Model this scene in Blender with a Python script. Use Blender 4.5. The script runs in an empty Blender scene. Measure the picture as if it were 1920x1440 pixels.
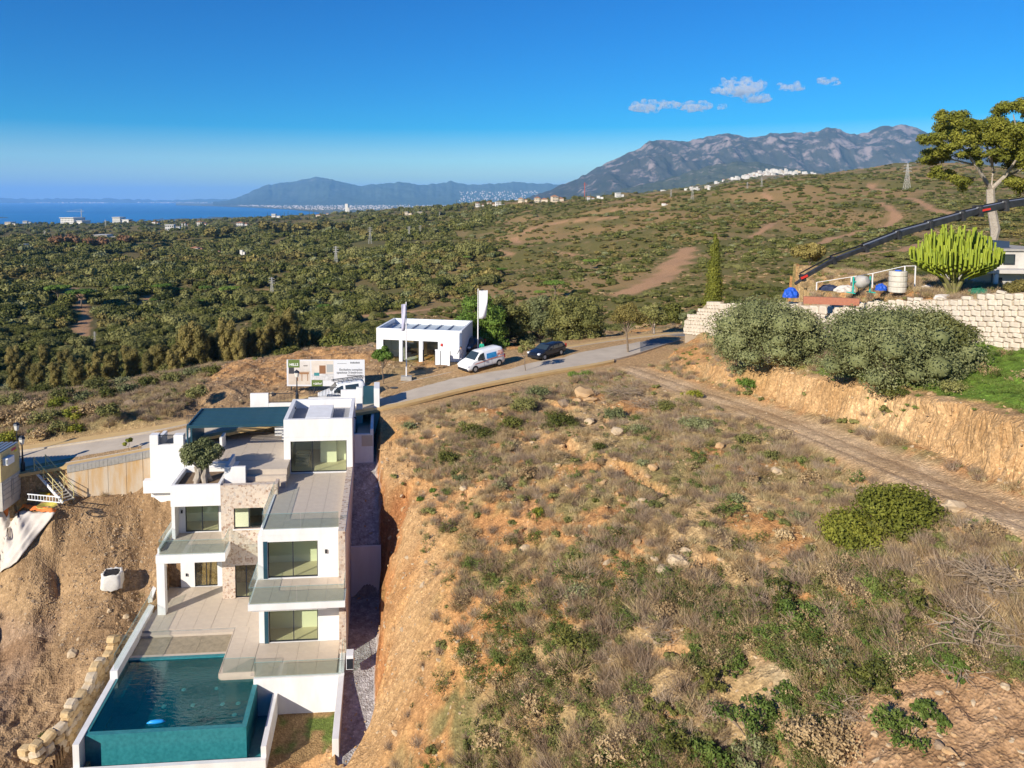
import bpy, bmesh, math, random
import numpy as np
from mathutils import Vector, Matrix
random.seed(7)
RS = np.random.RandomState(11)
SC = bpy.context.scene
COL = SC.collection
R = math.radians

# ------------------------------------------------------------------ camera, world, sun, exposure
F, CX, HZ = 1400.0, 830.0, 375.0
PT = R(4.0)
PY = HZ + F * math.tan(PT)
cam_d = bpy.data.cameras.new('camera')
cam = bpy.data.objects.new('camera', cam_d); COL.objects.link(cam)
cam_d.sensor_width = 36.0
cam_d.lens = 36.0 * F / 1920.0
cam_d.shift_x = (960 - CX) / 1920.0
cam_d.shift_y = -(720 - PY) / 1920.0
cam_d.clip_start = 0.5; cam_d.clip_end = 200000
cam.rotation_euler = (R(90) - PT, 0, 0)
SC.camera = cam

SUN_EL, SUN_AZ = 25.5, 135.5      # azimuth of the sun, from +Y, towards -X (behind, to the left)
sdir = Vector((-math.sin(R(SUN_AZ)) * math.cos(R(SUN_EL)), math.cos(R(SUN_AZ)) * math.cos(R(SUN_EL)), math.sin(R(SUN_EL))))
W = bpy.data.worlds.new('World'); SC.world = W; W.use_nodes = True
nt = W.node_tree; nt.nodes.clear()
sky = nt.nodes.new('ShaderNodeTexSky'); sky.sky_type = 'NISHITA'; sky.sun_disc = False
sky.sun_elevation = R(SUN_EL); sky.sun_rotation = math.atan2(sdir.x, sdir.y)
sky.altitude = 200; sky.air_density = 1.0; sky.dust_density = 0.1; sky.ozone_density = 3.5
hsv = nt.nodes.new('ShaderNodeHueSaturation'); hsv.inputs['Saturation'].default_value = 2.2; hsv.inputs['Hue'].default_value = .517; hsv.inputs['Value'].default_value = 1.0
bg = nt.nodes.new('ShaderNodeBackground'); bg.inputs[1].default_value = 0.092
wo = nt.nodes.new('ShaderNodeOutputWorld')
nt.links.new(sky.outputs[0], hsv.inputs['Color']); nt.links.new(hsv.outputs[0], bg.inputs[0]); nt.links.new(bg.outputs[0], wo.inputs[0])
sl = bpy.data.lights.new('sun', 'SUN'); sl.energy = 5.0; sl.angle = R(0.5); sl.color = (1.0, 0.925, 0.80)
so = bpy.data.objects.new('sun', sl); COL.objects.link(so)
so.rotation_euler = sdir.to_track_quat('Z', 'Y').to_euler(); so.location = (-20, -20, 60)
SC.view_settings.view_transform = 'Standard'; SC.view_settings.look = 'None'
SC.view_settings.exposure = 0.42; SC.view_settings.gamma = 1.0; SC.view_settings.use_curve_mapping = False
SC.cycles.volume_max_steps = 64; SC.cycles.volume_bounces = 2
SC.cycles.max_bounces = 6; SC.cycles.transparent_max_bounces = 16

# ------------------------------------------------------------------ pixel -> place helpers (photo pixels)
def ray(u, v):
    a = (u - CX) / F; b = (PY - v) / F
    return a, b * math.sin(PT) + math.cos(PT), b * math.cos(PT) - math.sin(PT)
def PYd(u, v, Y):
    x, y, z = ray(u, v); t = Y / y; return (x * t, Y, z * t)
def Pz(u, v, Z):
    x, y, z = ray(u, v); t = Z / z; return (x * t, y * t, Z)
HT = math.atan(110 / 1400.0)
HO = PYd(640, 1200, 47.6)
hc, hs = math.cos(HT), math.sin(HT)
def toW(r, d, z): return (HO[0] + r * hc - d * hs, HO[1] + r * hs + d * hc, HO[2] + z)
def toL(x, y):
    x = x - HO[0]; y = y - HO[1]
    return x * hc + y * hs, -x * hs + y * hc

# ------------------------------------------------------------------ tagging and mesh helpers
def tag(o, label=None, cat=None, group=None, kind=None):
    if label: o['label'] = label
    if cat: o['category'] = cat
    if group: o['group'] = group
    if kind: o['kind'] = kind
    return o
def empty(name, loc=(0, 0, 0), rz=0.0, label=None, cat=None, group=None, parent=None):
    o = bpy.data.objects.new(name, None); COL.objects.link(o); o.location = loc; o.rotation_euler = (0, 0, rz)
    o.empty_display_size = 0.3
    if parent: o.parent = parent
    return tag(o, label, cat, group)
def link(name, me, parent=None, mats=None):
    o = bpy.data.objects.new(name, me); COL.objects.link(o)
    if parent is not None: o.parent = parent
    return o
def copy_tree(o, parent=None):
    c = o.copy(); COL.objects.link(c)
    if parent is not None: c.parent = parent
    for ch in o.children: copy_tree(ch, c)
    return c
class MB:
    def __init__(s): s.v = []; s.f = []; s.m = []
    def box(s, x0, x1, y0, y1, z0, z1, m=0):
        n = len(s.v)
        s.v += [(x0, y0, z0), (x1, y0, z0), (x1, y1, z0), (x0, y1, z0), (x0, y0, z1), (x1, y0, z1), (x1, y1, z1), (x0, y1, z1)]
        s.f += [(n, n + 3, n + 2, n + 1), (n + 4, n + 5, n + 6, n + 7), (n, n + 1, n + 5, n + 4), (n + 1, n + 2, n + 6, n + 5), (n + 2, n + 3, n + 7, n + 6), (n + 3, n, n + 4, n + 7)]
        s.m += [m] * 6; return s
    def prism(s, pts, z0, z1, m=0):      # pts counter-clockwise; z0,z1 numbers or lists
        k = len(pts); n = len(s.v)
        a = z0 if isinstance(z0, (list, tuple)) else [z0] * k; b = z1 if isinstance(z1, (list, tuple)) else [z1] * k
        s.v += [(p[0], p[1], a[i]) for i, p in enumerate(pts)] + [(p[0], p[1], b[i]) for i, p in enumerate(pts)]
        s.f += [tuple(n + i for i in reversed(range(k))), tuple(n + k + i for i in range(k))]
        s.f += [(n + i, n + (i + 1) % k, n + k + (i + 1) % k, n + k + i) for i in range(k)]
        s.m += [m] * (k + 2); return s
    def tube(s, pts, r, seg=8, m=0, caps=True):
        pts = [Vector(p) for p in pts]; k = len(pts); n = len(s.v)
        rr = r if isinstance(r, (list, tuple)) else [r] * k
        for i, p in enumerate(pts):
            t = (pts[min(i + 1, k - 1)] - pts[max(i - 1, 0)])
            if t.length < 1e-9: t = Vector((0, 0, 1))
            t.normalize(); u = t.cross(Vector((0, 0, 1)))
            if u.length < 1e-3: u = t.cross(Vector((1, 0, 0)))
            u.normalize(); w = t.cross(u)
            for j in range(seg):
                a = 2 * math.pi * j / seg
                q = p + (u * math.cos(a) + w * math.sin(a)) * rr[i]; s.v.append(tuple(q))
        for i in range(k - 1):
            for j in range(seg):
                a = n + i * seg + j; b = n + i * seg + (j + 1) % seg
                s.f.append((a, b, b + seg, a + seg)); s.m.append(m)
        if caps:
            s.f.append(tuple(n + j for j in reversed(range(seg)))); s.f.append(tuple(n + (k - 1) * seg + j for j in range(seg))); s.m += [m, m]
        return s
    def beam(s, p, q, w, h=None, m=0):
        h = h or w; p = Vector(p); q = Vector(q); t = (q - p).normalized()
        u = t.cross(Vector((0, 0, 1)))
        if u.length < 1e-3: u = Vector((1, 0, 0))
        u.normalize(); k = u.cross(t); n = len(s.v)
        for e in (p, q):
            for a, b in ((-1, -1), (1, -1), (1, 1), (-1, 1)): s.v.append(tuple(e + u * a * w / 2 + k * b * h / 2))
        s.f += [(n, n + 1, n + 2, n + 3), (n + 7, n + 6, n + 5, n + 4)] + [(n + i, n + 4 + i, n + 4 + (i + 1) % 4, n + (i + 1) % 4) for i in range(4)]
        s.m += [m] * 6; return s
    def disc(s, c, r, seg=16, m=0):
        n = len(s.v); s.v += [(c[0] + r * math.cos(2 * math.pi * i / seg), c[1] + r * math.sin(2 * math.pi * i / seg), c[2]) for i in range(seg)]
        s.f.append(tuple(range(n, n + seg))); s.m.append(m); return s
    def lathe(s, prof, seg=16, c=(0, 0, 0), m=0):
        n = len(s.v)
        for r, z in prof:
            for j in range(seg):
                a = 2 * math.pi * j / seg; s.v.append((c[0] + r * math.cos(a), c[1] + r * math.sin(a), c[2] + z))
        for i in range(len(prof) - 1):
            for j in range(seg):
                a = n + i * seg + j; b = n + i * seg + (j + 1) % seg
                s.f.append((a, b, b + seg, a + seg)); s.m.append(m)
        s.f.append(tuple(n + j for j in reversed(range(seg)))); s.f.append(tuple(n + (len(prof) - 1) * seg + j for j in range(seg))); s.m += [m, m]
        return s
    def quad(s, a, b, c, d, m=0):
        n = len(s.v); s.v += [tuple(a), tuple(b), tuple(c), tuple(d)]; s.f.append((n, n + 1, n + 2, n + 3)); s.m.append(m); return s
    def mesh(s, name, mats, bevel=0.0, smooth=False):
        me = bpy.data.meshes.new(name); me.from_pydata(s.v, [], s.f)
        if not isinstance(mats, (list, tuple)): mats = [mats]
        for q in mats: me.materials.append(q)
        if len(mats) > 1: me.polygons.foreach_set('material_index', s.m)
        if bevel > 0:
            bm = bmesh.new(); bm.from_mesh(me)
            bmesh.ops.bevel(bm, geom=[e for e in bm.edges], offset=bevel, segments=1, affect='EDGES', clamp_overlap=True)
            bm.to_mesh(me); bm.free()
        if smooth: me.polygons.foreach_set('use_smooth', [True] * len(me.polygons))
        me.update(); return me
    def build(s, name, mats, parent=None, bevel=0.0, smooth=False):
        return link(name, s.mesh(name, mats, bevel, smooth), parent)
def np_mesh(name, V, Fq, mat, attrs=None, smooth=False):
    me = bpy.data.meshes.new(name); V = np.asarray(V, dtype=np.float32); Fq = np.asarray(Fq, dtype=np.int32)
    k = Fq.shape[1]; nf = len(Fq)
    me.vertices.add(len(V)); me.vertices.foreach_set('co', V.ravel())
    me.loops.add(nf * k); me.loops.foreach_set('vertex_index', Fq.ravel())
    me.polygons.add(nf); me.polygons.foreach_set('loop_start', np.arange(0, nf * k, k, dtype=np.int32))
    me.polygons.foreach_set('use_smooth', np.full(nf, smooth, dtype=bool))
    for an, (dt, arr) in (attrs or {}).items():
        at = me.attributes.new(an, dt, 'POINT')
        arr = np.asarray(arr, dtype=np.float32)
        if dt == 'FLOAT_COLOR':
            c4 = np.ones((len(V), 4), dtype=np.float32); c4[:, :3] = arr; at.data.foreach_set('color', c4.ravel())
        else: at.data.foreach_set('value', arr)
    for q in (mat if isinstance(mat, (list, tuple)) else [mat]): me.materials.append(q)
    me.update(calc_edges=True); return me

# ------------------------------------------------------------------ numeric noise
def _hash(ix, iy, seed):
    h = (ix.astype(np.int64) * 374761393 + iy.astype(np.int64) * 668265263 + seed * 974711) & 0x7fffffff
    h = ((h ^ (h >> 13)) * 1274126177) & 0x7fffffff
    return ((h ^ (h >> 16)) & 0xffff) / 65535.0
def vnoise(x, y, seed=0):
    ix = np.floor(x); iy = np.floor(y); fx = x - ix; fy = y - iy
    fx = fx * fx * (3 - 2 * fx); fy = fy * fy * (3 - 2 * fy)
    a = _hash(ix, iy, seed); b = _hash(ix + 1, iy, seed); c = _hash(ix, iy + 1, seed); d = _hash(ix + 1, iy + 1, seed)
    return a + (b - a) * fx + (c - a) * fy + (a - b - c + d) * fx * fy
def fbm(x, y, o=4, seed=0, ridge=False):
    t = np.zeros_like(x, dtype=float); am = 0.5; n = 0
    for i in range(o):
        q = vnoise(x * 2 ** i + 17.3 * i, y * 2 ** i - 9.1 * i, seed + i)
        if ridge: q = 1 - np.abs(2 * q - 1)
        t += am * q; n += am; am *= 0.5
    return t / n
def sstep(e0, e1, x):
    t = np.clip((x - e0) / (e1 - e0), 0, 1); return t * t * (3 - 2 * t)
def mixc(a, b, t): return a + (b - a) * t[..., None]

# ------------------------------------------------------------------ material helpers
def new_mat(name):
    m = bpy.data.materials.new(name); m.use_nodes = True; t = m.node_tree; t.nodes.clear()
    o = t.nodes.new('ShaderNodeOutputMaterial'); p = t.nodes.new('ShaderNodeBsdfPrincipled'); t.links.new(p.outputs[0], o.inputs[0])
    return m, t, p, o
def N(t, typ, **kw):
    n = t.nodes.new(typ)
    for k, v in kw.items():
        if k in n.inputs: n.inputs[k].default_value = v
        else: setattr(n, k, v)
    return n
def ramp(t, fac, stops):
    n = t.nodes.new('ShaderNodeValToRGB'); e = n.color_ramp.elements
    while len(e) < len(stops): e.new(0.5)
    for i, (p, c) in enumerate(stops): e[i].position = p; e[i].color = (*c, 1) if len(c) == 3 else c
    t.links.new(fac, n.inputs[0]); return n.outputs[0]
def mat(name, c1, c2=None, scale=3.0, rough=0.8, metal=0.0, bump=0.0, bscale=None, detail=6, spec=0.3, coord='Object', stretch=None):
    m, t, p, o = new_mat(name)
    p.inputs['Roughness'].default_value = rough; p.inputs['Metallic'].default_value = metal; p.inputs['Specular IOR Level'].default_value = spec
    tc = N(t, 'ShaderNodeTexCoord'); vec = tc.outputs[coord]
    if stretch:
        mp = N(t, 'ShaderNodeMapping'); mp.inputs['Scale'].default_value = stretch; t.links.new(vec, mp.inputs[0]); vec = mp.outputs[0]
    if c2:
        n = N(t, 'ShaderNodeTexNoise', Scale=scale, Detail=detail, Roughness=0.62); t.links.new(vec, n.inputs['Vector'])
        col = ramp(t, n.outputs[0], [(0.32, c1), (0.68, c2)]); t.links.new(col, p.inputs['Base Color'])
    else: p.inputs['Base Color'].default_value = (*c1, 1)
    if bump > 0:
        n2 = N(t, 'ShaderNodeTexNoise', Scale=bscale or scale * 3, Detail=5); t.links.new(vec, n2.inputs['Vector'])
        b = N(t, 'ShaderNodeBump', Strength=bump, Distance=0.03); t.links.new(n2.outputs[0], b.inputs['Height']); t.links.new(b.outputs[0], p.inputs['Normal'])
    return m

# ------------------------------------------------------------------ terrain heights
def tps(pts, vals, smooth=1e-3):
    A = np.array(pts, float); n = len(A)
    D = np.linalg.norm(A[:, None] - A[None], axis=2)
    M = np.zeros((n + 3, n + 3)); M[:n, :n] = D - np.eye(n) * smooth; M[:n, n] = 1; M[:n, n + 1:] = A; M[n, :n] = 1; M[n + 1:, :n] = A.T
    w = np.linalg.solve(M, np.append(np.array(vals, float), [0, 0, 0]))
    def f(X):
        out = np.empty(len(X))
        for i in range(0, len(X), 40000):
            q = X[i:i + 40000]; d = np.sqrt(((q[:, None] - A[None]) ** 2).sum(2)); out[i:i + 40000] = d @ w[:n] + w[n] + q @ w[n + 1:]
        return out
    return f
# (u, v, z) with z < -1 -> a height; ('Y', u, v, Y) -> a distance
CPZ = [(0,1440,-31),(0,1200,-31),(-300,1440,-31),(-300,1200,-31),(-300,960,-24.6),(0,1110,-30.0),(100,1300,-31),(150,1440,-31),(90,1200,-30.4),(160,1230,-30.1),(215,1160,-29.2),(230,1110,-28.4),
 (110,1100,-28.5),(30,1075,-28.6),(270,1090,-28.2),(270,1000,-25.9),(300,945,-24.1),(200,985,-24.9),(100,1005,-25.2),(10,1010,-25.4),(135,953,-23.9),(60,948,-23.7),(0,950,-23.8),(30,968,-24.0),(100,968,-24.0),(-60,960,-24.0),(225,925,-23.4),(283,905,-22.6),
 (420,1500,-31.2),(560,1430,-31.3),(300,1440,-31.0),(560,1560,-31.6),
 (750,800,-18.9),(770,860,-19.9),(765,930,-20.8),(790,1010,-21.4),(762,1060,-22.9),(742,1120,-24.3),(722,1200,-25.9),(706,1290,-27.4),(690,1380,-28.7),(640,1435,-30.0),
 (900,745,-17.7),(1000,715,-17.4),(1100,700,-17.2),(830,770,-18.2),
 (900,800,-18.1),(900,900,-19.1),(950,1000,-19.9),(870,1100,-21.6),(880,1200,-22.7),(840,1300,-24.2),(840,1440,-25.6),(1000,1440,-23.4),(1000,1250,-21.3),(1100,1100,-19.0),(1100,900,-17.6),(1100,770,-17.2),
 (1250,800,-16.7),(1300,1000,-17.0),(1250,1200,-18.7),(1250,1440,-20.8),(1500,1440,-19.2),(1500,1200,-17.4),(1500,1000,-16.1),(1500,860,-15.5),(1700,1000,-15.0),(1700,1200,-15.9),(1700,1440,-17.2),(1920,1440,-16.3),
 (1920,1200,-14.8),(1900,1050,-13.9),(2200,1440,-15.5),(2200,1100,-13),(1920,1700,-17.6),(1400,1700,-22),(900,1700,-27),(300,1700,-31.5),
 (1150,690,-16.9),(1250,720,-16.5),(1400,762,-15.9),(1600,842,-14.8),(1800,922,-14.0),(1920,970,-13.5),(2200,1060,-12.6),
 (50,846,-21.4),(285,813,-20.3),(540,757,-19.2),(725,727,-18.3),(860,697,-17.8),(960,672,-17.3),(1060,655,-17.0),(1130,643,-16.9),(1200,634,-16.8),(1265,627,-16.7),
 (60,820,-21.0),(200,790,-20.2),(330,760,-19.5),(300,745,-19.8),(430,715,-18.9),(530,695,-18.7),(640,665,-18.0),(480,740,-19.5),(600,740,-19.2),(650,705,-18.8),(700,690,-18.0),(760,680,-17.8),(850,672,-17.5)]
CPY = [(0,815,72),(0,760,82),(100,745,84),(250,718,88),(400,690,90),(540,668,94),(640,652,96),
 (0,745,118),(150,740,116),(300,712,118),(450,690,118),(600,665,118),(700,650,115),(800,640,108),(900,640,104),(1000,640,104),(1100,632,104),(1200,620,108),
 (0,700,160),(300,690,160),(600,672,160),(800,655,150),(1000,640,150),(1150,620,150),
 (0,640,210),(300,630,215),(600,620,205),(800,610,190),(1000,600,190),(1200,590,170),(1350,590,150),(1500,560,140),(1700,540,130),(1920,530,125),
 (0,560,290),(300,560,300),(600,550,290),(800,550,260),(1000,535,250),(1200,520,230),(1350,500,225),(1500,480,220),(1700,470,200),(1920,480,190),
 (0,500,480),(300,500,490),(600,495,450),(800,490,380),(1000,480,340),(1200,460,330),(1350,440,320),(1500,430,320),(1700,420,290),(1920,420,290),
 (0,455,900),(300,455,880),(600,445,800),(800,430,700),(1000,425,560),(1200,410,480),(1350,395,430),(1500,388,420),(1700,375,420),(1920,360,420),
 (0,432,1700),(300,428,1600),(600,415,1500),(800,402,1200),(1000,392,900),(1120,384,800),(1200,385,700),(1350,362,560),(1500,352,600),(1700,348,560),(1900,345,560),
 (0,424,2700),(300,418,2700),(600,406,2500),(700,400,2300),(850,390,2000),(1000,380,1500),(1060,376,1300),(1150,378,1400),(1250,378,1500),(1400,354,1800),(1500,346,1900),(1600,330,1700),(1700,308,1300),(1900,318,1300),
 (0,430,3400),(300,424,3400),(600,409,3500),(800,400,3500),(950,397,3500),(1050,387,3000),(1150,372,3600),(1300,356,3600),(1380,341,3400),(1450,324,3200),(1490,328,3300),(1560,331,3400),(1480,340,4600),(1600,334,4600),(1900,330,4200),
 (0,408,5600),(400,408,5600),(800,402,7000),(1000,395,7500),(1200,372,7500),(1500,350,7500),(1900,340,7500),
 (-600,400,9000),(0,401,9000),(400,400,9000),(800,399,9000),(1000,397,9000),(-600,420,5200),(300,411,5200),(600,405,5200),
 (-600,830,60),(-600,760,85),(-600,640,210),(-600,480,700),(-600,430,2500),(2500,560,125),(2500,480,190),(2500,400,400),(2500,350,1200),(2500,330,4000)]
_p = []; _s = []
for q in CPZ: w = Pz(*q); _p.append((2 * w[0] / w[1], math.log(w[1]))); _s.append(w[2] / w[1])
for q in CPY: w = PYd(*q); _p.append((2 * w[0] / w[1], math.log(w[1]))); _s.append(w[2] / w[1])
base_f = tps(_p, _s)
CPU_ = [(1180,655,-16.6),(1225,648,-16.0),(1300,660,-14.8),(1400,688,-13.9),(1500,705,-13.2),(1600,732,-12.7),(1700,740,-12.0),(1800,765,-11.3),(1920,790,-10.6),(2200,840,-9.4),
 (1290,628,-14.8),(1360,633,-13.9),(1500,640,-12.6),(1700,645,-11.0),(1920,656,-9.8),(2200,670,-8.8),(1450,665,-13.0),(1650,690,-11.7),(1850,710,-10.5)]
_p = []; _s = []
for q in CPU_: w = Pz(*q); _p.append((w[0], w[1])); _s.append(w[2])
up_f = tps(_p, _s)
def poly_dist(x, y, P):
    """distance, signed side (+ = left of travel), height along a polyline with z"""
    P = np.array(P, float); best = np.full(x.shape, 1e9); side = np.zeros(x.shape); zz = np.zeros(x.shape); tt = np.zeros(x.shape)
    for i in range(len(P) - 1):
        a, b = P[i], P[i + 1]; d = b[:2] - a[:2]; L2 = (d ** 2).sum()
        traw = ((x - a[0]) * d[0] + (y - a[1]) * d[1]) / L2; t = np.clip(traw, 0, 1)
        dx = x - (a[0] + t * d[0]); dy = y - (a[1] + t * d[1]); D = np.hypot(dx, dy); cr = d[0] * dy - d[1] * dx
        k = D < best - 1e-9; best[k] = D[k]; side[k] = np.sign(cr[k]); zz[k] = (a[2] + t * (b[2] - a[2]))[k]; tt[k] = (i + t)[k]
    return best, side, zz, tt
ROADF = [(-250,890,-22.5),(50,846,-21.4),(285,813,-20.3),(400,787,-19.8),(540,757,-19.2),(725,727,-18.3),(860,697,-17.8),(960,672,-17.3),(1060,655,-17.0),(1130,643,-16.9),(1200,634,-16.8),(1265,627,-16.7),(1330,622,-17.0)]
ROADN = [(-250,935,-22.5),(50,882,-21.4),(285,842,-20.3),(400,812,-19.8),(540,786,-19.2),(727,764,-18.3),(850,731,-17.8),(940,712,-17.3),(1062,690,-17.0),(1125,681,-16.9),(1200,664,-16.8),(1270,637,-16.7),(1335,628,-17.0)]
RF = np.array([Pz(*q) for q in ROADF]); RN = np.array([Pz(*q) for q in ROADN]); RC = (RF + RN) / 2
TRACK = np.array([Pz(*q) for q in [(1120,676,-16.9),(1190,694,-16.8),(1290,730,-16.4),(1400,764,-15.9),(1500,802,-15.3),(1600,842,-14.8),(1700,884,-14.4),(1800,925,-14.0),(1920,972,-13.5),(2300,1095,-12.4)]])
FOOT = np.array([Pz(*q) for q in [(1150,662,-16.7),(1200,676,-16.6),(1300,706,-16.2),(1400,738,-15.8),(1520,772,-15.1),(1620,802,-14.7),(1700,829,-14.3),(1800,868,-13.8),(1920,905,-13.2),(2300,1000,-12.0)]])
WALLB = np.array([Pz(*q) for q in [(1284,626,-14.9),(1350,632,-14.0),(1500,640,-12.6),(1700,646,-11.0),(1800,651,-10.4),(1920,657,-9.8),(2250,672,-8.6)]])
WALLT = [-12.6,-11.4,-9.6,-7.6,-7.3,-6.35,-6.3]
PATHB = [(1.9,20,8.5),(2.3,12,7.7),(2.6,5.2,4.05),(2.6,4.8,0.3),(2.4,0,0.0),(2.3,-4,-0.4),(2.4,-7,-0.8),(1.9,-8.8,-1.1),(0.8,-10.2,-1.6)]
PB = np.array([toW(*q) for q in PATHB])
TRACKS_FAR = []
LEDGES = [(np.array([Pz(*q) for q in [(1005,815,-18.1),(1060,843,-18.0),(1110,862,-17.8),(1160,882,-17.5),(1216,906,-17.2),(1293,935,-17.1),(1370,952,-16.9),(1430,975,-16.7)]]), .75),
 (np.array([Pz(*q) for q in [(940,1120,-21.4),(975,1050,-20.6),(985,985,-20.0),(1000,945,-19.6),(1015,915,-19.2)]]), .6), (np.array([Pz(*q) for q in [(1170,1060,-19.0),(1230,1075,-18.6),(1290,1070,-18.0),(1340,1050,-17.6)]]), .7),
 (np.array([Pz(*q) for q in [(800,985,-21.2),(850,960,-20.5),(905,930,-19.9),(960,890,-19.3)]]), .45), (np.array([Pz(*q) for q in [(1180,1250,-20.2),(1300,1235,-19.3),(1420,1250,-18.6)]]), .5), (np.array([Pz(*q) for q in [(1020,745,-17.4),(1075,765,-17.3),(1130,775,-17.1),(1180,795,-17.0)]]), .6)]
def height(x, y, detail=True):
    x = np.asarray(x, float); y = np.asarray(y, float)
    h = base_f(np.stack([2 * x / y, np.log(y)], 1)) * y
    near = y < 135
    # relief of the far land
    far = sstep(120, 260, y)
    h += far * (fbm(x / 90, y / 90, 4, 5) - 0.5) * np.clip(y * 0.03, 0, 26)
    info = {}
    if near.any():
        i = np.where(near)[0]; X = x[i]; Y = y[i]; H = h[i].copy()
        foot = poly_dist(X, Y, FOOT); sd = foot[0] * foot[1]      # + = left of travel = uphill side (away from camera)
        wig = (fbm(X / 1.3, Y / 1.3, 3, 21) - 0.5) * 1.1
        up = up_f(np.stack([X, Y], 1))
        wb = poly_dist(X, Y, WALLB); wsd = wb[0] * wb[1]
        plat = np.clip(up + 0.2, -30, 40)
        k = sstep(0.05, 1.15, sd + wig) * (1 - sstep(0, 18, -(X - 23)) * 0) * sstep(20, 27, X + 0)
        beyond = sstep(2, 5, wsd)
        H = H + (np.maximum(up, H) - H) * k * (1 - beyond)
        ph = np.interp(X, [WALLB[0][0], WALLB[1][0], WALLB[3][0], WALLB[4][0], 60], [-13.4, -12.0, -8.3, -7.2, -7.0])
        H = np.where((wsd > 0.3) & (X > 33 + .35 * (Y - 66)), H + (ph - H) * sstep(0.3, 0.6, wsd) * (1 - sstep(11, 18, wsd)), H)
        info['bank'] = sstep(-.25, .15, sd + wig) * (1 - sstep(1.7, 2.5, sd + wig)) * (up - H > -.2) * sstep(20, 27, X) * (1 - beyond); info['upper'] = k * (1 - sstep(.2, .7, wsd))
        # the road and the track
        hill = sstep(2.0, 6.0, poly_dist(X, Y, RC)[0]) * sstep(1.5, 3.0, poly_dist(X, Y, TRACK)[0])
        info['rough'] = hill
        hill = hill * (1 - np.clip(info['bank'], 0, 1))
        if detail:
            H += hill * (fbm(X / 3.4, Y / 3.4, 4, 31) - 0.5) * 1.25 * sstep(16, 30, Y) + hill * (fbm(X / 0.8, Y / 0.8, 3, 37, True) - 0.5) * 0.36
            lg = np.zeros(len(X))
            for P_, dr_ in LEDGES:
                ld, ls, _z, lt = poly_dist(X, Y, P_); ends = sstep(0, .6, lt) * (1 - sstep(len(P_) - 1.6, len(P_) - 1.0, lt)) * sstep(.36, .56, fbm(X / 1.9, Y / 1.9, 3, 47)); w_ = ld * ls + (fbm(X / 1.5, Y / 1.5, 4, 41) - .5) * 2.4
                H -= dr_ * ends * (1 - sstep(-.35, .15, w_)) * np.exp(-np.clip(-w_, 0, 9) / 2.6); lg = np.maximum(lg, ends * np.exp(-((w_ + .25) / .42) ** 2)); lg = np.maximum(lg, .5 * ends * (w_ < 0) * np.exp(w_ / 1.1))
            info['ledge'] = lg
        dr, sr, zr, tr = poly_dist(X, Y, RC)
        hw = np.interp(tr, range(len(RC)), np.linalg.norm(RF - RN, axis=1) / 2)
        nearside = sr < 0
        lotw = (X < -12) & nearside; e0 = hw + np.where(nearside, np.where(lotw, .72, 1.6), 1.7)
        e1 = e0 + np.where(lotw, 0.12, 1.8)
        kr = 1 - sstep(0, 1, (dr - e0) / (e1 - e0)); kr = np.where(tr > len(RC) - 1.05, 0, kr)
        H = H + (zr - 0.03 - H) * kr; info['road'] = kr
        dt, st, zt, _ = poly_dist(X, Y, TRACK)
        kt = 1 - sstep(1.2, 2.4, dt); kt = kt * (dr > hw + 1.4)
        H = H + (zt - 0.08 * np.exp(-((dt - 0.75) / 0.25) ** 2) + (fbm(X / 1.2, Y / 1.2, 3, 3) - .5) * 0.12 - H) * kt; info['track'] = kt
        # the cut for the house: side path, cliff, garden
        r, d = toL(X, Y)
        pd, ps, pz, pt = poly_dist(X, Y, PB)
        right = (ps > 0)
        pw_ = np.clip(pd + (fbm(X / 1.3, Y / 1.3, 3, 8) - .5) * .7 * np.clip(pd * 2, 0, 1), 0, 99); cut = pz + 0.02 + np.minimum(pw_ * 6.0, 4.6 + (pw_ - .77) * 2.3)
        inrange = (d < 19) & (d > -14)
        Hc = np.where(right & inrange, np.minimum(H, cut), H)
        info['cliff'] = (right & inrange) * sstep(0.15, 1.0, H - cut)
        pathz = HO[2] + np.interp(d, [-12, -9.5, -4, 0, 4.95, 5.05, 12, 20], [-1.8, -1.2, -0.4, 0.0, .3, 4.0, 7.6, 8.3])
        inlot = (~right) & (r > 0.2) & inrange & (pt < len(PB) - 1.02)
        Hc = np.where(inlot, pathz, Hc)
        lawn = (r <= 0.2) & (r > -3.9) & (d < 0) & (d > -8.6)
        lz = HO[2] - 2.3 + 0.05 * fbm(X, Y, 3, 9)
        Hc = np.where(lawn, lz + (np.minimum(Hc, lz + 1) - lz) * sstep(-7.6, -8.6, d), Hc)
        under = (r <= 0.2) & (r > -13.3) & (d > -8.1) & (d < 17.0) & ~lawn
        Hc = np.where(under, np.minimum(Hc, HO[2] + np.where(d > 8, 3.0, -3.2)), Hc)
        trench = (r < -13.6) & (r > -15.35) & (d > -8.6) & (d < 1.5)
        Hc = np.where(trench, np.minimum(Hc, HO[2] - 2.6 + np.clip(d + 1, 0, 3) * .5), Hc)
        garage = (r <= 0.2) & (r > -17.0) & (d > 12.0) & (d < 15.6)
        Hc = np.where(garage, np.minimum(Hc, HO[2] + 6.5), Hc)
        info['path'] = inlot * 1.0; info['lawn'] = lawn * (1 - sstep(-7.4, -8.6, d)); info['under'] = under
        h[i] = Hc; info['i'] = i
    return h, info
def hz(x, y): return float(height(np.array([x]), np.array([y]))[0][0])
def hzs(P): P = np.array(P, float); return height(P[:, 0], P[:, 1])[0]
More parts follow.
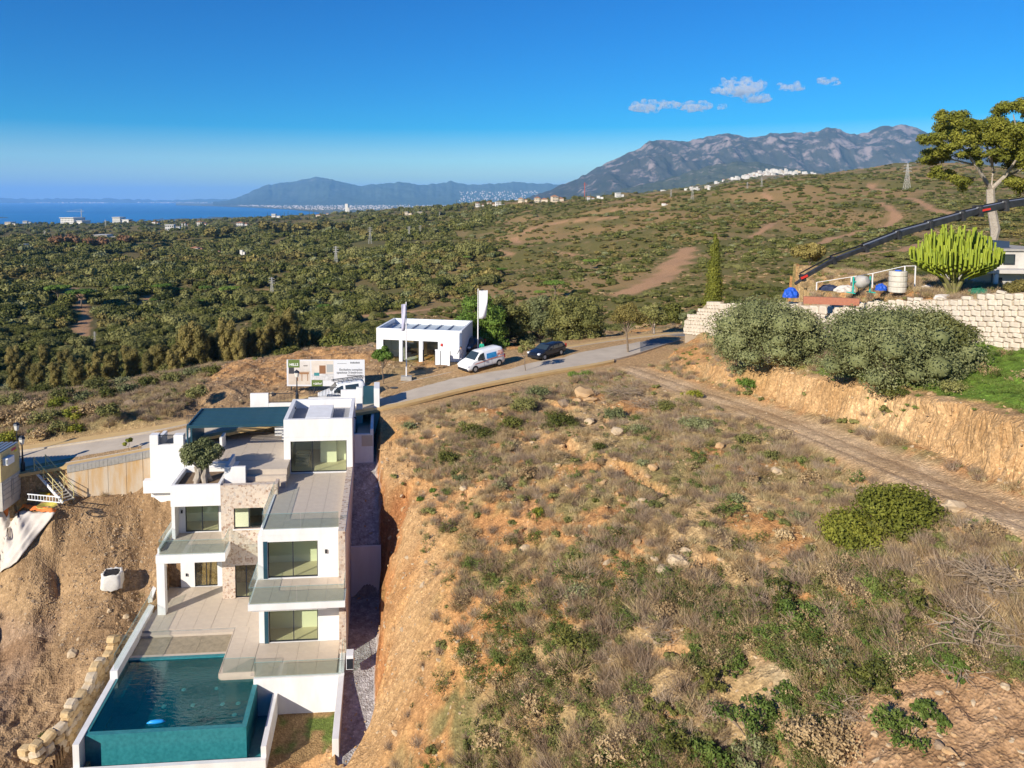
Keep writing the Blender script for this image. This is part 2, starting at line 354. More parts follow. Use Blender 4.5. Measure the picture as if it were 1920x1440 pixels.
def gpt(u, v, lift=0.0):
    """where the ray through photo pixel (u, v) meets the ground"""
    a = ray(u, v); lo, hi = math.log(14), math.log(9000)
    for n in (260, 24, 12):
        Ys = np.exp(np.linspace(lo, hi, n)); X = a[0] / a[1] * Ys; Z = a[2] / a[1] * Ys; H = height(X, Ys)[0]; k = np.where(Z < H)[0]
        j = max(1, k[0] if len(k) else len(Ys) - 1); lo, hi = math.log(Ys[j - 1]), math.log(Ys[j])
    a0 = Z[j - 1] - H[j - 1]; a1 = Z[j] - H[j]; t = min(1, max(0, a0 / (a0 - a1 + 1e-12))); Y = Ys[j - 1] + t * (Ys[j] - Ys[j - 1])
    x = a[0] / a[1] * Y
    return Vector((x, Y, hz(x, Y) + lift))
def gpts(U, V, y0, y1, n=90):
    """many pixels at once, within a known range of distance"""
    U = np.asarray(U, float); V = np.asarray(V, float); a = (U - CX) / F; b = (PY - V) / F; dy = b * math.sin(PT) + math.cos(PT); dz = (b * math.cos(PT) - math.sin(PT)) / dy; dx = a / dy
    Ys = np.linspace(y0, y1, n); X = dx[:, None] * Ys; Yg = np.broadcast_to(Ys, X.shape); H = height(X.ravel(), Yg.ravel())[0].reshape(X.shape); D = dz[:, None] * Ys - H; k = np.argmax(D < 0, axis=1); k = np.where((D < 0).any(1), np.maximum(k, 1), n - 1)
    i = np.arange(len(U)); t = np.clip(D[i, k - 1] / (D[i, k - 1] - D[i, k] + 1e-12), 0, 1); Y = Ys[k - 1] + t * (Ys[1] - Ys[0]); x = dx * Y
    return np.stack([x, Y, height(x, Y)[0]], 1)

# ------------------------------------------------------------------ terrain surface
def far_paths():
    L = []
    def P(ws, *uv): L.append((ws, np.array([tuple(gpt(*q)) for q in uv])))
    P(2.2, (790,548),(830,533),(865,522),(885,512))
    P(3.5, (590,606),(640,596),(700,590),(770,584),(800,580))
    P(3.0, (985,436),(1010,424),(1040,418),(1100,412),(1180,405))
    P(1.6, (1410,445),(1440,425),(1450,418))
    P(5.0, (1180,550),(1230,525),(1270,490),(1290,465))
    P(2.6, (1500,470),(1590,440),(1650,430),(1680,410),(1670,390),(1645,380))
    P(4.0, (1635,345),(1650,358)); P(2.5, (1705,372),(1760,396),(1790,402))
    P(2.2, (1560,480),(1690,470),(1740,455)); P(2.2, (1140,350+45),(1240,394))
    P(2.6, (265,572),(280,556)); P(2.4, (95,528),(140,545),(160,590),(150,640))
    P(3.0, (448,542),(500,546)); P(2.4, (1430,362),(1445,375)); P(2.5,(930,470),(960,478)); P(2.5,(960,445),(975,455)); P(2.0, (1040,470),(1090,480))
    return L
def ground_colors(x, y, h, info):
    n = len(x); v3 = lambda *c: np.array(c)
    A = fbm(x / 14, y / 14, 4, 51); B = fbm(x / 4.0, y / 4.0, 4, 52); D = fbm(x / 1.1, y / 1.1, 3, 53)
    dry = mixc(v3(.40, .27, .13), v3(.27, .185, .085), sstep(.35, .65, B))
    green = v3(.085, .105, .03); soil = mixc(v3(.50, .27, .105), v3(.38, .19, .075), sstep(.3, .7, D))
    pale = v3(.50, .37, .22)
    c = dry.copy()
    c = mixc(c, np.broadcast_to(green, c.shape), sstep(.56, .70, A) * .55)
    c = mixc(c, soil, sstep(.47, .58, B * .6 + D * .4))
    # far land: dry brown with olive-green cover
    f = sstep(110, 170, y)
    A2 = fbm(x / 60, y / 60, 5, 61); B2 = fbm(x / 14, y / 14, 4, 62)
    a = x / y
    fc = mixc(v3(.30, .195, .080)[None], v3(.15, .13, .040)[None], sstep(.40, .60, A2))
    fc = mixc(fc, np.broadcast_to(v3(.31, .20, .095), fc.shape), sstep(.58, .70, B2) * .6)
    wood = sstep(.02, -.14, a - 0.00012 * y)           # the wooded valley on the left
    fc = mixc(fc, np.broadcast_to(v3(.12, .105, .04), fc.shape), wood * .75)
    c = mixc(c, fc, f)
    for w, P in TRACKS_FAR:
        m = (y > P[:, 1].min() - 30) & (y < P[:, 1].max() + 30)
        if m.any():
            dd = poly_dist(x[m], y[m], P)[0] + (fbm(x[m] / 6, y[m] / 6, 3, 70) - .5) * w * 1.6
            k = 1 - sstep(w * .6, w * 1.1, dd); c[m] = mixc(c[m], np.broadcast_to(v3(.43, .245, .125), c[m].shape), k)
    if 'i' in info:
        i = info['i']; X = x[i]; Y = y[i]; cc = c[i]; r, d = toL(X, Y); Bn = B[i]; Dn = D[i]; An = A[i]
        sl = np.broadcast_to
        orange = mixc(v3(.47, .262, .110)[None], v3(.33, .175, .075)[None], sstep(.3, .7, Dn))
        tan = mixc(v3(.55, .36, .185)[None], v3(.40, .24, .11)[None], sstep(.3, .7, Bn))
        # earth works on the left: stony brown; flat track darker
        left = sstep(-7.5, -9.5, X) * (1 - sstep(100, 118, Y))
        brown = mixc(v3(.36, .235, .125)[None], v3(.24, .15, .078)[None], sstep(.35, .68, Bn * .5 + Dn * .5))
        flat = mixc(v3(.235, .145, .082)[None], v3(.30, .20, .125)[None], sstep(.35, .65, fbm(X / 5, Y / 1.2, 3, 77)))
        cc = mixc(cc, brown, left * (Y < 62))
        cc = mixc(cc, flat, left * sstep(-28.9, -30.2, h[i]) * (Y < 62) * sstep(-19.5, -20.5, r))
        mound = sstep(60, 62, Y) * (1 - sstep(93, 100, Y)) * sstep(-2, -8, X)
        cc = mixc(cc, mixc(orange, brown, sstep(.4, .62, An)), mound)
        veg = sstep(-22.5, -27, X + 0.12 * (Y - 66)) * sstep(60, 62, Y)
        cc = mixc(cc, sl(v3(.20, .16, .07), cc.shape), veg * .8)
        # slope right of the cliff gets bare towards the edge
        pd = poly_dist(X, Y, PB)[0]
        bare = (1 - sstep(3.0, 6.5, pd + (Bn - .5) * 5)) * (X > -9) * (Y < 60)
        cc = mixc(cc, mixc(orange, tan, sstep(.4, .6, Bn)), bare)
        cc = mixc(cc, orange * np.array([.88, .74, .70]), info['cliff'])
        cc = mixc(cc, mixc(orange, v3(.52, .31, .145)[None], sstep(.35, .6, Dn)), info.get('ledge', 0 * Bn)); cc = mixc(cc, tan, np.clip(info['bank'], 0, 1))
        up = info['upper'] * (X > 10)
        cc = mixc(cc, sl(v3(.12, .19, .028), cc.shape), up * sstep(.40, .52, An * .4 + Bn * .4 + .1 + np.clip((X - 29) * .035, -.3, .3)) * (1 - np.clip(info['bank'], 0, 1)))
        cc = mixc(cc, mixc(v3(.58, .405, .235)[None], v3(.47, .31, .165)[None], sstep(.35, .65, fbm(X / 3, Y / 3, 3, 78))), info['track'])
        cc = mixc(cc, sl(v3(.46, .30, .15), cc.shape), info['road'] * .8 * (info['track'] < .3))
        cc = mixc(cc, mixc(v3(.43, .41, .40)[None], v3(.33, .31, .30)[None], sstep(.4, .6, fbm(X / .35, Y / .35, 2, 79))), info['path'])
        lawnc = mixc(v3(.30, .19, .085)[None], v3(.115, .15, .035)[None], sstep(.45, .62, fbm(X / 1.1, Y / 1.1, 3, 80)))
        cc = mixc(cc, lawnc, info['lawn'])
        clay = np.exp(-(((X - 11.8) / 2.0) ** 2 + ((Y - 27.5) / 1.5) ** 2) ** 2); cc = mixc(cc, sl(v3(.37, .30, .19), cc.shape), clay * .8 * sstep(.3, .5, Bn))
        # bare earth bottom right, pale rock
        br = (1 - sstep(0, 3.5, np.hypot((X - 15.5) / 1.0, (Y - 20.5) / 1.2) - 3.0 + (Bn - .5) * 2))
        cc = mixc(cc, mixc(v3(.40, .245, .13)[None], v3(.31, .18, .09)[None], sstep(.3, .7, Dn)), br)
        c[i] = cc
    return np.clip(c, .01, .85)
def ground_material():
    m, t, p, o = new_mat('ground')
    at = N(t, 'ShaderNodeAttribute', attribute_name='tone'); tc = N(t, 'ShaderNodeTexCoord')
    n1 = N(t, 'ShaderNodeTexNoise', Scale=3.2, Detail=8, Roughness=.7); t.links.new(tc.outputs['Object'], n1.inputs['Vector'])
    v1 = N(t, 'ShaderNodeTexVoronoi', Scale=9.0); t.links.new(tc.outputs['Object'], v1.inputs['Vector'])
    r1 = ramp(t, n1.outputs[0], [(.25, (.55, .53, .5)), (.5, (1, 1, 1)), (.75, (1.38, 1.4, 1.42))])
    mx = N(t, 'ShaderNodeMix', data_type='RGBA', blend_type='MULTIPLY'); mx.inputs[0].default_value = 1
    t.links.new(at.outputs['Color'], mx.inputs[6]); t.links.new(r1, mx.inputs[7])
    bw = N(t, 'ShaderNodeSeparateColor'); t.links.new(v1.outputs['Color'], bw.inputs[0])
    r2 = ramp(t, bw.outputs[0], [(.0, (.72, .70, .68)), (.55, (1, 1, 1)), (.92, (1.25, 1.27, 1.3)), (1, (1.9, 1.95, 2.0))])
    mx2 = N(t, 'ShaderNodeMix', data_type='RGBA', blend_type='MULTIPLY'); mx2.inputs[0].default_value = .55
    t.links.new(mx.outputs[2], mx2.inputs[6]); t.links.new(r2, mx2.inputs[7]); t.links.new(mx2.outputs[2], p.inputs['Base Color'])
    p.inputs['Roughness'].default_value = .95; p.inputs['Specular IOR Level'].default_value = .1
    b = N(t, 'ShaderNodeBump', Strength=.8, Distance=.06); ad = N(t, 'ShaderNodeMath', operation='ADD')
    t.links.new(n1.outputs[0], ad.inputs[0]); t.links.new(v1.outputs['Distance'], ad.inputs[1]); t.links.new(ad.outputs[0], b.inputs['Height']); t.links.new(b.outputs[0], p.inputs['Normal'])
    return m
M_ground = ground_material()
TRACKS_FAR = far_paths()
def terrain(name, a0, a1, na, y0, y1, ny, lift=0.0):
    aa = np.linspace(a0, a1, na); yy = np.exp(np.linspace(math.log(y0), math.log(y1), ny))
    Yg, Ag = np.meshgrid(yy, aa, indexing='ij'); x = (Ag * Yg).ravel(); y = Yg.ravel()
    h, info = height(x, y); c = ground_colors(x, y, h, info)
    if 'i' in info:      # ledges and overhangs on the steep faces
        mk = np.zeros(len(x)); mk[info['i']] = np.clip(np.clip(info['bank'], 0, 1) + info['cliff'], 0, 1)
        x = x + mk * (fbm((x + y) / 1.1, h / .55, 4, 301) - .5) * .75; y = y + mk * (fbm((x - y) / 1.3, h / .6, 4, 305) - .5) * .75; dk = fbm((x + y) / .8, h / .35, 3, 309)
        c = c * (1 + mk * (dk - .5) * .5)[:, None]
    idx = np.arange(na * ny).reshape(ny, na)
    Fq = np.stack([idx[:-1, :-1], idx[:-1, 1:], idx[1:, 1:], idx[1:, :-1]], -1).reshape(-1, 4)
    me = np_mesh(name, np.stack([x, y, h + lift], 1), Fq, M_ground, {'tone': ('FLOAT_COLOR', c)}, smooth=(y0 > 50))
    return tag(link(name, me), kind='structure')
terrain('ground', -.85, 1.0, 470, 13.0, 112.0, 430)
terrain('hillside_terrain', -.85, 1.15, 540, 111.5, 6800.0, 300, -0.06)

# sea
m, t, p, o = new_mat('sea_water')
p.inputs['Base Color'].default_value = (.008, .10, .20, 1); p.inputs['Roughness'].default_value = .35
tc = N(t, 'ShaderNodeTexCoord'); mp = N(t, 'ShaderNodeMapping'); mp.inputs['Scale'].default_value = (.0002, .0011, 1)
n = N(t, 'ShaderNodeTexNoise', Scale=1.0, Detail=5); t.links.new(tc.outputs['Object'], mp.inputs[0]); t.links.new(mp.outputs[0], n.inputs['Vector'])
t.links.new(ramp(t, n.outputs[0], [(.35, (.0, .12, .34)), (.65, (.004, .19, .46))]), p.inputs['Base Color'])
M_sea = m
mb = MB(); mb.quad((-60000, 1500, -130), (30000, 1500, -130), (60000, 70000, -130), (-70000, 70000, -130))
tag(mb.build('sea', M_sea), kind='structure')

# mountains: slopes with spurs and gullies falling from a measured skyline
def mountain(name, crest, Yc, Yf, Yb, zf, mats, na=420, ny=70, spur=.30, sx=420., seed=0, rows=None):
    u = np.array([c[0] for c in crest], float); v = np.array([c[1] for c in crest], float)
    uu = np.linspace(u[0], u[-1], na); vv = np.interp(uu, u, v)
    a = (uu - CX) / F; vv = vv + (fbm(uu / 9, uu * 0, 4, seed + 3) - .5) * 5.0
    zc = np.array([PYd(U, V, Yc)[2] for U, V in zip(uu, vv)])
    T = np.concatenate([np.linspace(0, 1, ny), 1 + np.linspace(.05, 1, 12)])
    Tg, Ag = np.meshgrid(T, a, indexing='ij'); Zc = np.broadcast_to(zc, Tg.shape)
    Y = np.where(Tg <= 1, Yf + (Yc - Yf) * Tg, Yc + (Yb - Yc) * (Tg - 1)); X = Ag * Y
    prof = np.where(Tg <= 1, .25 * Tg + .75 * Tg ** 1.7, 1 - (Tg - 1) ** 1.2)
    Hh = zf + (Zc - zf) * prof
    wgt = np.clip(Tg * 1.15, 0, 1) * (1 - np.clip(Tg, 0, 1) ** 5 * .96)
    q = fbm(X / sx + Y / (sx * 5) * .6, Y / (sx * 2.6), 5, seed, True) - .55
    q2 = fbm(X / (sx * .25), Y / (sx * .4), 4, seed + 9, True) - .55
    Hh = Hh + np.where(Tg <= 1.0, 1, .3) * (Zc - zf) * wgt * (spur * q * 2 + .05 * q2 * 2)
    Hh += np.where(Tg > .9, (q2) * 12 * (Tg <= 1), 0)
    k = len(a); idx = np.arange(k * len(T)).reshape(len(T), k)
    Fq = np.stack([idx[:-1, :-1], idx[:-1, 1:], idx[1:, 1:], idx[1:, :-1]], -1).reshape(-1, 4)
    me = np_mesh(name, np.stack([X.ravel(), Y.ravel(), Hh.ravel()], 1), Fq, mats, smooth=True)
    return tag(link(name, me), kind='structure')
def rock_mat(name, g1, g2, rk, thr=.55, sc=.004):
    m, t, p, o = new_mat(name); tc = N(t, 'ShaderNodeTexCoord'); ge = N(t, 'ShaderNodeNewGeometry')
    n = N(t, 'ShaderNodeTexNoise', Scale=sc, Detail=10, Roughness=.7); t.links.new(tc.outputs['Object'], n.inputs['Vector'])
    n2 = N(t, 'ShaderNodeTexNoise', Scale=sc * 1.3, Detail=9, Roughness=.68); mp = N(t, 'ShaderNodeMapping'); mp.inputs['Location'].default_value = (500, 90, 7); t.links.new(tc.outputs['Object'], mp.inputs[0]); t.links.new(mp.outputs[0], n2.inputs['Vector'])
    g = ramp(t, n.outputs[0], [(.35, g1), (.65, g2)])
    sp = N(t, 'ShaderNodeSeparateXYZ'); t.links.new(tc.outputs['Object'], sp.inputs[0])
    hm = N(t, 'ShaderNodeMapRange'); hm.inputs[1].default_value = 0; hm.inputs[2].default_value = 1000; hm.inputs[3].default_value = 0; hm.inputs[4].default_value = .13; t.links.new(sp.outputs[2], hm.inputs[0])
    ad = N(t, 'ShaderNodeMath', operation='ADD'); t.links.new(n2.outputs[0], ad.inputs[0]); t.links.new(hm.outputs[0], ad.inputs[1])
    f = ramp(t, ad.outputs[0], [(thr, (0, 0, 0)), (thr + .10, (1, 1, 1))])
    mx = N(t, 'ShaderNodeMix', data_type='RGBA'); t.links.new(f, mx.inputs[0]); t.links.new(g, mx.inputs[6]); mx.inputs[7].default_value = (*rk, 1)
    t.links.new(mx.outputs[2], p.inputs['Base Color']); p.inputs['Roughness'].default_value = 1; p.inputs['Specular IOR Level'].default_value = 0
    return m
M_mount = rock_mat('mountain_rock', (.036, .040, .028), (.075, .068, .055), (.28, .215, .195), .58)
M_mount2 = rock_mat('mountain_scrub', (.05, .06, .03), (.10, .095, .05), (.22, .18, .14), .60, .007)
M_mfar = rock_mat('far_mountain_scrub', (.05, .07, .05), (.08, .10, .07), (.16, .15, .12), .62, .0015)
mountain('mountain_massif', [(985,372),(1010,364),(1040,352),(1080,335),(1130,308),(1170,290),(1200,275),(1215,264),(1240,262),(1270,265),(1300,262),(1330,255),(1360,250),(1390,256),(1410,258),(1425,254),(1450,249),(1480,248),(1500,249),(1520,247),(1548,238),(1560,240),(1590,251),(1620,249),(1640,237),(1650,235),(1668,237),(1690,234),(1710,240),(1730,250),(1800,262),(1900,275),(2100,300),(2500,330)],
         9600, 7000, 12500, -60, M_mount, 620, 110, .42, 620., 4)
mountain('mountain_foothill', [(1020,374),(1100,366),(1180,352),(1240,338),(1290,322),(1330,310),(1380,303),(1420,304),(1470,316),(1540,322),(1620,318),(1700,310),(1800,312),(2000,320)],
         7200, 5200, 8600, -70, M_mount2, 420, 60, .34, 380., 15)
mountain('mountain_far', [(400,378),(430,375),(450,369),(480,356),(505,346),(540,343),(570,337),(595,332),(625,337),(655,345),(680,350),(700,346),(745,342),(770,345),(800,347),(845,340),(880,346),(920,345),(960,342),(1000,343),(1035,345),(1120,352),(1200,360)],
         23000, 17500, 30000, -128, M_mfar, 360, 60, .40, 1500., 22)
mountain('mountain_coast_far', [(-500,371),(-200,369),(0,371),(60,373),(120,371.5),(240,373),(300,375),(380,374),(430,373),(470,371),(560,372),(640,374)],
         36000, 31500, 42000, -128, M_mfar, 240, 20, .15, 2500., 33)
m = mat('coastal_plain', (.10, .11, .07), (.17, .16, .11), .002, .95)
mb = MB(); E0 = [(330,384.6),(400,386.5),(470,389),(540,392.5),(585,396.5),(610,400),(700,405),(1250,405)]
lo = [Pz(u, v, -127) for u, v in E0]; hi = [Pz(u, 380.2, -127) for u, v in E0]
for i in range(len(lo) - 1): mb.quad(lo[i], lo[i + 1], hi[i + 1], hi[i])
tag(mb.build('coastal_plain', m), kind='structure')

# haze: one even volume round everything but the sky and the clouds
m = bpy.data.materials.new('haze'); m.use_nodes = True; t = m.node_tree; t.nodes.clear()
o = t.nodes.new('ShaderNodeOutputMaterial'); pv = t.nodes.new('ShaderNodeVolumePrincipled'); t.links.new(pv.outputs[0], o.inputs['Volume'])
pv.inputs['Color'].default_value = (.28, .60, 1.0, 1); pv.inputs['Density'].default_value = 3.8e-5; pv.inputs['Anisotropy'].default_value = -.1
mb = MB(); mb.box(-62000, 62000, -40, 72000, -131.2, 1120)
tag(mb.build('haze', m), kind='stuff', label='thin blue air between the camera and the far mountains')

# clouds: small fair-weather puffs over the massif
def cloud(name, puffs, label):
    bm = bmesh.new()
    q_ = np.random.RandomState(int(puffs[0][0]))
    puffs = [p for (u, v, a, b) in puffs for p in [(u, v + b * .15, a * .72, b * .5)] + [(u + q_.uniform(-.75, .75) * a, v + q_.uniform(-.55, .4) * b, a * q_.uniform(.14, .34), b * q_.uniform(.3, .6)) for _ in range(9)]]
    for (u, v, ru, rv) in puffs:
        c = Vector(PYd(u, v, 14000)); s = 14000 / F
        q = bmesh.ops.create_icosphere(bm, subdivisions=3, radius=1.0)
        for w in q['verts']: w.co = Vector((w.co.x * ru * s, w.co.y * ru * s * .8, w.co.z * rv * s)) + c
    me = bpy.data.meshes.new(name); bm.to_mesh(me); bm.free(); me.materials.append(M_cloud)
    return tag(link(name, me), label, 'cloud', 'small clouds over the mountains')
m = bpy.data.materials.new('cloud'); m.use_nodes = True; t = m.node_tree; t.nodes.clear(); o = t.nodes.new('ShaderNodeOutputMaterial')
pv = t.nodes.new('ShaderNodeVolumePrincipled'); t.links.new(pv.outputs[0], o.inputs['Volume']); pv.inputs['Color'].default_value = (1, 1, 1, 1); pv.inputs['Anisotropy'].default_value = .2
tc = N(t, 'ShaderNodeTexCoord'); n = N(t, 'ShaderNodeTexNoise', Scale=.011, Detail=4, Roughness=.6); t.links.new(tc.outputs['Object'], n.inputs['Vector'])
mr = N(t, 'ShaderNodeMapRange'); mr.inputs[1].default_value = .44; mr.inputs[2].default_value = .64; mr.inputs[4].default_value = .022; t.links.new(n.outputs[0], mr.inputs[0]); t.links.new(mr.outputs[0], pv.inputs['Density'])
M_cloud = m
cloud('cloud', [(1385,168,52,20),(1410,160,30,17),(1370,155,24,13),(1420,185,38,13),(1350,170,26,9)], 'largest puffy white cloud in the middle of the row over the mountains')
cloud('cloud', [(1478,162,26,11),(1492,166,24,7)], 'flat white cloud just right of the largest puffy one')
cloud('cloud', [(1550,152,24,9),(1562,156,20,6)], 'small oval white cloud at the right end of the row')
cloud('cloud', [(1205,200,38,15),(1255,195,34,13),(1300,200,38,13)], 'long low grey-white cloud at the left end of the row')
cloud('cloud', [(1355,200,12,8)], 'tiny puff of cloud below the largest one')

# ------------------------------------------------------------------ materials for built things
M_white = mat('white_render', (.80, .785, .765), (.70, .68, .65), .9, .85, bump=.08, bscale=40, stretch=(1.6, 1.6, .45))
M_white2 = mat('white_paint_metal', (.78, .79, .80), (.70, .71, .73), 3, .45)
M_tile = mat('beige_floor_tile', (.56, .475, .375), (.50, .42, .335), 2.2, .55, bump=.03, bscale=30)
M_trav = mat('wet_travertine', (.38, .315, .215), (.25, .21, .145), 2.5, .25, bump=.1)
M_dark = mat('dark_metal', (.03, .035, .045), None, rough=.4, metal=.3)
M_teal = mat('pergola_paint', (.02, .06, .085), (.024, .07, .10), 2, .35)
M_soilm = mat('garden_soil', (.16, .10, .06), (.26, .18, .11), 6, 1, bump=.5)
M_roomw = mat('room_wall', (.80, .80, .70), None, rough=.9)
M_roomf = mat('room_floor', (.58, .52, .40), None, rough=.6)
M_gravel = mat('roof_gravel', (.36, .36, .37), (.22, .22, .23), 22, 1, bump=.8, bscale=40)
M_conc = mat('concrete', (.40, .37, .33), (.30, .28, .25), 3, .9, bump=.2)
M_black = mat('black_rubber', (.015, .015, .017), None, rough=.6)
M_chrome = mat('grey_steel', (.45, .46, .48), None, rough=.35, metal=.7)
M_wood = mat('raw_wood', (.32, .20, .10), (.24, .15, .08), 6, .8)
def glass_mat(name, tint, refl=.12, rough=.02):
    m = bpy.data.materials.new(name); m.use_nodes = True; t = m.node_tree; t.nodes.clear(); o = t.nodes.new('ShaderNodeOutputMaterial')
    tr = N(t, 'ShaderNodeBsdfTransparent'); tr.inputs[0].default_value = (*tint, 1); gl = N(t, 'ShaderNodeBsdfGlossy'); gl.inputs['Roughness'].default_value = rough
    lw = N(t, 'ShaderNodeLayerWeight', Blend=.5); pw = N(t, 'ShaderNodeMath', operation='POWER'); pw.inputs[1].default_value = 4; t.links.new(lw.outputs['Facing'], pw.inputs[0]); ad = N(t, 'ShaderNodeMath', operation='MULTIPLY_ADD', use_clamp=True); ad.inputs[1].default_value = .6; ad.inputs[2].default_value = refl; t.links.new(pw.outputs[0], ad.inputs[0])
    mx = N(t, 'ShaderNodeMixShader'); t.links.new(ad.outputs[0], mx.inputs[0]); t.links.new(tr.outputs[0], mx.inputs[1]); t.links.new(gl.outputs[0], mx.inputs[2]); t.links.new(mx.outputs[0], o.inputs[0])
    return m
M_pane = glass_mat('window_glass', (.94, .97, .88), .07)
M_bal = glass_mat('balustrade_glass', (.91, .955, .94), .07)
M_gedge = mat('polished_glass_edge', (.22, .38, .36), None, rough=.2)
M_cargl = mat('car_window', (.03, .045, .055), None, rough=.08, spec=.8)
def cladding():
    m, t, p, o = new_mat('stone_cladding'); tc = N(t, 'ShaderNodeTexCoord')
    v = N(t, 'ShaderNodeTexVoronoi', Scale=6.2, Randomness=.9); e = N(t, 'ShaderNodeTexVoronoi', feature='DISTANCE_TO_EDGE', Scale=6.2, Randomness=.9)
    for q in (v, e): t.links.new(tc.outputs['Object'], q.inputs['Vector'])
    sc_ = N(t, 'ShaderNodeSeparateColor'); t.links.new(v.outputs['Color'], sc_.inputs[0])
    c = ramp(t, sc_.outputs[0], [(0, (.30, .19, .13)), (.3, (.50, .38, .29)), (.6, (.60, .49, .38)), (1, (.44, .37, .32))])
    g = ramp(t, e.outputs['Distance'], [(0.0, (1, 1, 1)), (.06, (0, 0, 0))])
    mx = N(t, 'ShaderNodeMix', data_type='RGBA'); t.links.new(g, mx.inputs[0]); t.links.new(c, mx.inputs[6]); mx.inputs[7].default_value = (.62, .53, .43, 1)
    t.links.new(mx.outputs[2], p.inputs['Base Color']); p.inputs['Roughness'].default_value = .9
    b = N(t, 'ShaderNodeBump', Strength=.5, Distance=.03); t.links.new(e.outputs['Distance'], b.inputs['Height']); t.links.new(b.outputs[0], p.inputs['Normal'])
    return m
M_clad = cladding()

# ------------------------------------------------------------------ the villa (local: r = right along the front, d = depth, z = 0 at the pool terrace)
villa = empty('villa', HO, HT, 'large white split-level modern villa with glass balconies and stone cladding stepping down the slope', 'house')
def V(name, m, *boxes, parent=None, bevel=0):
    mb = MB()
    for b in boxes: mb.box(*b)
    return mb.build(name, m, parent or villa, bevel=bevel)
def tiles(r0, r1, d0, d1, z, s=1.2, parent=None, th=.03, m=None):
    nr = max(1, round((r1 - r0) / s)); nd = max(1, round((d1 - d0) / s)); a = (r1 - r0) / nr; b = (d1 - d0) / nd; g = .006
    mb = MB(); mb.box(-a / 2 + g, a / 2 - g, -b / 2 + g, b / 2 - g, -th, 0); me = mb.mesh('floor_tile', m or M_tile)
    for i in range(nr):
        for j in range(nd):
            o = link('floor_tile', me, parent or villa); o.location = (r0 + (i + .5) * a, d0 + (j + .5) * b, z)
def window(r0, r1, d, z0, z1, n=2, parent=None, w=.055, dep=.10, pane=None, split=None):
    mb = MB()
    mb.box(r0, r1, d, d + dep, z0, z0 + w); mb.box(r0, r1, d, d + dep, z1 - w, z1)
    xs = [r0 + (r1 - r0) * i / n for i in range(n + 1)] if split is None else [r0] + [r0 + (r1 - r0) * q for q in split] + [r1]
    for i, x in enumerate(xs):
        a = x if i == 0 else (x - w if i == len(xs) - 1 else x - w / 2)
        mb.box(a, a + w, d + .003, d + dep - .003, z0 + w, z1 - w)
    f = mb.build('window', M_dark, parent or villa)
    for i in range(len(xs) - 1):
        p_ = MB(); p_.box(xs[i] + w, xs[i + 1] - w, d + .045, d + .055, z0 + w, z1 - w); link('pane', p_.mesh('pane', pane or M_pane), f)
    return f
def balu(p, q, z, h=1.0, step=1.6, parent=None, m=None):
    L = math.hypot(q[0] - p[0], q[1] - p[1]); n = max(1, round(L / step)); ux, uy = (q[0] - p[0]) / L, (q[1] - p[1]) / L
    for i in range(n):
        a = L * i / n + .012; b = L * (i + 1) / n - .012; nx, ny = -uy * .007, ux * .007
        mb = MB(); A = (p[0] + ux * a, p[1] + uy * a); Bq = (p[0] + ux * b, p[1] + uy * b)
        mb.prism([(A[0] + nx, A[1] + ny), (A[0] - nx, A[1] - ny), (Bq[0] - nx, Bq[1] - ny), (Bq[0] + nx, Bq[1] + ny)], z, z + h)
        g_ = mb.build('glass_panel', m or M_bal, parent or villa); mb = MB(); mb.beam((A[0], A[1], z + h + .008), (Bq[0], Bq[1], z + h + .008), .022, .014); mb.build('glass_edge', M_gedge, g_)
def wall_open(r0, r1, d0, d1, z0, z1, ops):
    """boxes of a wall facing -d with openings (r0, r1, z0, z1) side by side"""
    out = []; x = r0
    for (a, b, c, e) in sorted(ops):
        if a > x: out.append((x, a, d0, d1, z0, z1))
        if c > z0: out.append((a, b, d0, d1, z0, c))
        if e < z1: out.append((a, b, d0, d1, e, z1))
        x = b
    if x < r1: out.append((x, r1, d0, d1, z0, z1))
    return out
# right block, lower and middle storey
V('wall', M_white, *wall_open(-5.05, -.07, 0, .3, 0, 3.86, [(-4.72, -1.52, 0.02, 2.35)]))
V('wall', M_white, *wall_open(-5.05, -.07, 0, .3, 4.37, 7.68, [(-4.72, -1.48, 4.40, 6.85)]))
V('floor_slab', M_white, (-5.05, -.07, 0, 5.7, 3.86, 4.37))
window(-4.72, -1.52, .10, 0.02, 2.35); window(-4.72, -1.48, .10, 4.40, 6.85)
V('dark_panel', M_teal, (-5.0, -4.74, -.03, -.004, 0.0, 2.5)); V('dark_panel', M_teal, (-5.0, -4.74, -.03, -.004, 4.40, 6.9))
V('roof_slab', M_white, (-5.10, -.05, -.02, 5.8, 7.30, 7.66))
V('room_wall', M_roomw, (-4.98, -.1, 5.4, 5.5, 0, 3.8), (-5.04, -4.98, .31, 5.5, 0, 3.8), (-.14, -.08, .31, 5.5, 0, 3.8), (-4.97, -.15, 1.7, 1.8, .01, 3.8))
V('room_wall', M_roomw, (-4.98, -.1, 5.4, 5.5, 4.37, 7.29), (-5.04, -4.98, .31, 5.5, 4.37, 7.29), (-.14, -.08, .31, 5.5, 4.37, 7.29), (-4.97, -.15, 2.2, 2.3, 4.40, 7.29))
V('room_floor', M_roomf, (-4.97, -.15, .31, 5.39, -.05, .01)); V('room_floor', M_roomf, (-4.97, -.15, .31, 5.39, 4.372, 4.40))
V('wall', M_white, (-5.35, -5.06, .02, 5.75, 0, 4.35), (-5.35, -5.06, .02, 5.75, 4.40, 7.29))
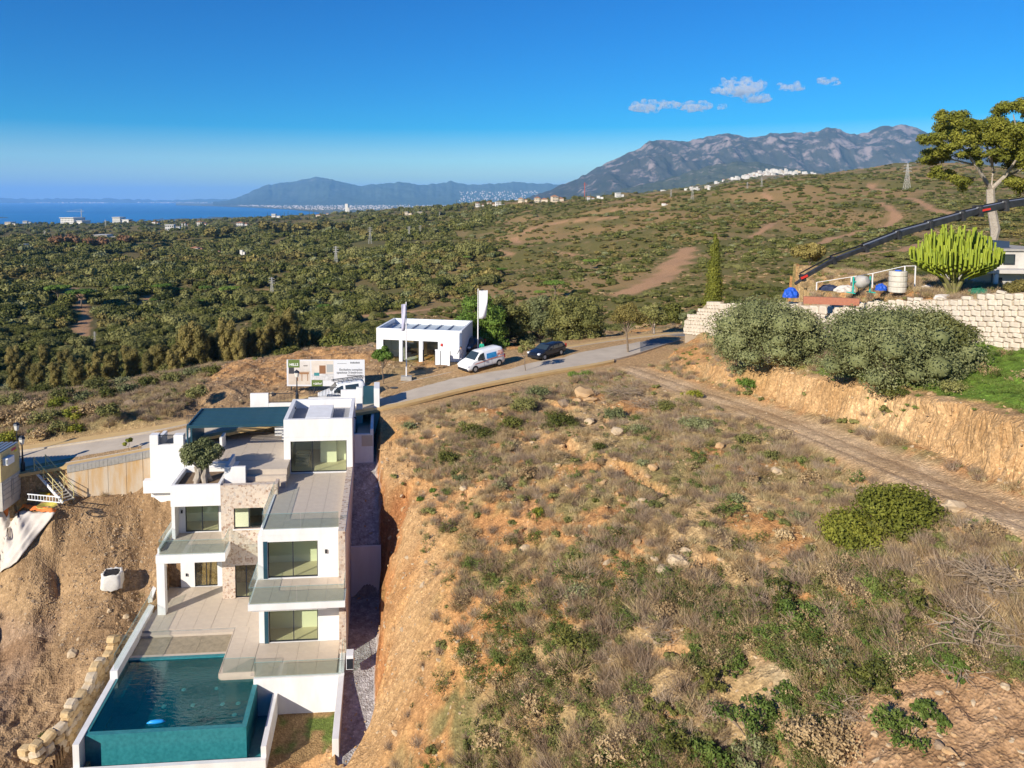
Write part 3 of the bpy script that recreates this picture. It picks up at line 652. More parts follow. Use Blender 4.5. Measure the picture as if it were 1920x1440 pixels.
# middle balcony
V('balcony_slab', M_white, (-5.48, .44, -3.02, -.02, 3.93, 4.32), (-5.48, -5.36, -.02, 2.0, 3.93, 4.32)); V('soffit_band', M_white, (-5.25, -.7, -2.85, -.3, 3.78, 3.925))
tiles(-5.38, .34, -2.92, -.03, 4.36)
balu((-5.42, -2.96), (.38, -2.96), 4.32, 1.06, 2.9); balu((-5.42, -2.95), (-5.42, 2.0), 4.32, 1.06, 2.5); balu((.38, -2.94), (.38, -1.55), 4.32, 1.06, 1.5)
# stone faced side wall and side face of the block
V('stone_wall', M_clad, (-.04, .40, -1.5, 9.95, 0.0, 8.12)); V('side_wall', M_white, (.403, .44, -1.45, 9.95, -1.0, 8.06)); V('wall_foot', M_white, (.0, .44, -1.4, 12.2, -3.0, -.01))
# upper terrace
tiles(-4.98, -.06, .12, 9.9, 7.70); tiles(-8.55, -5.02, 6.35, 7.4, 7.70)
V('floor_slab', M_white, (-5.0, -.06, 5.81, 10.0, 7.35, 7.66), (-8.6, -5.03, 6.22, 8.3, 7.35, 7.66))
balu((-5.02, .05), (-.1, .05), 7.66, 1.05, 2.5); balu((-5.05, .10), (-5.05, 5.75), 7.66, 1.05, 1.9)
V('terrace_curb', M_white, (-5.12, -4.99, .1, 5.75, 7.665, 7.76))
# stone block with a window and a door
V('stone_wall', M_clad, *wall_open(-8.92, -5.36, 5.80, 6.1, 0, 4.6, [(-8.02, -6.45, 0.02, 2.5)]))
V('stone_wall', M_clad, *wall_open(-8.92, -4.86, 5.80, 6.2, 4.601, 8.5, [(-8.02, -5.9, 5.22, 6.78)]))
V('stone_wall', M_clad, (-5.1, -4.86, 6.21, 6.9, 7.70, 8.5))
window(-8.02, -6.45, 5.92, .02, 2.5); window(-8.02, -5.9, 5.95, 5.22, 6.78)
V('window_sill', M_white, (-8.1, -5.85, 5.74, 5.93, 5.16, 5.215))
V('room_wall', M_roomw, (-8.9, -5.37, 10.5, 10.6, 0, 4.3), (-8.9, -8.8, 6.11, 10.5, 0, 4.3), (-8.9, -5.37, 10.0, 10.1, 4.4, 7.3), (-8.9, -7.2, 7.6, 7.7, 4.45, 7.3))
V('room_floor', M_roomf, (-8.79, -5.37, 6.11, 10.4, -.05, .01)); V('room_floor', M_roomf, (-8.79, -5.37, 6.21, 9.9, 4.41, 4.44))
# left block: planter on top, balcony, room, column below
V('planter', M_white, (-12.47, -8.925, 5.80, 6.05, 7.02, 8.60), (-12.47, -12.22, 6.05, 9.3, 7.02, 8.60), (-9.15, -8.925, 6.05, 9.3, 7.02, 8.60), (-12.47, -8.925, 9.3, 9.55, 7.02, 8.60), (-12.21, -9.16, 6.06, 9.29, 7.02, 7.95), bevel=.012)
V('planter_soil', M_soilm, (-12.215, -9.155, 6.055, 9.295, 7.96, 8.28))
V('wall', M_white, *wall_open(-12.35, -8.93, 7.4, 7.65, 4.37, 7.015, [(-11.88, -9.45, 4.42, 6.45)])); V('wall', M_white, (-12.6, -12.36, 6.4, 10.5, 4.37, 7.015))
window(-11.88, -9.45, 7.45, 4.42, 6.45)
V('room_wall', M_roomw, (-12.3, -8.95, 9.3, 9.4, 4.37, 7.0), (-9.0, -8.94, 7.66, 11.5, 4.37, 7.0), (-12.34, -12.28, 7.66, 11.5, 4.37, 7.0)); V('room_floor', M_roomf, (-12.27, -9.01, 7.66, 11.4, 4.36, 4.41))
V('balcony_slab', M_white, (-13.05, -8.30, 3.93, 5.79, 3.75, 4.33), (-13.05, -8.93, 5.79, 11.5, 3.75, 4.33)); tiles(-12.85, -8.42, 4.1, 5.78, 4.37); tiles(-12.85, -8.95, 5.79, 7.38, 4.37, .9)
V('balcony_upstand', M_white, (-13.05, -12.87, 4.4, 10.8, 4.335, 4.62))
balu((-12.86, 4.02), (-8.36, 4.02), 4.33, 1.0, 2.3); balu((-12.84, 4.05), (-12.84, 7.3), 4.4, .95, 1.6); balu((-8.36, 4.05), (-8.36, 5.75), 4.33, 1.0, 1.7)
V('column', M_white, (-13.03, -12.48, 3.98, 4.5, 0, 3.745), bevel=.01)
V('wall', M_white, *wall_open(-12.4, -8.93, 7.7, 7.95, 0, 3.745, [(-11.38, -9.70, 0.02, 2.45)])); window(-11.38, -9.70, 7.78, .02, 2.45)
V('room_wall', M_roomw, (-12.4, -8.95, 10.2, 10.3, 0.02, 3.7), (-12.4, -12.3, 7.96, 11.5, 0, 3.7)); V('room_floor', M_roomf, (-12.29, -8.95, 7.96, 11.4, -.04, .012))
V('wall_light', M_dark, (-12.18, -12.06, 7.30, 7.39, 5.9, 6.12)); V('wall_light', M_dark, (-1.0, -.88, -.10, -.02, 6.0, 6.25)); V('wall_light', M_dark, (-12.02, -11.92, 7.60, 7.69, .9, 1.1))
mb = MB()
for i in range(3): mb.beam((-13.3, 8.6, .5 + .4 * i), (-12.42, 8.6, .5 + .4 * i), .03)
for x in (-13.28, -12.86, -12.44): mb.beam((x, 8.6, 0), (x, 8.6, 1.32), .035)
mb.build('handrail', M_white2, villa)
mb = MB(); mb.prism([(-14.05, 5.2), (-13.75, 5.2), (-13.75, 8.6), (-14.05, 8.6)], -1.5, [.62, .62, 1.3, 1.3]); mb.build('parapet', M_white, villa)
V('wall', M_white, (-13.75, -13.45, 8.6, 11.6, -1.5, 3.6))
# pool terrace floor with frames round the beach
V('terrace_slab', M_conc, (-13.7, -.05, 2.1, 11.4, -3.0, -.045), (-7.3, -.05, -.4, 2.09, -3.0, -.045), (-5.1, .35, -3.5, -.41, -3.0, -.045), (-7.3, -5.11, -2.9, -.41, -3.0, -.045))
tiles(-13.68, -8.95, 2.1, 7.68, 0); tiles(-8.94, -5.37, 2.1, 5.78, 0); tiles(-5.36, -.1, -3.4, -.02, 0); tiles(-7.28, -5.38, -2.85, 2.08, 0)
V('deck_edge', M_tile, (-7.32, -5.13, -2.98, -2.88, -.42, .012), (-7.35, -7.30, -2.98, 1.8, -.42, .012))
V('terrace_front_wall', M_white, (-5.10, .38, -3.75, -3.5, -3.2, .03)); V('terrace_end_wall', M_white, (.02, .38, -9.2, -3.76, -3.6, .03), (.04, .36, -3.45, -1.5, .0, .05), bevel=.01)
balu((-5.04, -3.62), (.18, -3.62), .03, .98, 2.6); balu((-7.1, -2.93), (-5.1, -2.93), .02, .9, 2.1); balu((-5.06, -3.6), (-5.06, -2.96), .03, .9, .7); balu((.2, -3.6), (.2, -1.55), .05, .95, 1.0)
# tower on top
T0, T1, TD, TE = -4.93, .40, 10.0, 16.1
V('wall', M_white, *wall_open(T0, T1, TD, TD + .3, 7.66, 10.60, [(-4.42, -.06, 7.74, 10.26)]))
V('fascia', M_white, (T0, T1, TD - .02, TD + .28, 10.602, 12.0)); V('fascia', M_white, (T0, T0 + .3, TD + .281, TE, 10.602, 12.0), (T1 - .3, T1, TD + .281, TE, 10.602, 12.0), (T0 + .301, T1 - .301, TE - .3, TE, 10.602, 12.0))
V('wall', M_white, (T0, T0 + .25, TD + .301, TE, 7.66, 10.6), (T1 - .25, T1 + .02, TD + .301, TE + 1.5, 3.0, 10.6), (T0 + .251, T1 - .251, TE - .25, TE, 7.66, 10.6))
V('roof_slab', M_white, (T0 + .301, T1 - .301, TD + .281, TE - .301, 10.9, 11.2)); V('roof_gravel', M_gravel, (T0 + .302, T1 - .302, TD + .282, TE - .302, 11.201, 11.26))
V('roof_box', M_white, (-3.35, -1.35, 10.9, 14.6, 11.262, 11.85), bevel=.015)
window(-4.42, -.06, TD + .14, 7.74, 10.26, split=[.39])
V('window_sill', M_white, (-4.5, 0, TD - .04, TD + .13, 7.70, 7.738))
V('room_wall', M_roomw, (T0 + .26, T1 - .3, 15.6, 15.7, 7.7, 10.6), (-2.3, -1.0, 12.3, 12.5, 7.7, 10.0), (-1.0, .1, 12.8, 12.9, 7.7, 10.6)); V('room_floor', M_roomf, (T0 + .26, T1 - .26, TD + .301, 15.59, 7.67, 7.72))
mb = MB()
for i in range(6): mb.box(-4.3, -3.2, 11.6 + i * .3, 11.9 + i * .3, 7.721, 8.4 - i * .0 - (5 - i) * .12 + 0)
mb.build('inner_stair', M_roomf, villa)
mb = MB(); mb.tube([(T1 + .02, 12.6, 11.3), (T1 + .16, 12.6, 11.3), (T1 + .16, 12.6, 11.15)], .05); mb.build('roof_spout', M_dark, villa); mb = MB(); mb.tube([(T0 + .31, 14.9, 11.55), (T0 + .38, 14.9, 11.55)], .08); mb.build('overflow_outlet', M_dark, villa)
# raised terrace and steps beside the tower
for i, (da, z) in enumerate([(7.15, 8.08), (7.55, 8.46), (7.95, 8.84)]):
    V('step', M_tile, (-8.3, -4.45, da, (7.55, 7.95, 9.98)[i], 7.67, z))
tiles(-11.9, -4.98, 9.99, 16.9, 8.85); V('terrace_slab', M_white, (-12.2, -4.96, 9.99, 17.4, 7.6, 8.815), (-8.9, -8.31, 7.5, 9.98, 7.4, 8.815), (-12.4, -8.91, 9.56, 9.98, 7.4, 8.84))
V('low_wall', M_white, (-8.88, -7.35, 7.0, 7.25, 7.7, 9.42), (-8.88, -8.65, 7.26, 9.9, 8.82, 9.42), bevel=.012)
V('low_wall', M_white, (-6.5, -5.0, 16.0, 16.2, 8.86, 9.9), (-5.75, -5.5, 14.9, 15.99, 8.86, 9.45))
# garage wing on the left
V('wall', M_white, (-15.6, -13.0, 11.5, 11.8, 3.0, 9.75), (-15.6, -15.3, 11.81, 15.3, 3.0, 9.75), (-13.3, -13.0, 11.81, 15.3, 3.0, 9.75))
V('gate_post', M_white, (-15.6, -14.95, 11.5, 12.2, 9.755, 10.55), bevel=.012); V('gate_post', M_white, (-13.75, -13.0, 11.5, 12.2, 9.755, 10.5), bevel=.012)
V('plinth', M_white, (-16.0, -12.95, 10.9, 11.49, 6.1, 7.1))
def railing(p, q, z0, z1, n, parent, w=.04, name='railing', m=None):
    mb = MB(); mb.beam((p[0], p[1], z1), (q[0], q[1], z1), .05); mb.beam((p[0], p[1], z0 + .04), (q[0], q[1], z0 + .04), .04); f = mb.build(name, m or M_dark, parent)
    b = MB(); b.beam((0, 0, z0 + .05), (0, 0, z1 - .02), w, w * .6); me = b.mesh('baluster', m or M_dark)
    for i in range(n):
        t_ = (i + .5) / n; o = link('baluster', me, f); o.location = (p[0] + (q[0] - p[0]) * t_, p[1] + (q[1] - p[1]) * t_, 0)
    return f
railing((-14.95, 11.8), (-13.75, 11.8), 9.76, 10.45, 14, villa)
railing((-13.7, 15.2), (-12.6, 15.2), 9.8, 11.0, 9, villa)
V('wall', M_white, (-9.0, -7.4, 18.6, 18.85, 8.0, 11.9), (-7.39, -5.2, 18.6, 18.85, 8.0, 11.0), bevel=.01); railing((-7.38, 18.7), (-5.2, 18.7), 11.05, 11.85, 18, villa)
V('wall', M_white, (-13.0, -9.01, 18.6, 18.85, 8.0, 10.4)); V('garage_door', M_teal, (-11.6, -8.2, 17.3, 17.4, 8.86, 10.6))
V('side_screen', M_teal, (-12.55, -12.4, 11.9, 15.9, 8.86, 11.18))
# pergola with louvre slats
pg = MB(); pg.box(-12.6, -4.95, 11.0, 11.12, 11.2, 11.42); pg.box(-12.6, -4.95, 15.8, 15.92, 11.2, 11.42); pg.box(-12.6, -12.48, 11.121, 15.799, 11.2, 11.42); pg.box(-5.07, -4.95, 11.121, 15.799, 11.2, 11.42)
perg = pg.build('pergola', M_teal, villa)
for x, y in ((-12.54, 11.06), (-12.54, 15.86), (-5.2, 15.86)):
    q = MB(); q.box(x - .06, x + .06, y - .06, y + .06, 8.86, 11.19); q.build('post', M_teal, perg)
q = MB(); q.box(-12.47, -5.08, -.07, .07, 0, .08); me = q.mesh('slat', M_teal)
for i in range(12): o = link('slat', me, perg); o.location = (0, 11.35 + i * .382, 11.27)
V('low_wall', M_white, (-10.4, -10.2, 12.5, 13.9, 8.86, 9.9))
# entrance passage on the right with a dark gate, blue-shaded side walls
V('entrance_wall', M_white, (.45, 1.0, 17.2, 17.6, 7.0, 12.6), (2.0, 2.5, 17.2, 19.6, 7.0, 12.5), bevel=.012)
V('entrance_gate', M_teal, (1.0, 2.0, 19.0, 19.08, 9.4, 12.3)); V('entrance_floor', M_tile, (.6, 2.0, 12.6, 19.0, 9.0, 9.4))
V('entrance_step', M_tile, (1.05, 1.95, 12.2, 12.59, 9.0, 9.9)); V('side_wall', M_white, (.45, 1.75, 12.22, 12.5, 4.0, 10.0), (1.76, 2.0, 12.22, 17.19, 6.0, 10.4)); railing((-3.9, 19.0), (-1.0, 19.0), 11.4, 12.2, 22, villa)
V('entrance_wall', M_white, (-1.0, .44, 18.8, 19.1, 9.0, 12.0), (-3.9, -1.0, 18.8, 19.1, 9.0, 11.35))
V('retaining_wall', M_white, (.445, 2.62, 4.85, 5.05, -1.0, 4.02))
# heat pump on the side path
hp = V('heat_pump', M_white2, (.50, .95, -3.6, -2.9, .25, 1.15), bevel=.01); hp2 = V('fan_grille', M_dark, (.53, .92, -3.62, -3.602, .30, .95), parent=hp)
# ------------------------------------------------------------------ swimming pool
def pool_tile():
    m, t, p, o = new_mat('teal_mosaic'); tc = N(t, 'ShaderNodeTexCoord'); n = N(t, 'ShaderNodeTexNoise', Scale=5, Detail=6); t.links.new(tc.outputs['Object'], n.inputs['Vector'])
    t.links.new(ramp(t, n.outputs[0], [(.3, (.02, .165, .19)), (.7, (.035, .235, .26))]), p.inputs['Base Color']); p.inputs['Roughness'].default_value = .35
    b = N(t, 'ShaderNodeTexBrick', Scale=14.0); b.offset = 0; b.inputs['Mortar Size'].default_value = .03; t.links.new(tc.outputs['Object'], b.inputs['Vector'])
    bp = N(t, 'ShaderNodeBump', Strength=.2, Distance=.01); t.links.new(b.outputs['Fac'], bp.inputs['Height']); t.links.new(bp.outputs[0], p.inputs['Normal']); return m
M_mos = pool_tile()
def water_mat():
    m = bpy.data.materials.new('pool_water'); m.use_nodes = True; t = m.node_tree; t.nodes.clear(); o = t.nodes.new('ShaderNodeOutputMaterial')
    tr = N(t, 'ShaderNodeBsdfTransparent'); tr.inputs[0].default_value = (.42, .80, .80, 1); gl = N(t, 'ShaderNodeBsdfGlossy'); gl.inputs['Roughness'].default_value = .03
    df = N(t, 'ShaderNodeBsdfDiffuse'); df.inputs[0].default_value = (.0, .09, .11, 1)
    m1 = N(t, 'ShaderNodeMixShader'); m1.inputs[0].default_value = .12; t.links.new(tr.outputs[0], m1.inputs[1]); t.links.new(df.outputs[0], m1.inputs[2])
    lw = N(t, 'ShaderNodeLayerWeight', Blend=.5); pw = N(t, 'ShaderNodeMath', operation='POWER'); pw.inputs[1].default_value = 4.5; fr = N(t, 'ShaderNodeMath', operation='ADD', use_clamp=True); fr.inputs[1].default_value = .06; t.links.new(lw.outputs['Facing'], pw.inputs[0]); t.links.new(pw.outputs[0], fr.inputs[0]); tc = N(t, 'ShaderNodeTexCoord'); mp = N(t, 'ShaderNodeMapping'); mp.inputs['Scale'].default_value = (1, 2.4, 1); n = N(t, 'ShaderNodeTexNoise', Scale=2.4, Detail=3)
    t.links.new(tc.outputs['Object'], mp.inputs[0]); t.links.new(mp.outputs[0], n.inputs['Vector']); b = N(t, 'ShaderNodeBump', Strength=.25, Distance=.05); t.links.new(n.outputs[0], b.inputs['Height'])
    t.links.new(b.outputs[0], gl.inputs['Normal']); t.links.new(b.outputs[0], lw.inputs['Normal'])
    mx = N(t, 'ShaderNodeMixShader'); t.links.new(fr.outputs[0], mx.inputs[0]); t.links.new(m1.outputs[0], mx.inputs[1]); t.links.new(gl.outputs[0], mx.inputs[2]); t.links.new(mx.outputs[0], o.inputs[0]); return m
M_water = water_mat()
pool = empty('swimming_pool', HO, HT, 'teal mosaic infinity pool with dark green water in front of the white villa', 'pool')
def PB_(name, m, *b, bevel=0): return V(name, m, *b, parent=pool, bevel=bevel)
PB_('basin_floor', M_mos, (-13.45, -5.15, -7.15, -.5, -2.0, -1.7)); PB_('basin_wall', M_mos, (-13.45, -7.36, -.79, -.55, -1.69, -.22), (-7.37, -7.34, -3.0, -.8, -1.69, -.43), (-7.33, -5.12, -3.18, -3.0, -1.69, -.43))
PB_('spill_wall', M_mos, (-13.6, -4.86, -7.45, -7.15, -3.0, -.285)); PB_('spill_wall', M_mos, (-5.14, -4.86, -7.14, -3.76, -3.0, -.285))
PB_('water', M_water, (-13.45, -7.375, -7.145, -.795, -.32, -.30), (-7.375, -5.145, -7.145, -3.185, -.32, -.30))
for i in range(4): PB_('pool_step', M_mos, (-13.4, -12.4 - .0 + .25 * i - .4, -3.9, -.8, -1.69 if i == 3 else -.62 - .3 * (i), -.6 - .3 * i))
PB_('trough_floor', M_mos, (-4.85, -3.96, -8.2, -3.76, -2.9, -2.3), (-13.9, -4.86, -8.2, -7.46, -2.9, -2.3))
PB_('trough_wall', M_mos, (-3.97, -3.955, -8.2, -3.76, -2.29, -1.0))
PB_('outer_wall', M_white, (-14.05, -3.66, -8.46, -8.21, -3.3, -1.52)); PB_('outer_wall', M_white, (-3.95, -3.66, -8.2, -3.76, -3.3, -.92))
PB_('side_wall', M_white, (-13.95, -13.61, -8.2, -2.62, -3.2, -.22)); PB_('side_wall', M_white, (-13.95, -13.5, -2.61, 5.2, -3.2, .26)); PB_('inner_side_wall', M_mos, (-13.60, -13.46, -7.14, -.3, -1.69, -.25))
balu((-13.72, -2.5), (-13.72, 5.1), .26, .95, 1.9, parent=pool)
PB_('beach_floor', M_trav, (-13.48, -7.38, -.30, 1.72, -.55, -.30)); PB_('beach_edge', M_tile, (-13.48, -7.38, -.54, -.301, -.6, -.24)); PB_('beach_step', M_tile, (-13.48, -7.38, 1.73, 2.08, -.5, -.13))
tiles(-13.4, -7.4, -.28, 1.70, -.27, 2.0, parent=pool, m=M_trav)
mb = MB(); mb.disc((0, 0, 0), .14, 14); mb.lathe([(.15, -.01), (.15, .012), (.10, .02)], 14); me = mb.mesh('pool_light', M_white2)
for u, v in [(279.5,1296),(344.6,1293),(406.6,1290.5),(307.6,1324),(362,1322),(417.5,1320),(446.7,1318.6),(439.7,1340)]:
    q = Pz(u, v, HO[2] - 1.68); q = toL(q[0], q[1]); o = link('pool_light', me, pool); o.location = (q[0], q[1], -1.68)
fl = MB(); fl.tube([(-.5, 0, 0), (-.3, .03, .02), (0, 0, .04), (.32, .02, .03), (.5, 0, .01)], [.02, .10, .12, .10, .03], 8); o = fl.build('pool_float', mat('blue_plastic', (.02, .30, .75), None, rough=.3), smooth=True)
o.location = toW(-10.0, -6.7, -.27); o.rotation_euler = (0, 0, .15); tag(o, 'bright blue float drifting at the front edge of the pool', 'pool float')
# ------------------------------------------------------------------ vegetation
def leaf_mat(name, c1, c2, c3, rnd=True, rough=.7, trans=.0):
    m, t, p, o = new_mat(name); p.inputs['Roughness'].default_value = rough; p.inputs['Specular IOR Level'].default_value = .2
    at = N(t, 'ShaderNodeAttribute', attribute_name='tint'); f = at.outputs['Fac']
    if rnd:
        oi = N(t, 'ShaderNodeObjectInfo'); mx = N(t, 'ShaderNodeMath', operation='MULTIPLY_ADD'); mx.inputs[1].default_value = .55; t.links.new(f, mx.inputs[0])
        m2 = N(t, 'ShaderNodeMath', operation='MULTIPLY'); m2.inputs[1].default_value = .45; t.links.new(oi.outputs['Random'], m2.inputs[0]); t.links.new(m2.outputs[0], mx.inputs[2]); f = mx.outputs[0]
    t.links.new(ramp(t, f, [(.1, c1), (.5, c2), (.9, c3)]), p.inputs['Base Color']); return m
L_dark = leaf_mat('dark_foliage', (.040, .050, .010), (.100, .106, .020), (.19, .175, .042))
L_olive = leaf_mat('olive_foliage', (.085, .09, .024), (.165, .16, .046), (.27, .25, .088))
L_grey = leaf_mat('grey_foliage', (.095, .108, .042), (.18, .19, .078), (.29, .285, .14))
L_bright = leaf_mat('bright_foliage', (.060, .105, .018), (.115, .185, .028), (.20, .27, .045))
L_yellow = leaf_mat('yellow_green_foliage', (.085, .105, .012), (.19, .20, .02), (.34, .31, .035))
L_pine = leaf_mat('pine_foliage', (.075, .085, .012), (.15, .155, .02), (.26, .245, .035))
L_euca = leaf_mat('eucalyptus_foliage', (.085, .075, .022), (.185, .150, .042), (.31, .24, .075))
L_herb = leaf_mat('herb_foliage', (.055, .085, .016), (.10, .145, .026), (.19, .22, .055))
L_red = leaf_mat('autumn_foliage', (.15, .075, .035), (.24, .125, .06), (.30, .18, .10))
L_dry = leaf_mat('dry_foliage', (.22, .14, .068), (.39, .27, .135), (.54, .40, .22))
L_grass = leaf_mat('dry_grass', (.26, .185, .08), (.42, .32, .16), (.56, .45, .25))
L_green = leaf_mat('green_grass', (.055, .085, .015), (.11, .16, .026), (.18, .23, .05))
M_bark = mat('bark', (.22, .17, .12), (.14, .10, .07), 8, .95, bump=.4)
M_barkp = mat('pale_bark', (.42, .37, .31), (.28, .23, .18), 6, .9, bump=.4)
M_twig = mat('dead_twig', (.36, .28, .20), (.24, .17, .11), 8, .95)
def leaves(cl, n, leaf, rs, up=.25, shell=(.78, 1.06), aspect=.62, core=.74, dark=None):
    """cl: clumps (x, y, z, rx, ry, rz) -> vertices, quads, tint"""
    cl = np.array(cl, float); wts = (cl[:, 3] * cl[:, 5]); wts /= wts.sum(); ci = rs.choice(len(cl), n, p=wts)
    d = rs.normal(size=(n, 3)); d[:, 2] += up; d /= np.linalg.norm(d, axis=1)[:, None]
    rad = rs.uniform(shell[0], shell[1], n)[:, None]; P = cl[ci, :3] + d * cl[ci, 3:] * rad
    nn = d + rs.normal(size=(n, 3)) * .55; nn /= np.linalg.norm(nn, axis=1)[:, None]
    a = np.cross(nn, rs.normal(size=(n, 3))); a /= np.linalg.norm(a, axis=1)[:, None]; b = np.cross(nn, a)
    s = leaf * rs.uniform(.6, 1.4, n)[:, None]; a = a * s; b = b * s * aspect
    Vv = np.stack([P - a, P + b * .9 - a * .1, P + a, P - b * .9 + a * .1], 1).reshape(-1, 3); Q = np.arange(4 * n).reshape(n, 4)
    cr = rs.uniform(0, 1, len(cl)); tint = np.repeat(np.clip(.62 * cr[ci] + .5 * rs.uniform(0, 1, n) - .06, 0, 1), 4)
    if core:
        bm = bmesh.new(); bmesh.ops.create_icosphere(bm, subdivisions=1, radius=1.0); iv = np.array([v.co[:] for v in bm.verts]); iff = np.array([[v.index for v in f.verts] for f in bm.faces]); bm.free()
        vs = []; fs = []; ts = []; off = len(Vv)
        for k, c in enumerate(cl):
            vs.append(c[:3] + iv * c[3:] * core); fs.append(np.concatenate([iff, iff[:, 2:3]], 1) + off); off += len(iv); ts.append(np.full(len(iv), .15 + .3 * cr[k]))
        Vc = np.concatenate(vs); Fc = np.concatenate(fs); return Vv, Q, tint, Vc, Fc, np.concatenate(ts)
    return Vv, Q, tint, None, None, None
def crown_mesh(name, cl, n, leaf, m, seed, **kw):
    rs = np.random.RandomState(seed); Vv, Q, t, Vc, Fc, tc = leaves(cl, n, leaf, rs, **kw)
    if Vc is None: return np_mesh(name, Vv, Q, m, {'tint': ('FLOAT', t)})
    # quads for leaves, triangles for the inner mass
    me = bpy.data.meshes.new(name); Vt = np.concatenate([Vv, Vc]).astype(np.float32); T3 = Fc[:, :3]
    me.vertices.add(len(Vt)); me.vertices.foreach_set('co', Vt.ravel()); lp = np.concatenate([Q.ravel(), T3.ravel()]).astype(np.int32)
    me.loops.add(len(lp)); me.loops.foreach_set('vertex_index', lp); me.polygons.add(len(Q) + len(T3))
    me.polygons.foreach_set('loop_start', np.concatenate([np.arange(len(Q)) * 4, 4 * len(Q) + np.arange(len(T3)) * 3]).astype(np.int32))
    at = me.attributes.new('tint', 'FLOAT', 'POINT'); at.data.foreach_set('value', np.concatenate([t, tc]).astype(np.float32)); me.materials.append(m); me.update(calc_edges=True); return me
def dome(k, rs, r=1.0, h=1.0, z0=.45, cr=(.32, .52), flat=1.0, inner=.62):
    out = []
    for i in range(k):
        a = 2.399 * i + rs.uniform(-.3, .3); q = math.sqrt((i + .5) / k) * inner * r; c = rs.uniform(*cr) * r
        z = z0 * h + (1 - (q / r) ** 2) * h * .42 + rs.uniform(-.08, .08) * h
        out.append((q * math.cos(a), q * math.sin(a), z, c, c, c * flat))
    return out
def limbs(mb, base, cl, r0, rs, h0=.35, seg=6, k=None):
    base = Vector(base); top = base + Vector((rs.uniform(-.1, .1), rs.uniform(-.1, .1), 1)) * h0
    mb.tube([base, base.lerp(top, .5) + Vector((rs.uniform(-.04, .04), rs.uniform(-.04, .04), 0)), top], [r0, r0 * .85, r0 * .75], seg + 2)
    for c in (cl if k is None else cl[:k]):
        e = Vector(c[:3]); mid = top.lerp(e, .5) + Vector((rs.uniform(-.1, .1), rs.uniform(-.1, .1), -.04)) * (e - top).length
        mb.tube([top, mid, e], [r0 * .6, r0 * .38, r0 * .14], seg)
def scatter(name, protos, P, rz, sc, tilt=None, label=None, idx=None):
    """countless small plants or stones: one object of kind stuff, instances on points"""
    n = len(P); me = bpy.data.meshes.new(name); me.vertices.add(n); me.vertices.foreach_set('co', np.asarray(P, np.float32).ravel())
    rot = np.zeros((n, 3), np.float32); rot[:, 2] = rz
    if tilt is not None: rot[:, 0] = tilt[0]; rot[:, 1] = tilt[1]
    S = np.asarray(sc, np.float32); S = np.repeat(S[:, None], 3, 1) if S.ndim == 1 else S
    at = me.attributes.new('rot', 'FLOAT_VECTOR', 'POINT'); at.data.foreach_set('vector', rot.ravel())
    at = me.attributes.new('scl', 'FLOAT_VECTOR', 'POINT'); at.data.foreach_set('vector', S.ravel())
    at = me.attributes.new('pick', 'INT', 'POINT'); at.data.foreach_set('value', np.asarray(idx if idx is not None else RS.randint(0, len(protos), n), np.int32))
    o = link(name, me); g = bpy.data.node_groups.new(name, 'GeometryNodeTree')
    g.interface.new_socket('Geometry', in_out='INPUT', socket_type='NodeSocketGeometry'); g.interface.new_socket('Geometry', in_out='OUTPUT', socket_type='NodeSocketGeometry')
    gi = g.nodes.new('NodeGroupInput'); go = g.nodes.new('NodeGroupOutput'); ip = g.nodes.new('GeometryNodeInstanceOnPoints'); jn = g.nodes.new('GeometryNodeJoinGeometry')
    for k, pm in enumerate(reversed(protos)):
        po = bpy.data.objects.new(name + '_shape', pm); oi = g.nodes.new('GeometryNodeObjectInfo'); oi.inputs['Object'].default_value = po; oi.inputs['As Instance'].default_value = True
        g.links.new(oi.outputs['Geometry'], jn.inputs[0])
    def nattr(nm, ty):
        q = g.nodes.new('GeometryNodeInputNamedAttribute'); q.data_type = ty; q.inputs[0].default_value = nm; return q.outputs[0]
    g.links.new(gi.outputs[0], ip.inputs['Points']); g.links.new(jn.outputs[0], ip.inputs['Instance']); ip.inputs['Pick Instance'].default_value = True
    g.links.new(nattr('pick', 'INT'), ip.inputs['Instance Index']); g.links.new(nattr('rot', 'FLOAT_VECTOR'), ip.inputs['Rotation']); g.links.new(nattr('scl', 'FLOAT_VECTOR'), ip.inputs['Scale'])
    g.links.new(ip.outputs[0], go.inputs[0]); md = o.modifiers.new('scatter', 'NODES'); md.node_group = g
    return tag(o, label, None, None, 'stuff')
def plant(name, loc, crown, wood=None, s=1.0, rz=None, label='', cat='tree', group=None, cname='crown', wname='trunk', sz=None):
    o = empty(name, loc, RS.uniform(0, 6.28) if rz is None else rz, label, cat, group); o.scale = (s, s, sz or s)
    link(cname, crown, o)
    if wood: link(wname, wood, o)
    return o
rs = np.random.RandomState(5)
# --- shared shapes, radius about 1
def shrub_set(m, n, leaf, k, cnt, seed, flat=.8, cr=(.34, .55), z0=.15, h=.9):
    out = []
    for i in range(k):
        q = np.random.RandomState(seed + i); out.append(crown_mesh('foliage', dome(cnt + q.randint(0, 4), q, 1.0, h, z0, cr, flat), n, leaf, m, seed + i))
    return out
S_far_dark = shrub_set(L_dark, 260, .17, 4, 6, 100); S_far_olive = shrub_set(L_olive, 260, .17, 4, 6, 120); S_far_grey = shrub_set(L_grey, 240, .17, 2, 6, 140); S_far_euca = shrub_set(L_euca, 260, .17, 3, 7, 150, 1.2, (.3, .45), .3, 1.9)
S_mid_dark = shrub_set(L_dark, 2600, .052, 4, 13, 160, cr=(.22, .42)); S_mid_olive = shrub_set(L_olive, 2600, .052, 4, 13, 180, cr=(.22, .42)); S_mid_red = shrub_set(L_red, 400, .14, 2, 8, 195, 1.0, (.3, .5), .3, 1.3)
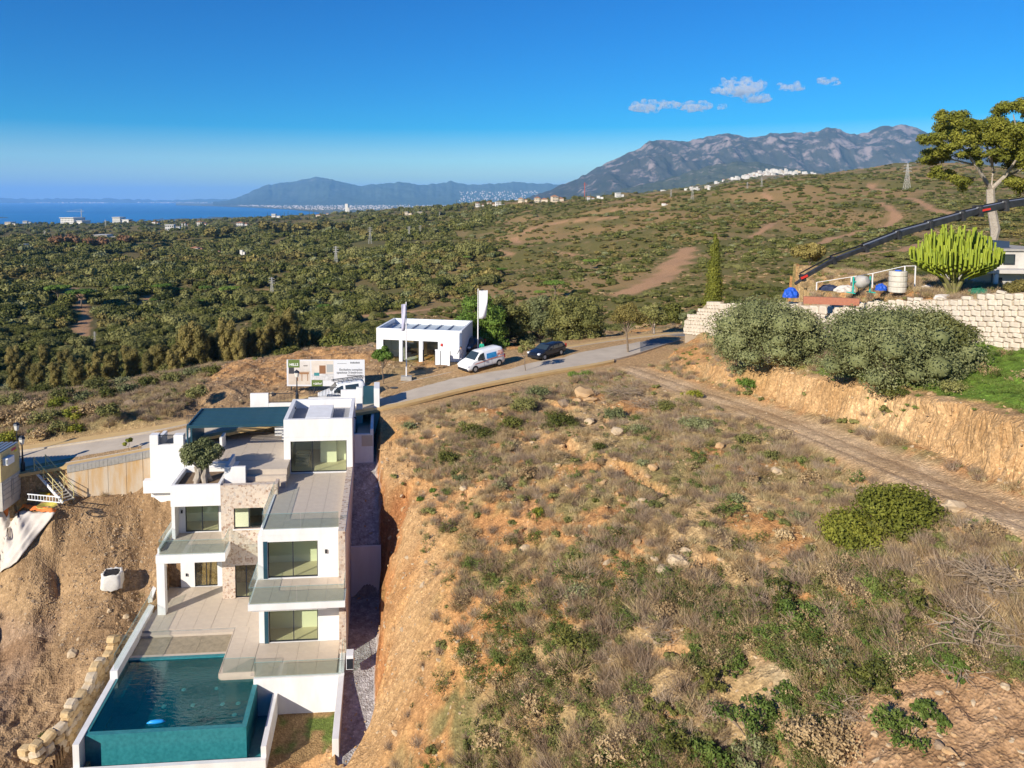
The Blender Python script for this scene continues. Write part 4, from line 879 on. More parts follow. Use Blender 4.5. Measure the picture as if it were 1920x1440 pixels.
def stems(seed, h=.5, m=None):
    q = np.random.RandomState(seed); mb = MB(); c = dome(5, q, 1.0, .9, .15)
    limbs(mb, (0, 0, -.15), c, .09, q, .3, 4); return mb.mesh('trunk', m or M_bark)
W_mid = [stems(i) for i in range(3)]
# --- far woodland and scrub
def sample(n, a0, a1, y0, y1, p=1.0):
    a = RS.uniform(a0, a1, n); w = RS.uniform(0, 1, n); y = (y0 ** p + w * (y1 ** p - y0 ** p)) ** (1 / p); return a * y, y
def path_mask(x, y, w=1.6):
    k = np.ones(len(x), bool)
    for ws, P in TRACKS_FAR:
        m = (y > P[:, 1].min() - 30) & (y < P[:, 1].max() + 30)
        if m.any(): k[m] &= poly_dist(x[m], y[m], P)[0] > ws * w
    return k
def wood_density(x, y):
    a = x / y; base = sstep(.06, -.14, a - .00012 * y + (fbm(x / 70, y / 70, 3, 91) - .5) * .35)
    hill = .45 * sstep(.42, .58, fbm(x / 42, y / 42, 4, 92)) + .25
    gap = sstep(.30, .40, fbm(x / 30, y / 30, 3, 93))
    return np.clip(base * .95 * gap + (1 - base) * hill, 0, 1), base
X1, Y1 = sample(34000, -.72, .95, 125, 1000, 1.35)
den, wb_ = wood_density(X1, Y1)
k = (RS.uniform(0, 1, len(X1)) < den) & path_mask(X1, Y1) & ~((Y1 < 165) & (X1 / Y1 > -.05) & (X1 / Y1 < .12)); X1, Y1, wb_ = X1[k], Y1[k], wb_[k]
R1 = np.where(wb_ > .5, np.exp(RS.normal(.72, .33, len(X1))), RS.uniform(.7, 2.0, len(X1))) * (1 + .0006 * Y1)
X2, Y2 = sample(9000, -.72, .95, 1000, 3600, 1.0); den, wb2 = wood_density(X2, Y2); k = (RS.uniform(0, 1, len(X2)) < np.clip(den + .25, 0, 1)); X2, Y2, wb2 = X2[k], Y2[k], wb2[k]
R2 = RS.uniform(3.5, 6.5, len(X2)) * np.where(wb2 > .5, 1.15, .75) * (Y2 / 1400) ** .5
Xa = np.concatenate([X1, X2]); Ya = np.concatenate([Y1, Y2]); Ra = np.concatenate([R1, R2]); Wa = np.concatenate([wb_, wb2])
Ha = height(Xa, Ya)[0]; k = Ha > -126; Xa, Ya, Ra, Wa, Ha = Xa[k], Ya[k], Ra[k], Wa[k], Ha[k]
vis = np.ones(len(Xa), bool)
sizes = Ra / Ya * (np.abs(Xa / Ya - .1) < .70) * (Ya > 150); order = np.argsort(-sizes); top = order[:420]; istop = np.zeros(len(Xa), bool)
shades = RS.uniform(0, 1, len(Xa)); nlab = [0, 0]
def zone(o, x, y, z, lab):
    dy = y * math.cos(PT) - z * math.sin(PT); u = CX + F * x / dy; v = PY - F * (z * math.cos(PT) + y * math.sin(PT)) / dy
    hs_ = [(60, 'at the left edge'), (200, 'near the two big umbrella pines'), (330, 'beside the reddish clearing'), (470, 'around the pair of bright pines'), (560, 'near the near pylon'), (680, 'above the billboard'), (780, 'behind the sales office'), (890, 'above the pale flag'), (1010, 'above the roadside thicket'), (1120, 'above the black car'), (1240, 'above the corner tree'), (1340, 'left of the cypress'), (1480, 'right of the cypress'), (1650, 'under the crane boom'), (9999, 'near the cactus and pine')]
    w = next(t for k_, t in hs_ if u < k_); d = 'bottom' if v > 655 else 'lowest' if v > 628 else 'low' if v > 600 else ('lower' if v > 570 else ('middle' if v > 545 else 'upper'))
    lb = lab.split(' in the ')[0].split(' on the ')[0]; o['label'] = f'{lb} {w}, {d} part of the ' + ('wood' if 'wood' in lab else 'hill')
for i in top:
    wood = Wa[i] > .5; kk = 0 if wood else 1
    if nlab[kk] >= 280: continue
    nlab[kk] += 1; istop[i] = True; dk = shades[i] < .55; mset = S_mid_dark if dk else S_mid_olive
    if wood: lab, nm, ct, gp = ('dark green' if dk else 'grey-green') + ' round tree in the dense wood of the valley', 'evergreen_tree', 'tree', ('dark' if dk else 'grey-green') + ' evergreen trees of the valley wood'
    else: lab, nm, ct, gp = ('dark green' if dk else 'olive green') + ' bush on the dry brown hillside beyond the road', 'scrub_bush', 'bush', ('dark' if dk else 'olive') + ' scrub bushes on the hillside beyond the road'
    o = plant(nm, (Xa[i], Ya[i], Ha[i] - .05 * Ra[i]), mset[i % 4], W_mid[i % 3], Ra[i], label=lab, cat=ct, group=gp, cname='foliage', wname='trunk' if wood else 'stem', sz=Ra[i] * (1.05 if wood else .78)); zone(o, Xa[i], Ya[i], Ha[i], lab)
r = ~istop; idx = np.where(shades[r] < .5, 0, 1) * 4 + RS.randint(0, 4, r.sum()); idx = np.where((shades[r] > .93), 8 + RS.randint(0, 2, r.sum()), idx); pz_ = fbm(Xa[r] / 55, Ya[r] / 55, 3, 99); idx = np.where((pz_ > .60) & (RS.uniform(0, 1, r.sum()) < .6), 10 + RS.randint(0, 3, r.sum()), idx)
idx = np.where(Ya[r] < 230, 13 + idx % 8, idx); sc3 = np.stack([Ra[r], Ra[r], Ra[r] * np.where(Wa[r] > .5, 1.05, .75)], 1)
scatter('distant_scrub', S_far_dark + S_far_olive + S_far_grey + shrub_set(L_euca, 240, .17, 3, 6, 145) + S_mid_dark + S_mid_olive, np.stack([Xa[r], Ya[r], Ha[r] - .05 * Ra[r]], 1), RS.uniform(0, 6.28, r.sum()), sc3, label='mass of far trees and scrub on the valley floor and hills', idx=idx)
# low heath between the bushes
X3, Y3 = sample(24000, -.45, .9, 112, 420, 1.2); q = fbm(X3 / 18, Y3 / 18, 3, 96); k = (RS.uniform(0, 1, len(X3)) < np.clip((q - .36) * 3.2, 0, .9)) & path_mask(X3, Y3, 1.1); X3, Y3 = X3[k], Y3[k]
H3 = height(X3, Y3)[0]; idx = np.where(RS.uniform(0, 1, len(X3)) < .45, 0, np.where(RS.uniform(0, 1, len(X3)) < .5, 4, 9)); S_far_dry = shrub_set(L_dry, 160, .2, 2, 6, 210)
s_ = RS.uniform(.3, .85, len(X3)); scatter('heath', S_far_dark + S_far_olive + S_far_dry, np.stack([X3, Y3, H3 - .05], 1), RS.uniform(0, 6.28, len(X3)), np.stack([s_, s_, s_ * .6], 1), label='low heath covering the dry slopes beyond the road', idx=np.minimum(idx, 9))
# --- umbrella pines
def pine_shape(seed):
    q = np.random.RandomState(seed); cl = [(x, y, 1.15 + .12 * (z - .5), a, b, a * .42) for x, y, z, a, b, c in dome(13, q, 1.0, 1, .3, (.26, .36), .5, .78)]
    w = MB(); limbs(w, (0, 0, -.1), cl[::2], .06, q, .75, 5); return crown_mesh('crown', cl, 2600, .05, L_bright, seed, up=.6), w.mesh('trunk', M_bark)
PN = [pine_shape(300 + i) for i in range(3)]
pine_spots = [(108,566,48,'leftmost of the two big umbrella pines in the valley wood'),(152,578,54,'second big umbrella pine with forked trunk in the valley wood'),(228,560,36,'umbrella pine among dark trees left of the reddish clearing'),(305,556,36,'round bright pine right of the reddish clearing'),(337,552,18,'small bright pine between two larger ones in the wood'),(385,556,30,'bright pine left of the pair below the pylon'),
 (430,563,40,'broad bright pine right of its neighbour in the valley wood'),(372,578,26,'low bright pine in front of the pair in the valley wood'),(287,572,18,'small pine beside the reddish clearing in the wood'),(517,566,18,'small bright pine at the foot of the near pylon'),(608,592,32,'low bright pine on the slope left of the sales office'),(582,597,20,'smaller bright pine beside the one left of the sales office'),(1108,506,30,'bright pine standing alone on the brown slope above the road'),(876,493,20,'small bright pine with a long shadow on the slope'),(940,518,24,'mid green pine above the left flagpole'),(1012,562,26,'low bright pine left of the tall fresh green one'),(1040,560,40,'tall fresh green pine on the slope behind the roadside thicket')]
for i, (u, v, w, lab) in enumerate(pine_spots):
    g = gpt(u, v); s = w / 2 / F * g.y; c_, w_ = PN[i % 3]; plant('umbrella_pine', g, c_, w_, s, label=lab + '', cat='tree', group='bright green umbrella pines beyond the road', sz=s * (1.0 if i != 16 else 1.3))
# --- eucalyptus belt in the hollow
def euca_shape(seed):
    q = np.random.RandomState(seed); cl = []
    for i in range(15): z = .55 + 1.75 * (i + .5) / 15; rr = .55 * math.sin(min(1, (z - .2) / 1.2) * 1.57) * (1 - .22 * max(0, z - 1.6)); a = 2.4 * i; c = q.uniform(.26, .40); cl.append((math.cos(a) * rr * q.uniform(.4, 1), math.sin(a) * rr * q.uniform(.4, 1), z, c, c, c * 1.15))
    w = MB(); limbs(w, (0, 0, -.3), cl[5:14:2], .07, q, .9, 5); return crown_mesh('crown', cl, 5200, .048, L_euca, seed), w.mesh('trunk', M_barkp)
EU = [euca_shape(330 + i) for i in range(4)]
es = [(20,700,42),(60,712,40),(95,690,36),(135,700,44),(165,690,34),(200,694,44),(240,690,40),(270,702,36),(292,688,42),(318,694,34),(345,690,54),(372,690,50),(395,684,40),(420,688,54),(444,690,40),(468,684,36),(490,684,40),(512,682,50),(540,680,52),(566,676,40),(590,674,36),(615,668,36),(640,664,30),(40,668,34),(110,660,34),(175,664,34),(232,660,34),(285,668,32),(330,664,34),(360,660,36),(455,668,36),(530,660,34),(575,660,32),(15,652,36),(75,645,30),(-30,700,40),(-70,690,42),(660,660,26),(684,655,26)]
ORD = 'leftmost second third fourth fifth sixth seventh eighth ninth tenth eleventh twelfth thirteenth fourteenth fifteenth sixteenth seventeenth eighteenth nineteenth twentieth'.split() + ['twenty-' + x for x in 'first second third fourth fifth sixth seventh eighth ninth'.split()]
def ordl(i, L, key):
    k = key(L[i]); same = sorted([q[0] for q in L if key(q) == k]); return ORD[min(same.index(L[i][0]), 28)]
for i, (u, v, w) in enumerate(es):
    Y = 112 + (704 - v) * .9; x = (u - CX) / F * Y; s = w / 2 / F * Y * 1.05; c_, w_ = EU[i % 4]
    sd = 'at the left edge' if u < 70 else ('in the shaded left half' if u < 320 else ('in the sunlit tall middle' if u < 480 else 'near the billboard end'))
    plant('eucalyptus_tree', (x, Y, hz(x, Y)), c_, w_, s, label=ordl(i, es, lambda q: q[1] > 680) + ' eucalyptus from the left in the ' + ('front' if v > 680 else 'back') + ' row of the belt below the mound', cat='tree', group='eucalyptus trees ' + sd + ' of the belt', sz=s * (1.35 if 340 < u < 560 else 1.15))
FR_ = [(105,462,34),(135,462,36),(165,464,30),(190,466,34),(235,462,36),(262,458,36),(290,458,30),(395,448,34),(430,446,36),(500,440,40),(530,440,36),(560,440,34),(590,440,36),(615,436,34),(640,436,30),(345,456,30)]
for i, (u, v, w) in enumerate(FR_):
    g = gpt(u, v); s = w / 2 / F * g.y; red = u < 250; me = S_mid_red[i % 2] if red else S_far_euca[i % 3]
    plant('autumn_tree' if red else 'eucalyptus_tree', g, me, None, s, label=ordl(i, FR_, lambda q: q[0] < 250) + (' russet tree from the left at the far edge of the olive wood' if red else ' pale brown tree from the left in the far row beyond the wood'), cat='tree', group='russet trees beyond the wood' if red else 'pale brown trees beyond the wood', sz=s * (.9 if red else .7))
# ------------------------------------------------------------------ near plants, one by one
def near_bush(name, u, v, w, m, label, cat='bush', hk=.75, n=None, leaf=None, wood=None, seed=None, clumps=None, twigs=6, vb=None):
    """v is the foot of the plant in the photo"""
    g = gpt(u, v); s = w / 2 / F * g.y; sd = seed or int(u * 7 + v); q = np.random.RandomState(sd); lf = leaf or .055
    n = n or int(min(9000, max(500, 2.6 * (s / lf) ** 2 * 1.4))); cl = dome(clumps or 9, q, 1.0, hk * 1.1, .12, (.24, .42), .8, .66)
    cl += [(q.uniform(-1, 1) * .95, q.uniform(-1, 1) * .95, q.uniform(.1, .5) * hk, q_, q_, q_ * .8) for q_ in q.uniform(.12, .26, 7)]; cr = crown_mesh('foliage', cl, n, lf / s, m, sd, shell=(.45, 1.3), core=.45)
    mb = MB()
    for c in cl[:twigs]:
        e = Vector(c[:3]) * 1.12; mb.tube([(0, 0, -.1), (e * .5) + Vector((q.uniform(-.1, .1), q.uniform(-.1, .1), 0)), e], [.028, .018, .006], 4)
    return plant(name, g, cr, mb.mesh('stem', M_twig if wood is None else wood), s, label=label, cat=cat, cname='foliage', wname='stem')
nb = [(841,868,60,L_dark,'dark green tussocky bush above the sunlit edge of the cliff'),(862,902,34,L_grey,'blue-green bush just below the dark tussocky one'),(938,916,36,L_grey,'blue-green bush on the pale rubble left of the dry round bush'),(790,938,20,L_bright,'small fresh green plant near the cliff edge'),(812,922,16,L_bright,'tiny bright green plant right of another near the cliff edge'),
 (767,803,34,L_grey,'grey olive bush at the top of the cliff beside the villa entrance'),(906,825,64,L_dark,'broad dark green bush in the middle of the upper slope'),(880,810,44,L_dark,'dark green bush left of the broad one on the upper slope'),(983,770,72,L_olive,'large grey-green bush below the small street tree'),(960,800,56,L_dark,'dark bush below the large grey-green one'),(1051,800,74,L_dark,'wide green bush left of the big boulders'),
 (1010,742,52,L_grey,'grey-green bush at the top of the slope below the pavement'),(1100,708,36,L_bright,'leafy bright green bush at the corner of road and track'),(1074,706,28,L_bright,'small leafy plant left of the corner bush'),(1151,785,58,L_grey,'round grey-green bush right of the boulders'),(1197,812,44,L_grey,'grey bush below the dead brush pile'),(1122,842,34,L_dark,'green bush left of the white pebble below the boulders'),(1142,850,14,L_olive,'small dull bush below the green one'),
 (1203,850,26,L_dark,'upright dark green bush in the upper middle of the slope'),(1206,872,30,L_grey,'grey bush right below the upright dark one'),(1248,765,42,L_olive,'olive bush near the bright grass beside the track'),(990,892,50,L_dry,'round dry brown bush in the middle of the slope'),(1011,962,28,L_yellow,'yellow-green grassy bush in the middle of the slope'),(1056,1068,48,L_bright,'dark and bright green tussock above the gully'),(1103,1030,14,L_grey,'tiny blue-grey bush right of the gully'),
 (1012,1002,16,L_bright,'tiny vivid green bush by the red gully'),(1067,978,22,L_olive,'small olive bush right of the gully'),(1116,940,15,L_dark,'tiny dark green bush in the middle of the slope'),(1311,808,72,L_grey,'big grey-green bush below the upper track'),(1254,770,40,L_dark,'dark green bush left of the big grey one by the track'),(1282,800,36,L_grey,'grey bush touching the big grey-green one'),
 (1350,885,32,L_yellow,'spiky yellow-green fan palm among pale rubble'),(1346,925,34,L_grey,'grey bush left of its blue-grey twin'),(1382,940,36,L_grey,'blue-grey bush right of its grey twin'),(1502,972,36,L_grey,'blue-grey ball bush alone in the dry grass'),(1314,896,26,L_dark,'upright green bush left of the fan palm'),(1524,905,62,L_dry,'large greyish dry bush left of the big yellow-green bushes'),(1559,866,24,L_olive,'small olive bush above the large dry one'),
 (1400,830,50,L_olive,'olive bush below the middle of the track'),(1450,860,44,L_olive,'dull olive bush in the dry grass below the track'),(1090,1118,58,L_grey,'large grey-green broom above the dark shaded bush'),(1076,1210,80,L_dark,'tall dark green bush in the lower middle of the slope'),(1085,1250,56,L_dark,'dark bush below the tall one in the lower middle'),(1170,1175,40,L_olive,'olive bush on the lower slope'),
 (1108,1300,60,L_dark,'shaded dark bush at the lower middle of the slope'),(1190,1350,64,L_olive,'olive bush above the lower edge of the photo'),(1040,1380,60,L_olive,'straggly olive bush near the bottom of the slope'),(935,1290,60,L_dry,'dry feathery bush right of the orange cliff foot'),(1000,1330,70,L_dry,'dry feathery bush in the bottom middle'),(920,1400,80,L_dry,'wide dry thicket at the bottom near the cliff'),
 (1270,1030,46,L_dry,'brown dry bush above the pale rocks'),(1385,1080,52,L_dry,'brown dry bush right of the pale rocks'),(1470,1010,46,L_dry,'brown bush left below the large yellow-green bush'),(1600,1060,60,L_dry,'broad dry bush below the large yellow-green bush'),(1250,1150,60,L_dry,'grey twiggy dry bush left of the pale clay patch'),(1865,1005,66,L_dry,'leafless twiggy bush below the track on the right'),
 (1560,1410,170,L_dry,'wide brown dry thicket at the bottom right'),(1150,1420,90,L_dry,'wide dry thicket at the bottom middle'),(1470,820,40,L_dry,'dry bush right below the track'),(1410,905,40,L_dry,'dry brown bush right of the pale rubble'),(1700,1010,60,L_olive,'loose olive bush right below the large yellow-green bush'),
 (1300,745,40,L_yellow,'bright grassy clump at the upper track side'),(1560,1010,36,L_yellow,'yellow-green tuft bush under the yellow-green bush')]
for u, v, w, m_, lab in nb: near_bush('bush', u, v, w, m_, lab)
near_bush('bush', 1685, 990, 178, L_pine, 'largest yellow-green bush below the dirt track', n=13000, leaf=.07, clumps=24, hk=.95)
near_bush('bush', 1602, 1020, 140, L_pine, 'second yellow-green bush overlapping the largest one on its lower left', n=9000, leaf=.07, clumps=16, hk=.85)
near_bush('bush', 1690, 1000, 110, L_dark, 'dark green bush growing through the largest yellow-green one', n=4000, leaf=.08, clumps=9, hk=.7)
# leafy green plants on the lower right slope: stalks with hand-sized leaves
def leafy(u, v, w, m_, lab, hk=.9):
    g = gpt(u, v); s = w / 2 / F * g.y; sd = int(u * 3 + v); q = np.random.RandomState(sd); cl = []; mb = MB()
    for i in range(30):
        a = q.uniform(0, 6.28); rr = q.uniform(.05, 1.1); z = q.uniform(.15, 1.0) * hk * (1.15 - .5 * rr); c = q.uniform(.08, .2); cl.append((rr * math.cos(a), rr * math.sin(a), z, c, c, c * .7))
        mb.tube([(rr * .3 * math.cos(a), rr * .3 * math.sin(a), -.1), (rr * .7 * math.cos(a), rr * .7 * math.sin(a), z * .6), (rr * math.cos(a), rr * math.sin(a), z)], [.022, .016, .008], 4)
    cr = crown_mesh('foliage', cl, int(min(2400, 450 + 10 * w)), .06 / s, m_, sd, up=.6, shell=(.1, 1.9), core=0, aspect=.6)
    plant('leafy_plant', g, cr, mb.mesh('stem', M_twig), s, label=lab, cat='plant', cname='foliage', wname='stem')
lp = [(1470,1135,84,'uppermost leafy green plant left of the dry grass patch'),(1500,1175,90,'leafy green plant shading the slope right of the clay patch'),(1453,1205,64,'leafy plant above the grey clay patch'),(1700,1135,110,'wide bright leafy plant below the big yellow-green bush'),(1640,1120,70,'bright leafy plant left of the widest one'),(1577,1255,72,'blue-green leafy plant in the middle of the lower slope'),(1630,1290,100,'large leafy plant in the middle of the lower slope'),
 (1304,1238,52,'leafy plant at the left edge of the grey clay'),(1382,1255,60,'leafy plant casting a branching shadow on the clay'),(1339,1290,60,'leafy plant in front of the clay patch'),(1481,1330,80,'leafy plant right of the clay patch'),(1410,1370,118,'largest leafy plant above the bottom edge'),(1424,1435,90,'silvery leafy plant at the bottom edge'),(1502,1395,70,'leafy plant left of the bottom dry thicket'),(1697,1380,100,'leafy plant at the edge of the bare earth'),
 (1275,1405,80,'leafy plant low on the left of the bottom group'),(1332,1440,90,'yellow-flecked leafy plant at the bottom edge'),(1736,1345,60,'leafy plant leaning over the bare earth'),(1711,1190,60,'leafy plant beside the bare branches'),(1786,1265,60,'small leafy plant among the bare branches'),(1560,1330,60,'leafy plant above the bottom dry thicket'),(1240,1340,56,'leafy plant in the lower left of the group'),(1650,1210,64,'leafy plant between dry stalks'),(1225,1420,60,'leafy plant beside the dry bottom thicket'),(1760,1150,60,'leafy plant behind the bare branches')]
for i, (u, v, w, lab) in enumerate(lp): leafy(u, v, w * 1.1, L_grey if 'silvery' in lab or 'blue-green' in lab else (L_herb if i % 3 else L_dark), lab)
# dead branches on the right
def dead(u, v, w, lab, nb_, r0=.035, hk=.35):
    g = gpt(u, v); s = w / 2 / F * g.y; q = np.random.RandomState(int(u + v)); mb = MB()
    for i in range(nb_):
        a = q.uniform(0, 6.28); p = Vector((q.uniform(-.6, .6) * s, q.uniform(-.5, .5) * s, q.uniform(0, hk) * s)); L = s * q.uniform(.4, 1.0); d = Vector((math.cos(a), math.sin(a), q.uniform(-.1, .5))); pts = [p]
        for k_ in range(4): d = (d + Vector(q.uniform(-.35, .35, 3))).normalized(); pts.append(pts[-1] + d * L / 4)
        rr = r0 * q.uniform(.3, 1); mb.tube(pts, [rr, rr * .8, rr * .6, rr * .4, rr * .15], 4)
    o = mb.build('dead_branches', M_twig); o.location = g; tag(o, lab, 'dead branches', None)
dead(1840, 1200, 190, 'bare pale branches lying in a tangle at the right edge', 60, .04); dead(1860, 1100, 130, 'pile of dark brown cut brushwood at the right edge', 260, .022, .5); dead(1800, 1260, 120, 'pale broken twigs at the edge of the bare earth', 40, .03, .2)
dead(1170, 745, 90, 'grey pile of cut brushwood near the road corner', 220, .02, .4); dead(1215, 765, 80, 'grey dead brushwood below the track corner', 160, .02, .35); dead(1600, 1350, 110, 'dry leafless stalks in the bottom right thicket', 70, .02, .5); dead(1240, 1200, 90, 'dry bare twigs left of the clay patch', 80, .015, .4)
# --- big evergreens by the stone wall, roadside trees, thicket behind the road
def big_tree(name, u, v, Y, w, h, m_, lab, n, leaf, cnt, seed, cat='tree', wood=None, z0=.35, cr=(.26, .42), tr=.35, flat=.85, inner=.74, rt=.05, lz=None, group=None, core=.6, shell=(.6, 1.1)):
    x = (u - CX) / F * Y; z = hz(x, Y) if lz is None else lz; s = w / 2 / F * Y; H = h / F * Y / s; q = np.random.RandomState(seed)
    cl = []
    for i in range(cnt):
        a = 2.399 * i; rr = math.sqrt((i + .5) / cnt) * inner; c = q.uniform(*cr); top = H - c * flat; zz = z0 * H + (top - z0 * H) * math.sqrt(max(0, 1 - (rr / 1.02) ** 2)) * q.uniform(.45, 1.0) if i % 3 else top * math.sqrt(max(0, 1 - (rr / 1.1) ** 2)) * .98
        cl.append((rr * math.cos(a), rr * math.sin(a), max(zz, z0 * H * .8), c, c, c * flat))
    if z0 < .1:
        cl = [(x_ * q.uniform(.82, 1.2), y_ * q.uniform(.82, 1.2), z_ * q.uniform(.84, 1.08), c_ * q.uniform(.7, 1.1), c_ * .9, d_ * q.uniform(.7, 1.1)) for x_, y_, z_, c_, _c, d_ in cl]
        for i in range(cnt // 3): a = 6.283 * i / (cnt // 3) + q.uniform(-.2, .2); rr = q.uniform(.62, .82); c = q.uniform(.2, .3); cl.append((rr * math.cos(a), rr * math.sin(a), c * q.uniform(.5, 1.3), c, c, c * .8))
    w_ = MB(); limbs(w_, (0, 0, -.12), cl[::2][:24], rt, q, tr * H, 6)
    return plant(name, (x, Y, z), crown_mesh('crown', cl, n, leaf / s, m_, seed, shell=shell, core=core), w_.mesh('trunk', wood or M_bark), s, label=lab, cat=cat, rz=.3, group=group)
Yt1, Yt2 = gpt(1452, 674).y, gpt(1690, 704).y
big_tree('evergreen_tree', 1452, 700, Yt1, 218, 134, L_grey, 'big rounded grey-green tree in front of the left part of the stone wall', 40000, .085, 46, 501, tr=.12, z0=.03, wood=M_barkp)
big_tree('evergreen_tree', 1688, 745, Yt2, 270, 156, L_grey, 'largest grey-green tree with bare pale stems in front of the stone wall', 48000, .08, 56, 502, tr=.15, z0=.04, wood=M_barkp)
big_tree('evergreen_tree', 1770, 740, Yt2 - 1, 130, 112, L_olive, 'darker right end of the tree group casting shade on the bright grass', 14000, .08, 20, 503, tr=.2, z0=.2)
near_bush('bush', 1402, 735, 50, L_bright, 'leafy green bush hanging over the earth bank below the left big tree', hk=1.4); near_bush('bush', 1385, 700, 50, L_grey, 'grey bush at the foot of the left big tree')
near_bush('bush', 1658, 780, 20, L_olive, 'narrow bush hanging down the bare earth bank', hk=3.0); near_bush('bush', 1790, 735, 60, L_olive, 'low olive bush under the right tree by the grass'); near_bush('bush', 1680, 745, 60, L_dark, 'dark bush at the foot of the largest tree')
big_tree('thicket_tree', 905, 668, 90, 120, 106, L_bright, 'bright olive-green tree right behind the second flagpole', 16000, .12, 30, 511, z0=.02, tr=.15)
big_tree('thicket_tree', 955, 660, 94, 100, 96, L_olive, 'dark green tree between the flagpole tree and the pale thicket', 13000, .12, 24, 512, z0=.02, tr=.15)
big_tree('thicket_tree', 1015, 655, 94, 100, 92, L_grey, 'grey-green tree above the black car', 13000, .12, 24, 513, z0=.02, tr=.15)
big_tree('thicket_tree', 1075, 650, 93, 135, 92, L_olive, 'wide pale olive tree at the right end of the roadside thicket', 18000, .12, 32, 514, z0=.02, tr=.12)
big_tree('street_tree', 1182, 668, 82, 70, 98, L_euca, 'round brownish street tree at the road corner by the track', 8000, .09, 20, 520, z0=.5, tr=.42, rt=.06)
big_tree('street_tree', 988, 702, 74.5, 36, 62, L_olive, 'small thin street tree on the near pavement by the black car', 900, .10, 7, 521, z0=.5, tr=.45, rt=.05, core=0)
big_tree('street_tree', 717, 727, 73, 44, 75, L_bright, 'round bright green street tree right of the billboard', 5200, .09, 12, 522, z0=.45, tr=.42, rt=.055)
big_tree('street_tree', 362, 783, 71, 54, 44, L_olive, 'dark small street tree behind the pergola with a round shadow', 1700, .09, 8, 523, z0=.45, tr=.4, rt=.04, core=.4)
big_tree('street_tree', 193, 833, 66, 56, 50, L_olive, 'thin dark street tree beside the left stretch of road', 1500, .09, 8, 524, z0=.5, tr=.5, rt=.03, core=.4)
big_tree('street_shrub', 229, 861, 60.4, 20, 22, L_yellow, 'small yellowish sapling on the near pavement of the left road', 500, .07, 5, 525, z0=.2, tr=.2, rt=.05, core=0, cat='sapling')
big_tree('street_tree', 1228, 618, 92, 60, 62, L_olive, 'olive street tree left of the white stone wall end', 3000, .12, 12, 526, z0=.3, tr=.3, rt=.05)
big_tree('thicket_tree', 1265, 610, 104, 60, 50, L_dark, 'dark tree behind the low post near the wall end', 3000, .14, 12, 527, z0=.15, tr=.2)
for i, (u, Y, w, h) in enumerate([(1385,96,60,60),(1418,92,56,56),(1450,90,60,54),(1500,92,70,50),(1540,95,60,50),(1300,100,50,46)]):
    big_tree('hillside_bush', u, 0, Y, w, h, (L_dark, L_olive, L_grey)[i % 3], ORD[i if i < 5 else 0] + (' dark bush from the left behind the wall, between cypress and crane boom' if i < 5 else ' bush beyond the wall end, close behind the cypress'), 4000, .13, 12, 860 + i, cat='bush', lz=hz((u - CX) / F * Y, Y), z0=.02, tr=.1, group='dark bushes behind the wall')
# cypress
q = np.random.RandomState(9); cl = [(q.uniform(-.12, .12), q.uniform(-.12, .12), .5 + i * .42, .82 * math.sin(min(1, (i + 1.2) / 6) * 1.57) * (1 - (i / 19.0) ** 1.7) + .1,) * 1 for i in range(19)]
cl = [(a, b, c, d, d, .5) for a, b, c, d in cl]; Yc_ = 87; xc = (1342 - CX) / F * Yc_; zt = PYd(1346, 437, Yc_)[2]; zb = hz(xc, Yc_); hh = (zt - zb)
o = plant('cypress', (xc, Yc_, zb), crown_mesh('crown', cl, 16000, .06, L_pine, 77, shell=(.75, 1.12), core=.8), stems(3), 1.0, label='tall narrow cypress standing behind the left end of the stone wall', cat='tree'); k_ = hh / 8.6; o.scale = (1.35, 1.35, k_)
# candelabra cactus: upright ribbed arms from a common foot
def cactus():
    Y = 56; x = (1795 - CX) / F * Y; z = -7.25; root = empty('candelabra_cactus', (x, Y, z), 0, 'huge yellow-green candelabra cactus with hundreds of upright arms on the terrace', 'cactus'); q = np.random.RandomState(4)
    H = PYd(1810, 418, Y)[2] - z; W_ = 75 / F * Y; mm = mat('cactus_skin', (.30, .34, .030), (.19, .25, .022), 1.2, .6)
    A = MB(); B = MB(); arms = []
    for i in range(9):
        a = 2 * math.pi * i / 9 + q.uniform(-.2, .2); rr = q.uniform(.35, .9) * W_ * .6; B.tube([(q.uniform(-.15, .15), q.uniform(-.15, .15), -.1), (rr * .35 * math.cos(a), rr * .35 * math.sin(a), .8), (rr * .8 * math.cos(a), rr * .8 * math.sin(a), H * .32), (rr * math.cos(a), rr * math.sin(a), H * .5)], [.17, .15, .12, .10], 6)
    for i in range(290):
        a = 2.399 * i; t_ = math.sqrt((i + .5) / 290); rr = t_ * W_; top = H * (1 - .42 * t_ ** 2.6) * q.uniform(.76, 1.0); L = q.uniform(.22, .42) * H; zb_ = max((.13 + .36 * t_ ** 1.6) * H, top - L); r2 = rr * (.45 + .5 * zb_ / H)
        m_ = MB(); c, s_ = math.cos(a), math.sin(a); jx, jy = q.uniform(-.09, .09, 2); m_.tube([(r2 * .7 * c, r2 * .7 * s_, zb_ - .5), (rr * .98 * c, rr * .98 * s_, zb_ + .05), (rr * c + jx * .3, rr * s_ + jy * .3, zb_ + L * .5), (rr * c + jx, rr * s_ + jy, top - .05), (rr * c + jx, rr * s_ + jy, top)], [.045, .065, .075, .07, .03], 5)
        m_.build('cactus_arm', mm, root)
    B.build('cactus_stem', mat('cactus_stem', (.20, .20, .05), (.16, .13, .07), 3, .8), root)
cactus()
